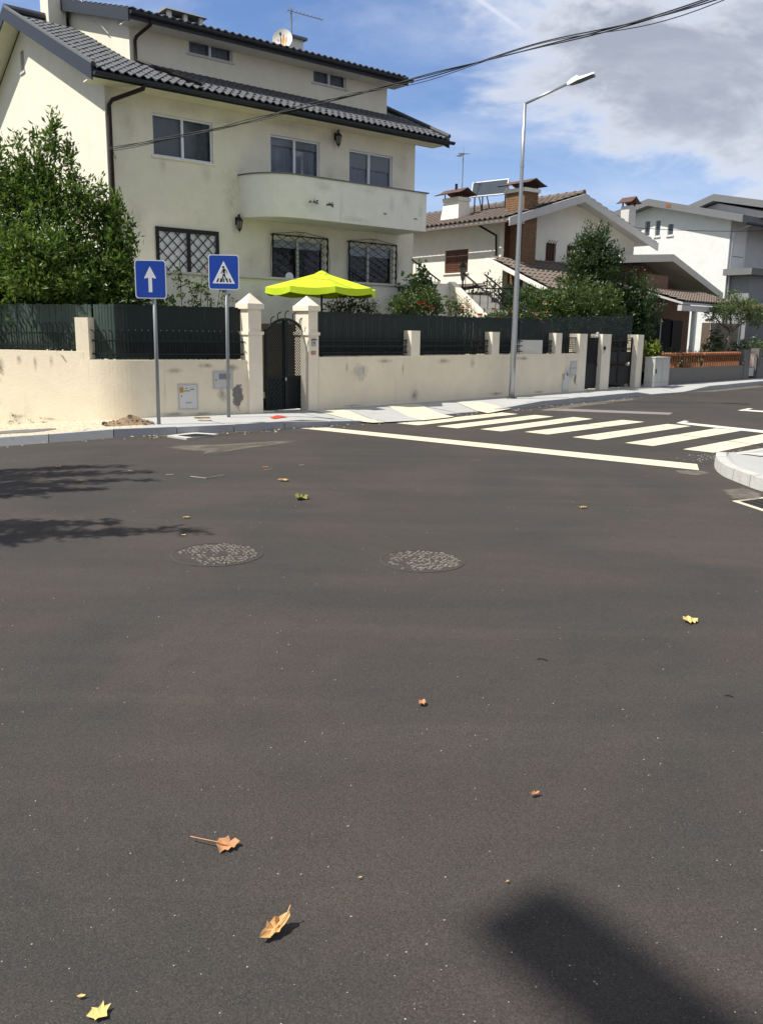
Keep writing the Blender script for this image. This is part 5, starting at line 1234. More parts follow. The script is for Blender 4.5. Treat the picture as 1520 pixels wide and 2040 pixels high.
# ------------------------------------------------------------------ brick bungalow
RZ3 = RZW; P3 = Vector(wp(18.4, 3.0, 0))
N3 = thing('brick_bungalow', P3, RZ3, 'low brick house with thick concrete roof edge and tiled porch', 'house')
mb = MB(); mb.poly([(.1, 1.0, .3), (7.0, 1.0, .3), (7.0, 1.0, 3.15), (2.7, 1.0, 4.5), (.1, 1.0, 4.25)]); mb.poly([(.1, 9, .3), (.1, 1, .3), (.1, 1, 4.25), (.1, 9, 4.25)]); mb.poly([(7, 1, .3), (7, 9, .3), (7, 9, 3.15), (7, 1, 3.15)]); mb.build('wall', 'brick_wall', N3)
mb = MB(); mb.box(.8, 2.55, -.1, .995, 3.0, 3.98); mb.build('brick_parapet', 'brick_wall', N3)
prof = [(-1.2, 4.25), (2.75, 4.55), (7.6, 3.28)]
mb = MB()
for (a, b) in zip(prof, prof[1:]): mb.prism([(a[0], -.15, a[1]), (b[0], -.15, b[1]), (b[0], -.15, b[1] + .27), (a[0], -.15, a[1] + .27)], (0, 9.5, 0))
mb.build('roof_slab', 'old_concrete', N3)
pr = MB().prism([(.0, -.3, 3.30), (.0, -2.0, 2.82), (5.15, -2.0, 2.82), (5.15, -.3, 3.30)][::-1], (0, 0, .08)).build('porch_roof', 'old_fascia', N3)
tiled_sheet((-.05, -2.05, 2.92), (1, 0, 0), (0, 1.75, .50), 5.25, 1.85, pu=.22, pv=.30, amp=.06, step=.035).build('tiles', 'tile_brown', pr)
MB().box(.0, 5.15, -1.98, -1.82, 2.60, 2.80).build('porch_beam', 'old_fascia', N3); MB().box(1.15, 1.31, -1.97, -1.82, .3, 2.60).build('porch_post', 'white_plaster_cool', N3)
wd = MB().box(3.3, 5.2, .93, .995, 1.0, 2.4).build('window', 'room', N3); MB().box(4.2, 4.28, .90, .93, 1.0, 2.4).build('mullion', 'white_frame', wd)
MB().box(5.3, 6.2, .90, .99, .3, 2.35).build('door', 'iron_brown', N3)
# stone-clad end: rows of rough blocks, each a block of its own
sw = MB().box(11.4, 14.8, 2.0, 2.4, .3, 2.36).build('stone_wall', 'mortar', N3); random.seed(21); z = .32
while z < 2.3:
    h = random.uniform(.09, .15); x = 11.4
    while x < 14.78:
        l_ = random.uniform(.30, .65); MB().box(x + .006, min(x + l_, 14.8) - .006, 2.0 - random.uniform(.01, .045), 2.02, z + .005, min(z + h, 2.36) - .005).build('stone', 'stone_cladding', sw); x += l_
    z += h
MB().tube([(14.9, 1.95, .3), (14.9, 1.95, 2.6)], .05, 6).build('downpipe', 'galv', N3)

# ------------------------------------------------------------------ white house with grey verge, and the one behind it
P4 = (17.58, 45.9, 0); N4 = thing('white_street_house', P4, RZH, 'tall white house whose bare sunlit gable has three small windows', 'house')
w4 = [(4.83, 5.16, 7.09, 7.88), (4.17, 4.49, 7.05, 7.86), (3.35, 3.70, 7.04, 7.62)]
mb = MB()
def g4(v): return 7.45 + .265 * (v + .7) if v < 4.65 else 8.87 - .21 * (v - 4.65)
vs_ = sorted({0, 12, 4.65, *[a for h in w4 for a in h[:2]]})
for a, b in zip(vs_, vs_[1:]):
    h = next((h for h in w4 if h[0] <= (a + b) / 2 <= h[1]), None)
    if h: mb.poly([(0, b, 0), (0, a, 0), (0, a, h[2]), (0, b, h[2])]); mb.poly([(0, b, h[3]), (0, a, h[3]), (0, a, g4(a)), (0, b, g4(b))])
    else: mb.poly([(0, b, 0), (0, a, 0), (0, a, g4(a)), (0, b, g4(b))])
for h in w4:
    A = [(h[0], h[2]), (h[1], h[2]), (h[1], h[3]), (h[0], h[3])]
    for p, q in zip(A, A[1:] + A[:1]): mb.quad((0, *p), (0, *q), (.16, *q), (.16, *p))
mb.quad((0, 0, 0), (1.6, 0, 0), (1.6, 0, 7.7), (0, 0, 7.7)); mb.quad((1.6, 0, 0), (1.6, .6, 0), (1.6, .6, 7.7), (1.6, 0, 7.7)); mb.quad((1.6, .6, 0), (9, .6, 0), (9, .6, 7.7), (1.6, .6, 7.7)); mb.quad((9, .6, 0), (9, 12, 0), (9, 12, 7.7), (9, .6, 7.7))
mb.build('wall', 'white_plaster_cool', N4)
for h in w4:
    fr = MB(); fr.box(.06, .10, h[0], h[0] + .03, h[2], h[3]); fr.box(.06, .10, h[1] - .03, h[1], h[2], h[3]); fr.box(.06, .10, h[0], h[1], h[2], h[2] + .04); fr = fr.build('window', 'white_frame', N4); MB().box(.09, .11, h[0] + .03, h[1] - .03, h[2] + .04, h[3]).build('pane', 'solar_glass', fr); MB().box(-.06, .04, h[0] - .05, h[1] + .05, h[2] - .07, h[2] - .003).build('sill', 'white_plaster_cool', fr)
mb = MB(); fz = [(-.95, 7.30), (4.65, 8.62), (12.6, 6.95)]
for a, b in zip(fz, fz[1:]): mb.prism([(-.62, b[0], b[1]), (-.62, a[0], a[1]), (-.62, a[0], a[1] + .36), (-.62, b[0], b[1] + .36)], (10.2, 0, 0))
r4 = mb.build('roof', 'roof_concrete', N4)
mb = MB(); mb.prism([(-.635, 3.5, 8.44), (-.635, 3.2, 8.37), (-.635, 3.2, 8.55), (-.635, 3.5, 8.62)], (.02, 0, 0)); mb.build('bare_brick_spot', 'terracotta', r4)
tiled_sheet((1.0, -1.05, 7.58), (1, 0, 0), (0, 1, .236), 8.5, 1.4, pu=.24, pv=.34, amp=.06).build('eave_tiles', 'tile_brown', r4); MB().tube([(-.1, -.95, 7.28), (9.5, -.95, 7.28)], .07, 8).build('gutter', 'fascia', r4); MB().tube([(.3, -.95, 7.25), (.1, -.12, 6.95), (.1, -.1, .5)], .05, 6).build('downpipe', 'galv', N4)
mb = MB(); mb.box(-.35, 8.5, -1.55, 0.0, 4.78, 5.10); mb.build('canopy_slab', 'roof_concrete', N4); MB().box(.2, 8.0, -1.2, -.05, 0, 4.78).build('ground_floor', 'grey_wall', N4)
dw = MB().box(.35, 1.3, -.03, .0, 5.12, 6.45).build('blind_door', 'white_plaster_cool', N4); MB().box(.30, 1.35, -.035, -.0, 5.75, 5.79).build('seam', 'blind', dw)
# grey garage wall lower down towards the street
MB().prism([(-3.3, -6.5, .3), (3.5, -6.5, .3), (3.5, -6.5, 2.42), (-3.3, -6.5, 2.38)], (0, .3, 0)).build('garage_wall', 'grey_wall', N4); MB().box(-6.0, 3.0, -6.4, -3.0, 2.9, 3.12).build('garage_roof', 'tile_brown', N4)
oc = thing('old_chimney', (10.72, 40, 0), RZH, 'weathered white chimney with red cap beside the white gable', 'chimney')
MB().box(-.24, .24, -.22, .22, 3.0, 7.28).build('shaft', 'old_fascia', oc); 
for uu in (-.19, .19):
    for vv in (-.17, .17): MB().bar((uu, vv, 7.28), (uu, vv, 7.44), .05).build('cap_post', 'iron_brown', oc)
pagoda_cap(oc, -.40, .40, -.38, .38, 7.42, .26)
N5 = thing('grey_roofed_house', tuple(Vector(P4) + Vector((math.cos(RZH), math.sin(RZH), 0)) * 5.6), RZH, 'house with wide grey verge rising behind the white gable', 'house')
mb = MB(); mb.poly([(0, 12, 0), (0, -1, 0), (0, -1, 8.0), (0, 4.2, 9.3), (0, 12, 7.5)]); mb.quad((0, -1, 0), (9, -1, 0), (9, -1, 8.0), (0, -1, 8.0)); mb.build('wall', 'white_plaster_cool', N5)
mb = MB(); fz = [(-2.2, 8.0), (4.2, 9.38), (12, 7.1)]
for a, b in zip(fz, fz[1:]): mb.prism([(-.6, b[0], b[1]), (-.6, a[0], a[1]), (-.6, a[0], a[1] + .38), (-.6, b[0], b[1] + .38)], (10, 0, 0))
mb.build('roof', 'roof_concrete', N5)

# ------------------------------------------------------------------ low terracotta fence, small gate, cabinet
BF = thing('terracotta_fence', wp(15.1, 0, 0), RZW, 'low mossy concrete wall topped with terracotta tile balusters', 'fence')
MB().box(0, 7.05, 0, .2, 0, .655).build('base_wall', 'rough_concrete', BF); MB().box(-.0, 6.5, .02, .17, 1.06, 1.075).build('rail', 'terracotta', BF)
random.seed(31)
n = 37
for k in range(n):
    x = .06 + k * .177
    if random.random() < .08: continue
    a = random.uniform(-.012, .012); MB().tube([(x, .09, .655), (x + a, .09, .86), (x + a, .09, 1.06)], [.042, .030, .042], 6).build('baluster', 'terracotta', BF)
    MB().tube([(x, .02, 1.095), (x + .03, .19, 1.12)], [.058, .05], 7).build('cap_tile', 'terracotta', BF)
MB().box(6.75, 7.25, -.02, .26, 0, 1.25).build('end_pillar', 'rough_concrete', BF)
SG = thing('pink_bar_gate', wp(22.45, .08, 0), RZW, 'small gate with pale pink upright bars at the end of the terracotta fence', 'gate')
MB().box(0, .62, 0, .05, .22, .55).build('panel', 'old_fascia', SG)
for k in range(5): MB().box(.03 + k * .12, .085 + k * .12, .0, .04, .58, 1.16).build('bar', 'pink_bar', SG)
MB().box(0, .62, .005, .045, 1.16, 1.20).build('rail', 'pink_bar', SG); MB().box(0, .62, .005, .045, .55, .58).build('rail', 'iron_brown', SG)
EP = thing('fence_end_pillar', wp(23.15, 0, 0), RZW, 'grey concrete pillar right of the pink bar gate', 'pillar'); MB().box(0, .35, -.02, .3, 0, 1.28).build('shaft', 'rough_concrete', EP); MB().box(.35, 9, .02, .2, 0, .9).build('wall', 'rough_concrete', EP)
CB = thing('street_cabinet', wp(14.02, -.36, .12), RZW, 'pale grey street cabinet standing between gate pillar and terracotta fence', 'utility cabinet')
MB().box(0, 1.0, 0, .34, .0, .90).build('body', 'cabinet', CB); MB().box(-.015, 1.015, -.015, .355, .90, .93).build('lid', 'cabinet', CB); MB().box(-.008, 1.008, -.008, .345, .14, .152).build('plinth_seam', 'sticker_grey', CB); MB().box(.495, .502, -.006, 0, .16, .88).build('door_seam', 'sticker_grey', CB); MB().box(.08, .11, -.02, 0, .42, .56).build('handle', 'iron', CB)
DP = thing('white_cat_ornament', wp(11.30, .15, 1.60), RZW, 'white ornament perched on the narrow gate pillar', 'ornament'); random.seed(3); MB().ico((0, 0, .06), (.06, .05, .07), random, .1).ico((.02, 0, .15), .045, random, .1).ico((.10, 0, .03), (.05, .03, .03), random, .1).build('figure', 'petal_white', DP)

# ------------------------------------------------------------------ traffic signs
def circle_pts(cx, cz, r, y, n=16): return [(cx + r * math.cos(2 * math.pi * k / n), y, cz + r * math.sin(2 * math.pi * k / n)) for k in range(n)]
def traffic_sign(name, base, yaw, wd, z0, z1, label, lean=(0, 0), ox=0):
    T = thing(name, base, yaw, label, 'traffic sign'); T.rotation_euler = (lean[0], lean[1], yaw)
    MB().tube([(0, .03, -.05), (0, .03, z1 - .05)], .031, 12).build('post', 'pole_grey', T, True)
    pl_ = MB().prism(rrect(ox - wd / 2, ox + wd / 2, z0, z1, .05, -.016), (0, .012, 0)).build('plate', 'sign_white', T)
    MB().poly(rrect(ox - wd / 2 + .015, ox + wd / 2 - .015, z0 + .015, z1 - .015, .04, -.0175)).build('blue_face', 'blue_sign', pl_)
    for z in (z0 + .1, z1 - .12): MB().box(-.07, .07, -.004, .02, z - .02, z + .02).build('clamp', 'galv', pl_)
    return T, pl_
b1 = G(316.6, 847, .11); T1, pl1 = traffic_sign('one_way_sign', (b1.x, b1.y, .10), rad(2), .505, 2.09, 2.70, 'blue one-way sign with a white arrow on the left post', (rad(-.4), rad(0)), -.04)
y = -.0195; zc_ = 2.42; k = -.045
def poly2(pl_, name, mat, pts, y=-.0195): return MB().poly([(x, y, z) for x, z in pts]).build(name, mat, pl_)
poly2(pl1, 'arrow', 'sign_white', [(k - .03, 2.19), (k + .03, 2.19), (k + .03, 2.42), (k + .085, 2.405), (k + .095, 2.42), (k, 2.60), (k - .095, 2.42), (k - .085, 2.405), (k - .03, 2.42)])
b2 = G(455.6, 831, .12); T2, pl2 = traffic_sign('crossing_sign', (b2.x, b2.y, .12), rad(1), .545, 2.29, 2.895, 'blue pedestrian crossing sign with a walking figure in a triangle', (0, rad(.3)), -.04)
cx, w0, hh = -.04, .272, .605; zz = lambda f: 2.29 + f * hh; xx_ = lambda f: cx + f * w0
poly2(pl2, 'triangle', 'sign_white', [(xx_(-.74), zz(.175)), (xx_(.74), zz(.175)), (xx_(0), zz(.82))])
MB().poly(circle_pts(xx_(-.02), zz(.645), .021, -.0215)).build('figure_head', 'sign_black', pl2)
poly2(pl2, 'figure_torso', 'sign_black', [(xx_(-.05), zz(.475)), (xx_(.08), zz(.475)), (xx_(.09), zz(.56)), (xx_(.20), zz(.515)), (xx_(.19), zz(.455)), (xx_(.225), zz(.455)), (xx_(.235), zz(.525)), (xx_(.09), zz(.598)), (xx_(-.04), zz(.598)), (xx_(-.20), zz(.465)), (xx_(-.165), zz(.455)), (xx_(-.055), zz(.545))], -.0215)
poly2(pl2, 'figure_legs', 'sign_black', [(xx_(-.05), zz(.46)), (xx_(.08), zz(.46)), (xx_(.13), zz(.36)), (xx_(.28), zz(.215)), (xx_(.20), zz(.215)), (xx_(.07), zz(.345)), (xx_(.015), zz(.42)), (xx_(-.06), zz(.33)), (xx_(-.09), zz(.22)), (xx_(-.16), zz(.22)), (xx_(-.12), zz(.33))], -.0215)
for a, b in ((-.50, -.38), (-.27, -.17), (-.03, .05), (.20, .30), (.40, .52)):
    m_ = (a + b) / 2; poly2(pl2, 'zebra_bar', 'sign_black', [(xx_(a), zz(.215)), (xx_(b), zz(.215)), (xx_(b * .78 + .0), zz(.325)), (xx_(a * .78), zz(.325))], -.0205)

# ------------------------------------------------------------------ street lamp, and an unseen one added to cast a shadow
def street_lamp(base, rz, label, arm=(1.02, .42), h=6.85, hw=.15, hl=.62):
    S_ = thing('street_lamp', base, rz, label, 'street lamp', 'galvanised street lamps')
    MB().tube([(0, 0, -.1), (0, 0, 1.35), (0, 0, h * .8), (0, 0, h)], [.075, .070, .042, .040], 14).build('pole', 'galv', S_, True)
    MB().tube([(0, 0, h), (arm[0], 0, h + arm[1])], .030, 10).build('arm', 'galv', S_, True); MB().lathe([(0.0, .02), (.13, .02), (.14, .0)], n=14).build('base_plate', 'iron_cover', S_); MB().box(-.076, -.066, -.035, .035, .75, 1.15).build('hatch', 'galv', S_); MB().tube([(0, 0, h * .8 - .03), (0, 0, h * .8 + .03)], .049, 12).build('joint_ring', 'galv', S_)
    an = math.atan2(arm[1], arm[0]) * .85; o = Vector((arm[0], 0, h + arm[1])); d = Vector((math.cos(an), 0, math.sin(an))); u = Vector((-math.sin(an), 0, math.cos(an))); s_ = Vector((0, 1, 0))
    P = lambda l_, w_, z_: o + d * l_ + s_ * w_ + u * z_
    hd = MB(); ring = [(-.02, .035, -.035, .03), (.10, hw * .62, -.045, .065), (.24, hw, -.045, .075), (.30, hw, -.045, .02), (hl - .12, hw * .98, -.045, .0), (hl, hw * (.96 if hl < 1 else .72), -.045, -.005)]
    prev = None
    for l_, w_, lo, hi in ring:
        q = [P(l_, -w_, lo), P(l_, w_, lo), P(l_, w_ * .8, hi), P(l_, -w_ * .8, hi)]
        if prev: hd.add(prev + q, [(0, 1, 5, 4), (1, 2, 6, 5), (2, 3, 7, 6), (3, 0, 4, 7)])
        else: hd.poly(q[::-1])
        prev = q
    hd.poly(prev); hd = hd.build('lamp_head', 'lamp_white', S_)
    MB().poly([P(.05, -.06, -.049), P(.05, .06, -.049), P(.24, hw * .93, -.049), P(hl - .02, hw * .9, -.049), P(hl - .02, -hw * .9, -.049), P(.24, -hw * .93, -.049)]).build('underside', 'lamp_under', hd); MB().poly([P(.36, -hw * .75, -.052), P(.36, hw * .75, -.052), P(hl - .05, hw * .75, -.052), P(hl - .05, -hw * .75, -.052)]).build('led_glass', 'solar_glass', hd)
    return S_
street_lamp((3.22, 21.72, .12), rad(-22), 'tall galvanised street lamp in front of the garden wall', (.98, .35), 6.88)
street_lamp((-7.36, -2.13, zg(-7.36)), math.atan2(.8, -.6), 'unseen lamp-shaped mast with a long flat head, added behind the viewer to cast the blunt shadow', (.6, .04), 14.3, .205, 1.72)  # unseen mast added behind the camera, head sized to cast the blunt shadow

# ------------------------------------------------------------------ overhead cable bundle
CBL = thing('cable_bundle', hpos(.1, -.1, 5.52), 0, 'black bundle of overhead cables running from the house corner', 'cable')
o0 = hpos(.1, -.1, 5.52); ends = [(-6.07, 19.98, 5.52), (-3.53, 18.6, 5.66), (-1.61, 17.2, 5.78), (.23, 15.6, 5.80), (2.05, 13.4, 5.73), (3.68, 10.6, 5.43), (5.6, 7.0, 4.98 + .45), (8.4, 2.0, 5.9)]
def catmull(P, n=14):
    out = []; P = [Vector(p) for p in P]; Q = [P[0] * 2 - P[1]] + P + [P[-1] * 2 - P[-2]]
    for i in range(1, len(Q) - 2):
        for k in range(n):
            t = k / n; a, b, c, d = Q[i - 1], Q[i], Q[i + 1], Q[i + 2]; out.append(.5 * ((2 * b) + (c - a) * t + (2 * a - 5 * b + 4 * c - d) * t * t + (3 * b - a - 3 * c + d) * t ** 3))
    return out + [P[-1]]
cp = catmull(ends)
for q in range(4):
    pts = []
    for i, p in enumerate(cp):
        f = .010 + .014 * (.5 + .5 * math.sin(i * .23 + q * 1.7)); a = i * (.19 + .03 * q) + q * 1.6; dz = -.035 * (.5 + .5 * math.sin(i * .31 + q * 2.1)) if q == 3 else 0
        pts.append(tuple(p - o0 + Vector((0, f * math.cos(a), f * math.sin(a) * 1.5 + dz))))
    MB().tube(pts, .0085 if q < 3 else .006, 5).build('cable', 'rubber', CBL)
MB().tube([(0, 0, 0), (.02, .0, -.1), (.05, 0, -.16), (.03, .02, -.09)], .006, 4).build('loose_end', 'rubber', CBL)
th = thing('thin_wire', (9.0, 38, 4.9), 0, 'thin wire strung in front of the white street house', 'cable'); MB().tube([(x, .35 * x * .6, 1.35 - .10 * math.sin(x * .35) + .008 * x * x * .2) for x in range(0, 14)], .014, 4).build('wire', 'rubber', th)

# ------------------------------------------------------------------ parasol
PC = Vector((-1.39, 19.5, .35)); PS = thing('lime_parasol', PC, 0, 'open lime green parasol in the garden behind the gate', 'parasol')
MB().tube([(0, 0, 0), (0, 0, 2.55)], .022, 8).build('pole', 'iron', PS); MB().lathe([(0, .02), (.25, .02), (.25, 0)], n=16).build('base', 'old_concrete', PS)
n = 8; r_ = 1.24; zt, zr = 2.62, 2.27; mb = MB(); cv = MB()
def rim(a): return Vector((r_ * math.cos(a), r_ * math.sin(a), zr))
for k in range(n):
    a0, a1 = 2 * math.pi * k / n + .30, 2 * math.pi * (k + 1) / n + .30; m = 5
    for i in range(m):
        t0, t1 = i / m, (i + 1) / m
        for j in range(m):
            s0, s1 = j / m, (j + 1) / m
            def Pp(s, t): p = Vector((0, 0, zt)).lerp(rim(a0).lerp(rim(a1), t), s); p.z -= .05 * math.sin(math.pi * t) * s * (1 - .3 * s); return p
            cv.quad(Pp(s0, t0), Pp(s1, t0), Pp(s1, t1), Pp(s0, t1))
        def lo(t): p = rim(a0).lerp(rim(a1), t); p.z -= .05 * math.sin(math.pi * t) * .7; q = p.copy(); q.z -= .125 + .02 * math.sin(math.pi * t) ; q = q * 1.0; q.x *= 1.01 - .012 * math.sin(math.pi * t); q.y *= 1.01 - .012 * math.sin(math.pi * t); return p, q
        (pa, qa), (pb, qb) = lo(t0), lo(t1); cv.quad(pa, qa, qb, pb)
cvo = cv.build('canopy', 'parasol_cloth', PS)
for k in range(n): a = 2 * math.pi * k / n + .30; p = rim(a); MB().bar((0, 0, zt - .03), (p.x * .97, p.y * .97, p.z - .02), .014).build('rib', 'iron', PS)
MB().lathe([(.17, 2.575), (.05, 2.64), (0, 2.655)], n=8).build('vent_cap', 'parasol_cloth', PS)

# ------------------------------------------------------------------ plants
def plant(name, loc, label, cat='shrub', group=None): return thing(name, loc, 0, label, cat, group)
def limbs(parent, trunk, tips, r0, mat='bark', name='trunk', seed=1):
    R = random.Random(seed); mb = MB(); base, fork = Vector(trunk[0]), Vector(trunk[1])
    mid = base.lerp(fork, .5) + Vector((R.uniform(-.05, .05), R.uniform(-.05, .05), 0)); mb.tube([base, mid, fork], [r0, r0 * .85, r0 * .7], 8)
    for t in tips:
        t = Vector(t); m = fork.lerp(t, .5) + Vector((R.uniform(-.1, .1), R.uniform(-.1, .1), R.uniform(0, .15))); mb.tube([fork, m, t], [r0 * .5, r0 * .33, r0 * .12], 6)
    return mb.build(name, mat, parent, True)
# big laurel on the left
LA = plant('laurel_bush', (-6.3, 17.25, .3), 'large bright laurel bush rising above the green screen at left', 'bush')
limbs(LA, ((0, 0, 0), (0, 0, 1.6)), [(-.9, 0, 3.5), (.1, 0, 4.4), (.7, .1, 3.6), (1.1, 0, 2.6), (-.4, .3, 4.0), (-1.2, .1, 2.6)], .09, seed=2)
foliage('crown', LA, 'laurel', [(-.35, 0, 2.35, 1.45, .95, 1.55), (-1.5, .0, 2.0, 1.2, .9, 1.7), (.75, -.05, 1.95, .80, .7, 1.15)], 30000, .115, .043, 11, clump=16, spread=.15, up=.85, shell=.45)
foliage('overhang', LA, 'laurel', [(-.15, -1.05, 2.25, .45, .35, .32), (.45, -.95, 2.15, .45, .3, .35), (-.2, -.9, 2.75, .7, .4, .4)], 4200, .115, .045, 15, clump=14, spread=.15, up=.3, shell=.45)
foliage('crown_shoots', LA, 'laurel', [(.02, 0, 4.75, .16, .16, .72), (.28, .0, 4.55, .14, .15, .62), (-.25, .05, 4.4, .26, .2, .7), (-.62, 0, 4.35, .16, .16, .72), (-1.0, 0, 4.35, .20, .18, .65), (-.9, 0, 3.7, .42, .3, .65), (-.15, 0, 3.85, .55, .4, .55), (.5, 0, 3.7, .5, .35, .6), (.95, 0, 3.5, .34, .28, .55), (1.12, -.05, 2.95, .4, .3, .8), (1.3, -.05, 2.55, .22, .2, .5), (1.42, -.1, 2.1, .2, .2, .32), (-1.6, 0, 3.9, .3, .3, .6), (-.55, 0, 3.9, .5, .35, .5)], 12500, .115, .042, 12, clump=12, spread=.15, up=1.3, shell=.6, out=.45)
foliage('new_growth', LA, 'lemon_leaf', [(-.1, -.75, 1.45, .14, .1, .28), (-.02, -.75, 2.3, .1, .1, .2), (.42, -.62, 2.55, .12, .1, .28), (-.62, -.85, 2.0, .12, .1, .15), (-1.55, -.8, 1.6, .5, .3, .9), (.2, -.7, 3.0, .1, .1, .3), (-1.6, -.8, 2.7, .4, .25, .4)], 900, .12, .045, 13, clump=10, spread=.11, up=1.0)
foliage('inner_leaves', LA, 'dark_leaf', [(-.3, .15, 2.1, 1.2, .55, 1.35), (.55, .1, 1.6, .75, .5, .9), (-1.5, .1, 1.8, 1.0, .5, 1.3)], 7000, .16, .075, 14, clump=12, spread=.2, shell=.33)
# low growth between laurel and signs
CM = plant('white_camellia', (-4.55, 17.0, .3), 'leafy bush with white blossoms left of the one-way sign', 'bush')
limbs(CM, ((0, 0, 0), (.05, 0, 1.2)), [(-.3, 0, 2.0), (.3, 0, 1.9), (.1, .1, 2.3)], .04, 'stem', seed=4)
foliage('leaves', CM, 'rose_leaf', [(-.05, 0, 2.05, .38, .3, .45), (.3, 0, 1.75, .3, .25, .3)], 900, .11, .05, 21, clump=10, spread=.12, shell=.5)
for k, p in enumerate([(-.06, -.32, 2.28), (.06, -.3, 2.08), (-.2, -.3, 1.9), (.18, -.28, 1.85), (.0, -.3, 1.75)]): flower(CM, p, .085, 'petal_white', 30 + k)
def rose(name, loc, label, stems, leaves, n, flowers, seed, ll=.055, lw=.036):
    Rz = plant(name, loc, label, 'rose bush', None); R = random.Random(seed)
    if loc[0] > -2: Rz.rotation_euler = (0, 0, RZW)
    for (a, b) in stems:
        a, b = Vector(a), Vector(b); m1_ = a.lerp(b, .35) + Vector((R.uniform(-.08, .08), R.uniform(-.06, .06), 0)); m2_ = a.lerp(b, .7) + Vector((R.uniform(-.08, .08), R.uniform(-.06, .06), 0)); MB().tube([a, m1_, m2_, b], [.014, .011, .008, .004], 5).build('stem', 'stem', Rz)
    foliage('leaves', Rz, 'rose_leaf', leaves, n, ll, lw, seed, clump=7, spread=.09, up=.2, shell=.6)
    for k, (p, r, m) in enumerate(flowers): flower(Rz, p, r * 1.3, m, seed * 10 + k)
    return Rz
rose('climbing_rose', (-3.75, 17.05, .3), 'sparse leggy rose with one pink bloom between the two signs', [((0, 0, 0), (-.18, 0, 2.7)), ((.05, 0, 0), (.25, 0, 2.55)), ((.08, 0, 0), (.62, 0, 2.45)), ((.2, 0, .6), (.78, .02, 2.0)), ((.1, 0, 0), (.40, 0, 2.75)), ((.2, 0, .4), (.05, 0, 2.3))],
     [(-.15, 0, 2.35, .18, .15, .35), (.12, 0, 2.1, .35, .2, .35), (.25, 0, 1.75, .35, .22, .2), (.55, 0, 2.35, .18, .12, .3), (.72, 0, 2.0, .12, .1, .2), (.3, 0, 2.6, .2, .12, .12)], 620, [((.36, -.06, 2.52), .075, 'rose_pink'), ((.2, -.05, 2.45), .045, 'rose_pale'), ((-.25, 0, 2.78), .04, 'rose_pale'), ((.62, 0, 2.72), .035, 'rose_pink')], 41, .065, .042)
rose('pale_rose_bush', wp(2.0, .9, .40), 'grey-green rose bush with pale pink blooms under the parasol', [((.1 * k, 0, 0), (.16 * k - .55, .05 * (k % 3), 1.95 + .12 * (k % 4))) for k in range(9)],
     [(-.35, 0, 1.75, .4, .25, .3), (.1, 0, 1.85, .45, .3, .42), (.55, 0, 1.75, .4, .3, .32)], 1500, [((-.58, -.2, 1.92), .07, 'rose_pale'), ((-.66, -.2, 1.83), .075, 'rose_pale'), ((-.40, -.2, 1.98), .055, 'rose_pale'), ((.02, -.1, 2.28), .055, 'rose_pink'), ((.12, -.1, 2.22), .045, 'petal_white'), ((-.14, -.25, 1.80), .04, 'rose_pink'), ((.38, -.2, 1.90), .045, 'petal_white'), ((.28, -.2, 1.88), .04, 'petal_white'), ((.72, -.25, 1.74), .05, 'rose_pale')], 42, .06, .038)
IV = plant('dark_climber', (.95, 23.2, .45), 'dark leafy climber against the landing wall', 'shrub'); limbs(IV, ((0, 0, 0), (0, 0, 1.2)), [(-.4, 0, 2.2), (.2, 0, 2.4), (.1, .1, 2.9)], .05, 'stem', seed=5)
foliage('leaves', IV, 'dark_leaf', [(-.15, 0, 2.25, .6, .35, .42), (.02, 0, 2.65, .2, .18, .35), (-.3, 0, 1.8, .5, .3, .35)], 1500, .12, .085, 43, clump=9, spread=.12, shell=.55)
rose('red_rose_bush', wp(4.2, .9, .60), 'fresh green rose bush with red blooms right of the parasol', [((.12 * k, 0, 0), (.22 * k - .7, 0, 1.9 + .1 * (k % 3))) for k in range(7)],
     [(-.55, 0, 1.7, .35, .28, .28), (-.1, 0, 1.8, .4, .3, .36), (.45, 0, 1.85, .4, .3, .42), (.75, .05, 1.75, .3, .25, .3)], 1900, [((-.25, -.32, 1.76), .065, 'rose_red'), ((-.17, -.34, 1.77), .065, 'rose_red'), ((.17, -.36, 1.68), .07, 'rose_red'), ((-.55, -.3, 1.70), .04, 'rose_pink'), ((.02, -.34, 1.72), .05, 'rose_red')], 44, .075, .05)
rose('stair_rose_bush', wp(5.95, .85, .45), 'thin rose bush with crimson blooms in front of the sloping stair wall', [((.1 * k, 0, 0), (.16 * k - .55, 0, 1.95 + .12 * (k % 3))) for k in range(7)],
     [(-.45, 0, 1.85, .3, .2, .35), (-.1, 0, 1.8, .3, .2, .3), (.2, 0, 1.65, .25, .2, .2)], 620, [((-.32, -.2, 1.86), .07, 'rose_red'), ((-.12, -.2, 1.88), .07, 'rose_red'), ((-.52, -.2, 1.76), .05, 'rose_pale'), ((.35, -.22, 1.72), .075, 'rose_red'), ((.42, -.2, 1.70), .06, 'rose_red'), ((-.05, -.2, 1.92), .05, 'rose_pink')], 45, .065, .042)
rose('green_rose_bush', wp(7.3, .85, .40), 'green rose bush with red and pale blooms left of the street lamp', [((.12 * k, 0, 0), (.2 * k - .6, 0, 1.8 + .1 * (k % 3))) for k in range(8)],
     [(-.55, 0, 1.55, .35, .3, .3), (0, 0, 1.6, .45, .3, .32), (.6, 0, 1.65, .4, .3, .35)], 1700, [((-.52, -.3, 1.92), .075, 'rose_red'), ((.28, -.3, 1.86), .075, 'rose_red'), ((-.2, -.3, 1.72), .05, 'rose_red')], 46, .075, .05)
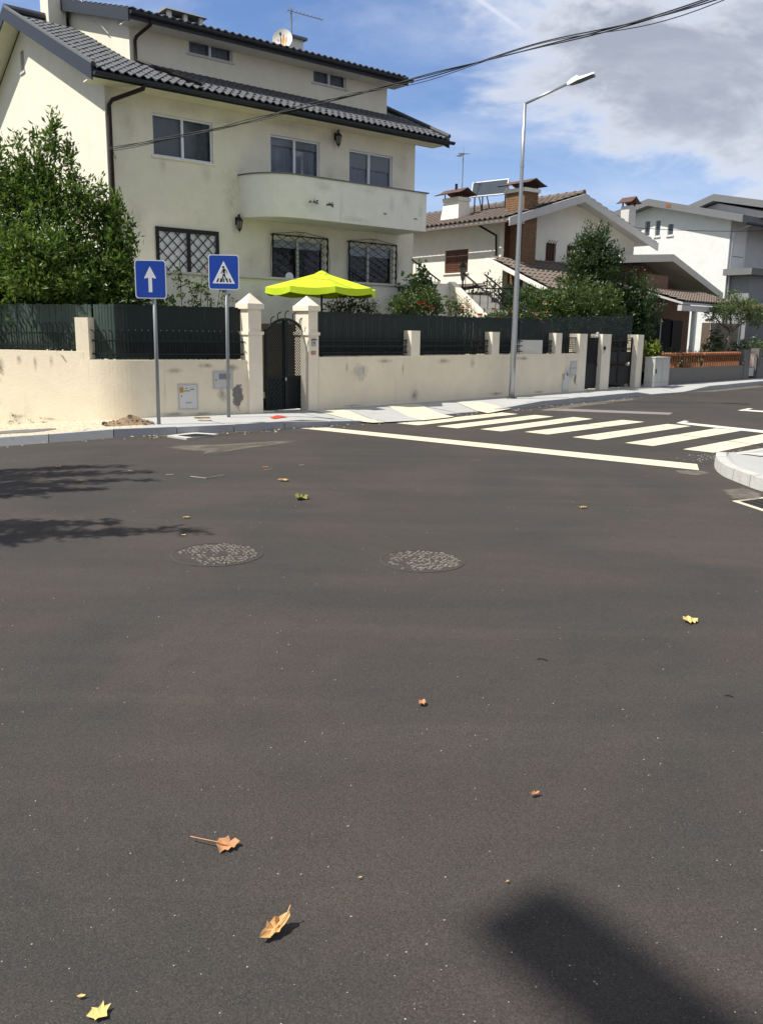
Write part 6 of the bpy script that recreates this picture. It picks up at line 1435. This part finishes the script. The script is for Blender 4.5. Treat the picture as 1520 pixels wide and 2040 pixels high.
rose('peach_rose_bush', wp(8.95, .85, .40), 'rose bush with peach blooms right of the street lamp pole', [((.1 * k, 0, 0), (.16 * k - .4, 0, 1.8 + .1 * (k % 3))) for k in range(6)],
     [(-.2, 0, 1.6, .35, .3, .3), (.25, 0, 1.65, .35, .3, .3)], 1000, [((-.28, -.3, 1.86), .085, 'rose_pink'), ((-.1, -.32, 1.70), .06, 'rose_pale'), ((.12, -.32, 2.12), .06, 'rose_pale'), ((.22, -.32, 1.90), .075, 'rose_pink')], 47, .075, .05)
SB = plant('oleander_bush', (4.15, 28.0, .35), 'mid green bush in front of the white house porch', 'bush'); limbs(SB, ((0, 0, 0), (0, 0, 1.0)), [(-.8, 0, 2.2), (.4, 0, 2.4), (1.0, 0, 2.0)], .05, 'stem', seed=6)
foliage('leaves', SB, 'hedge_leaf', [(-.9, 0, 2.35, .5, .4, .75), (-.1, 0, 2.0, .7, .6, .8), (.9, -.1, 2.0, .8, .6, .75), (-.5, 0, 1.5, 1.2, .6, .7)], 5200, .12, .045, 48, clump=12, spread=.16)
WF = plant('white_flowering_bush', (4.0, 26.2, .35), 'bush speckled with small white flowers behind the lamp pole', 'bush'); foliage('leaves', WF, 'rose_leaf', [(0, 0, 1.85, .5, .4, .55), (.4, 0, 1.6, .4, .3, .4)], 1300, .08, .045, 49); limbs(WF, ((0, 0, 0), (0, 0, .8)), [(-.2, 0, 1.8), (.3, 0, 1.9)], .03, 'stem')
foliage('blossom', WF, 'petal_white', [(0.0, -.3, 1.9, .45, .2, .5), (.3, -.3, 1.7, .35, .15, .3)], 150, .05, .045, 50, clump=3, spread=.06)
CT = plant('dark_conifer', (6.95, 29.6, .35), 'tall dense dark evergreen in front of the white gabled house', 'tree'); limbs(CT, ((0, 0, 0), (0, 0, 3.0)), [(-.3, 0, 4.3), (.3, 0, 4.5), (0, 0, 4.8)], .14, seed=8)
foliage('crown', CT, 'dark_leaf', [(-.05, 0, 2.4, 1.35, 1.0, 1.5), (-.05, 0, 3.5, 1.05, .8, 1.15), (-.1, 0, 4.35, .6, .5, .65), (.25, 0, 4.45, .32, .3, .42), (-.5, 0, 3.9, .3, .3, .4), (.55, 0, 3.8, .3, .3, .4), (-1.5, .1, 1.9, 1.1, .8, 1.2), (1.35, .1, 2.2, 1.0, .8, 1.25)], 26000, .10, .042, 51, clump=12, spread=.13, up=.6, shell=.35)
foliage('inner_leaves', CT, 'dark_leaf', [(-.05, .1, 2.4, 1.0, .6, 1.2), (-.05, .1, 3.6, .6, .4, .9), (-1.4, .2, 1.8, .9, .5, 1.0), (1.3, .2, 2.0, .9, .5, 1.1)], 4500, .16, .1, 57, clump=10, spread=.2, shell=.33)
HG = plant('broad_hedge', wp(12.1, 1.35, .35), 'broad sunlit hedge above the far gates', 'hedge'); HG.rotation_euler = (0, 0, RZW); limbs(HG, ((0, 0, 0), (0, 0, .8)), [(-.8, 0, 1.6), (.9, 0, 1.8)], .06, 'stem')
foliage('leaves', HG, 'hedge_leaf', [(-2.3, .3, 1.9, 1.0, .7, .85), (-1.0, .1, 2.0, 1.0, .7, .95), (.2, 0, 2.15, 1.0, .7, .95), (1.3, 0, 2.15, .95, .7, .85), (2.3, .2, 1.9, .9, .65, .85), (3.2, .5, 2.05, .85, .6, .95), (4.1, .6, 2.0, .8, .5, .9), (5.0, .7, 1.75, .65, .45, .85), (5.6, .8, 1.4, .45, .4, .6)], 22500, .095, .045, 52, clump=12, spread=.13, shell=.38)
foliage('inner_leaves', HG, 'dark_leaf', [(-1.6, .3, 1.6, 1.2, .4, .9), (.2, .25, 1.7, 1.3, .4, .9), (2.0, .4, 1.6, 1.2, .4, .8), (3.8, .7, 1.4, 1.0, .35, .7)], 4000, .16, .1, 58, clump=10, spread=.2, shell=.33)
YS = plant('lemon_shrub', (8.85, 28.75, .25), 'small yellow-green shrub beside the driveway gate pillar', 'shrub'); foliage('leaves', YS, 'lemon_leaf', [(0, 0, 1.05, .28, .22, .32), (-.05, 0, .6, .15, .15, .3)], 330, .12, .06, 53, clump=8, spread=.1); limbs(YS, ((0, 0, 0), (0, 0, .5)), [(.1, 0, 1.1), (-.1, 0, 1.0)], .015, 'stem')
def spot(x, y, Y):
    d = (x - 760) / F_PX * C_R - (y - 1020) / F_PX * C_U + C_F; t = Y / d.y; return Vector((0, 0, CAM_H)) + d * t
ST = plant('olive_tree', (12.75, 33.2, .55), 'small light green tree with leaning trunk behind the terracotta fence', 'tree')
limbs(ST, ((0, 0, 0), (.35, 0, 1.35)), [(-.35, 0, 1.95), (.25, 0, 2.3), (.95, 0, 2.1), (1.3, .1, 1.9), (-.15, 0, 1.75)], .10, seed=9)
foliage('crown', ST, 'light_leaf', [(-.25, 0, 2.05, .48, .5, .38), (.25, 0, 2.25, .55, .5, .48), (.85, 0, 2.15, .6, .5, .5), (1.4, 0, 1.9, .5, .45, .45), (.3, 0, 2.75, .25, .22, .18)], 4600, .10, .034, 54, clump=11, spread=.12, shell=.5)
for nm, x, y, Y, blobs, nlv, sd3, mt, lab in (('porch_shrub', 1420, 690, 34.0, [(0, 0, .6, .45, .4, .6), (.1, 0, 1.1, .3, .3, .4)], 1100, 61, 'hedge_leaf', 'bright green shrub by the dark brick porch'), ('dark_bed_plants', 1365, 700, 32.2, [(-.7, 0, .3, .6, .4, .45), (.1, 0, .25, .6, .4, .4), (.8, 0, .3, .5, .4, .45)], 1300, 62, 'dark_leaf', 'dark low plants behind the left half of the terracotta fence'),
    ('white_rose_shrub', 1475, 692, 36.0, [(-.2, 0, .5, .6, .4, .5), (.4, 0, .7, .5, .4, .5)], 1100, 63, 'rose_leaf', 'rose shrub with white blooms at the right end of the terracotta fence'), ('pale_shrub', 1520, 690, 36.5, [(0, 0, .5, .5, .4, .6)], 700, 64, 'light_leaf', 'pale shrub at the right edge behind the pink bar gate'), ('fence_vine', 1345, 722, 30.9, [(0, 0, .15, .28, .1, .28), (-.6, .05, .35, .25, .1, .14)], 380, 65, 'hedge_leaf', 'green vine creeping through the terracotta balusters')):
    c = spot(x, y, Y); B_ = plant(nm, (c.x, c.y, .55), lab, 'shrub'); foliage('leaves', B_, mt, blobs if nm != 'fence_vine' else [(b[0], b[1], b[2], *b[3:]) for b in blobs], nlv, .09, .045, sd3, clump=9, spread=.1); MB().tube([(0, 0, 0), (0, 0, .5)], .015, 5).build('stem', 'stem', B_)
    if nm == 'white_rose_shrub':
        for k, p in enumerate([(-.25, -.3, 1.02), (.35, -.3, 1.15), (.28, -.3, .98), (.25, -.3, .80), (-.02, -.35, .35)]): flower(B_, p, .085, 'petal_white', 70 + k)
# street tree left of the viewer whose boughs throw the feathered shadow
TR = plant('street_tree', (-8.6, 6.2, zg(-8.6)), 'leafy street tree left of the viewer that shades the road', 'tree')
kx, ky = .6745 * .961, .6745 * .276
def bough(tip, root, z):         # ground points the bough shades, lifted along the sun
    a = Vector((tip[0] - kx * z, tip[1] - ky * z, z)); b = Vector((root[0] - kx * z, root[1] - ky * z, z)); return a, b
boughs = [bough((-1.55, 7.32), (-3.9, 6.75), 4.6), (bough((-2.35, 7.55), (-3.9, 7.2), 4.2)), bough((-2.6, 9.83), (-4.8, 9.1), 4.9), bough((-3.25, 10.75), (-5.2, 10.2), 5.2), bough((-2.95, 9.2), (-4.6, 8.7), 4.4), bough((-3.55, 8.75), (-4.8, 8.4), 4.7), bough((-3.0, 6.2), (-4.0, 5.9), 4.3), bough((-2.85, 10.35), (-4.6, 9.8), 5.0)]
org = Vector((-8.6, 6.2, zg(-8.6))); mb = MB(); mb.tube([(0, 0, 0), (.1, .1, 1.6), (.3, .3, 3.4)], [.17, .14, .11], 8)
bl = []
for a, b in boughs:
    a, b = a - org, b - org; mb.tube([(.3, .3, 3.3), b.lerp(Vector((.3, .3, 3.4)), .4), b, b.lerp(a, .6), a], [.06, .045, .03, .018, .006], 6)
    L_ = (a - b).length
    for k in range(7):
        t = (k + .5) / 7; p = b.lerp(a, t); w_ = .36 * (1 - t * .87); bl.append((p.x, p.y, p.z, L_ / 13, w_, w_ * .7))
mb.build('trunk', 'bark', TR, True); foliage('leaves', TR, 'laurel', bl, 9500, .12, .05, 81, clump=10, spread=.10, up=.0, shell=.55)
foliage('crown', TR, 'laurel', [(0, .5, 5.2, 1.2, 1.6, 1.4), (1.0, 2.2, 4.8, .7, .9, .8), (.7, -.2, 4.8, .8, .8, .8)], 5200, .13, .055, 82, clump=12, spread=.18)

# ------------------------------------------------------------------ small things on pavement and road
random.seed(17)
SH = thing('earth_heap', (-4.28, 14.55, zg(-4.28) + .12), 0, 'small heap of brown earth on the pavement by the one-way sign', 'earth heap')
mb = MB(); n, m = 26, 7
for j in range(m + 1):
    for k in range(n):
        r = j / m; a = 2 * math.pi * k / n; hgt = .125 * (1 - r ** 1.3) * (1 + .3 * math.sin(3 * a + 1)); mb.v.append((.42 * r * math.cos(a) * random.uniform(.9, 1.1), .28 * r * math.sin(a) * random.uniform(.9, 1.1), max(-.01, hgt + random.uniform(-.018, .022) * (1 - r))))
for j in range(m):
    for k in range(n): a = j * n + k; b = j * n + (k + 1) % n; mb.f.append((a, a + n, b + n, b))
mb.build('heap', 'earth', SH); mb = MB()
for k in range(110): a, r = random.uniform(0, 6.28), random.random() ** .7; mb.ico((.5 * r * math.cos(a), .34 * r * math.sin(a), max(.0, .11 * (1 - r ** 1.3)) + .004), random.uniform(.006, .024), random, .3)
tag(mb.build('clods', 'earth', SH), kind='stuff')
st = thing('dark_stone', (-4.72, 14.55, zg(-4.72) + .13), 0, 'fist-sized dark stone left of the earth heap', 'stone'); MB().ico((0, 0, .035), (.05, .045, .04), random, .25).build('stone', 'twig_dark', st)
cd = thing('cardboard_scrap', (*G(403, 832, .125).xy, .127), .2, 'flat brown cardboard scrap at the foot of the garden wall', 'cardboard'); MB().box(-.14, .14, -.05, .05, 0, .012).build('sheet', 'cardboard', cd)
cd = thing('tan_scrap', (*G(408, 837.5, .125).xy, .127), .1, 'darker oval brown scrap on the pavement below the cardboard', 'litter'); mb = MB(); mb.prism([(.13 * math.cos(k * .5236), .07 * math.sin(k * .5236), 0) for k in range(12)], (0, 0, .006)); mb.build('sheet', 'stone_cladding', cd)
# stray weeds along the foot of the left wall
WD_ = plant('wall_weeds', (K + dl * 1.6 - Vector((0, .03, 0)))[:2] + (zg(-6.3) + .1,), 'sparse weeds along the foot of the sunny garden wall', 'weeds')
foliage('weeds', WD_, 'rose_leaf', [((dl * x).x, (dl * x).y - .02, .03, .06, .03, .05) for x in (-.7, -.35, .05, .3, .62, .75, 1.0)] + [((dl * .68).x, (dl * .68).y - .02, .12, .02, .02, .16)], 130, .05, .012, 91, clump=5, spread=.05, up=1.0)

def maple(name, loc, rz, size, mat, label, lobes, curl=.25, stem=None, tilt=(0, 0), seed=1):
    R = random.Random(seed); T = thing(name, (*loc, .004 + zg(loc[0])), rz, label, 'fallen leaf', 'fallen leaves on the road'); T.rotation_euler = (tilt[0], tilt[1], rz)
    pts = []
    for i, (a, r) in enumerate(lobes): pts.append((r * size * math.cos(rad(a)), r * size * math.sin(rad(a))))
    # rings from the middle out with a curled rim
    mb = MB(); n = len(pts); mb.v.append((0, 0, .012 * size / .05))
    for f in (.33, .68, 1.0):
        for x, y in pts: mb.v.append((x * f + R.uniform(-.03, .03) * size * f, y * f + R.uniform(-.03, .03) * size * f, .004 + curl * size * (f ** 2) * (.25 + .75 * abs(math.sin(3.1 * math.atan2(y, x) + seed))) + R.uniform(0, .06) * size))
    for i in range(n): j = (i + 1) % n; mb.f += [(0, 1 + i, 1 + j), (1 + i, 1 + n + i, 1 + n + j, 1 + j), (1 + n + i, 1 + 2 * n + i, 1 + 2 * n + j, 1 + n + j)]
    lf = mb.build('blade', mat, T, False)
    if stem: MB().tube([(0, 0, .01), *stem], [.0022] * (len(stem) + 1), 5).build('stalk', mat, T)
    return T
def outline(P): return [(math.degrees(math.atan2(y, x)) % 360, math.hypot(x, y)) for x, y in P]
crumpled = outline([(1.25, .35), (.8, .75), (.35, .6), (.1, 1.0), (-.2, .8), (-.75, .75), (-1, .2), (-.75, -.4), (-.55, -.95), (-.15, -.5), (.2, -.75), (.45, -.35), (.75, -.5), (.9, .05)])
trilobe = outline([(.75, 0), (1, .7), (.4, .45), (.25, 1.1), (-.1, .35), (-.65, .5), (-.6, .25), (-1, -.3), (-.2, -.7), (-.1, -.95), (.1, -.75), (.85, -.6)])
plane5 = [(0, 1.0), (14, .72), (24, .55), (42, .95), (58, .55), (80, .6), (100, .95), (118, .5), (150, .75), (175, .45), (200, .7), (240, .5), (262, .9), (282, .55), (304, .55), (320, .92), (338, .55), (348, .72)]
lance = [(0, 1.0), (14, .78), (28, .58), (50, .46), (78, .40), (105, .40), (135, .46), (158, .62), (172, .82), (180, .95), (190, .78), (206, .58), (230, .44), (262, .36), (285, .36), (312, .44), (335, .6), (348, .8)]
p = G(452, 1690); maple('plane_leaf', p.xy, .10, .036, 'leaf_brown', 'curled brown plane leaf with a long stalk, upper of the near three', crumpled, .34, [(-.03, .006, .02), (-.085, .03, .012), (-.125, .05, .004)], (.25, 0), 3)
p = G(549, 1858); maple('long_leaf', p.xy, rad(48), .062, 'leaf_tan', 'long tan dried leaf curled upward, nearest the middle of the photograph', lance, .42, [(.05, 0, .03), (.068, .004, .045)], (.15, -.2), 5)
p = G(197, 2022); maple('small_yellow_leaf', p.xy, .15, .029, 'leaf_yellow', 'small yellow lobed leaf at the bottom left of the road', trilobe, .15, None, (.1, 0), 6)
p = G(1374, 1240); maple('pale_yellow_leaf', p.xy, .2, .048, 'leaf_yellow', 'pale yellow leaf on the right side of the road', crumpled, .3, None, (.2, .1), 7)
p = G(599, 995); T = maple('olive_leaf', p.xy, .3, .075, 'leaf_olive', 'crumpled olive green leaf in the middle of the road', crumpled, .5, None, (.2, .1), 8)
p = G(565, 959); maple('cream_leaf', p.xy, .1, .075, 'leaf_tan', 'light cream leaf just beyond the olive green one', lance, .25, None, (.1, .1), 9)
p = G(841, 1405); maple('rust_leaf', p.xy, .9, .022, 'leaf_brown', 'tiny rust brown leaf scrap in mid road', crumpled, .6, None, (.1, 0), 10)
p = G(1063, 1587); maple('brown_leaf_scrap', p.xy, .4, .024, 'leaf_brown', 'tiny brown leaf scrap above the dark blunt shadow', lance, .5, None, (.1, 0), 11)
for k, (x, y, r, l_, m) in enumerate([(162, 1990, .2, .02, 'leaf_yellow'), (717, 1752, .5, .012, 'leaf_yellow'), (1010, 1760, .6, .014, 'leaf_tan'), (365, 1068, .3, .04, 'leaf_yellow'), (1160, 1013, .3, .08, 'leaf_tan'), (372, 1033, .2, .06, 'leaf_tan'), (115, 932, .2, .08, 'leaf_tan'), (530, 933, .2, .08, 'leaf_brown'), (160, 960, .1, .08, 'leaf_tan')]):
    maple('leaf_scrap', G(x, y).xy, r, l_ * .62, m, ['yellow crumb of leaf above the small yellow leaf', 'tiny pale leaf crumb right of the plane leaf', 'tiny tan crumb near the tip of the blunt shadow', 'yellow leaf crumb above the left sett manhole', 'tan leaf scrap on the road right of centre', 'tan leaf scrap at the tips of the tree shadow', 'tan leaf scrap inside the upper tree shadow', 'brown leaf scrap near the pale twigs', 'tan leaf scrap in the upper tree shadow further right'][k], lance, .3, None, (.1, 0), 20 + k)
for k, (a, b, c) in enumerate([((380, 950), (411, 953.5), (448, 947.5)), ((331, 946.5), (346, 946), None), ((528, 936.5), (542, 935), None), ((597, 927.5), (606, 927), None), ((256, 938), (266, 938.5), None)]):
    P = [G(*q) for q in (a, b, c) if q]; o = P[0]; tg = thing('pale_twig', (o.x, o.y, .006), 0, ['bent pale twig lying beyond the tree shadow', 'short pale twig at the tip of the upper tree shadow', 'short pale twig right of the bent one', 'very short pale twig, the rightmost', 'short pale twig inside the tree shadow'][k], 'twig', 'pale twigs on the road'); MB().tube([(q.x - o.x, q.y - o.y, 0) for q in P], .006, 5).build('stick', 'twig', tg)
for k, (a, b) in enumerate([((1070, 1314), (1090, 1317)), ((1444, 1387), (1460, 1390))]):
    P = [G(*a), G(*b)]; tg = thing('dark_twig', (P[0].x, P[0].y, .004), 0, ['thin dark twig in the right half of the road', 'thin dark twig close to the right edge of the road'][k], 'twig', 'dark twigs on the road'); MB().tube([(0, 0, 0), ((P[1] - P[0]).x * .5, (P[1] - P[0]).y * .5 + .008, .003), ((P[1] - P[0]).x, (P[1] - P[0]).y, 0)], .003, 4).build('stick', 'twig_dark', tg)
# loose grit
R = random.Random(77); mb = MB()
for k in range(1300):
    y = 1.7 + 10 * R.random() ** 2.0; x = R.uniform(-.52, .52) * y
    r = R.choice((.0006, .0007, .0008, .0010, .0012, .0019)) * (1 + .12 * y) * (.8 if y > 5 else 1)
    mb.ico((x, y, r * .4 + zg(x)), (r * R.uniform(.8, 1.6), r, r * .7), R, .25)
for k in range(170):
    s_ = R.uniform(5, 26); p, nb = kpoint(s_); e = p - nb * abs(R.gauss(0, .22)); r = R.uniform(.005, .02); mb.ico((e.x, e.y, r * .4 + zg(e.x)), (r * 1.4, r, r * .6), R, .3)
for k in range(160):
    e = R.choice(isl[5:16]); r = R.uniform(.003, .011); mb.ico((e.x - abs(R.gauss(.05, .22)), e.y - abs(R.gauss(.05, .2)), r * .4), (r * 1.3, r, r * .6), R, .3)
tag(mb.build('road_grit', 'pebble'), kind='stuff')
mb = MB()
for k in range(70):
    x, y = R.choice(((1110, 807), (455, 858), (1120, 806), (520, 855), (500, 862), (290, 872))); p = G(x + R.gauss(0, 22), y + R.gauss(0, 2.0)); r = R.uniform(.012, .04); a = R.uniform(0, 6.28)
    mb.add([(p.x - r * math.cos(a), p.y - r * math.sin(a), .006 + zg(p.x)), (p.x + r * .5 * math.sin(a), p.y - r * .5 * math.cos(a), .02 + zg(p.x)), (p.x + r * math.cos(a), p.y + r * math.sin(a), .008 + zg(p.x)), (p.x - r * .5 * math.sin(a), p.y + r * .5 * math.cos(a), .014 + zg(p.x))], [(0, 1, 2), (0, 2, 3)])
tag(mb.build('gutter_litter', 'leaf_tan'), kind='stuff')

# tall trees across the road on the right, out of the frame; the house windows mirror them
for k, (x, y, hgt, lab) in enumerate(((19.5, 11.0, 13.0, 'tall tree out of frame right, nearer of the two mirrored in the windows'), (25.5, 14.0, 15.0, 'tall tree out of frame right, farther of the two mirrored in the windows'))):
    TT = plant('tall_tree', (x, y, 0), lab, 'tree'); limbs(TT, ((0, 0, 0), (0, 0, hgt * .5)), [(-1, 0, hgt * .7), (1, .5, hgt * .75), (0, -.6, hgt * .85), (.3, .3, hgt * .95)], .22, seed=60 + k)
    foliage('crown', TT, 'hedge_leaf', [(0, 0, hgt * .62, 1.9, 1.9, hgt * .22), (.6, .3, hgt * .78, 1.3, 1.3, hgt * .16), (-.7, -.2, hgt * .5, 1.4, 1.4, hgt * .14), (0, 0, hgt * .9, .7, .7, hgt * .1)], 4500, .26, .13, 90 + k, clump=12, spread=.35)
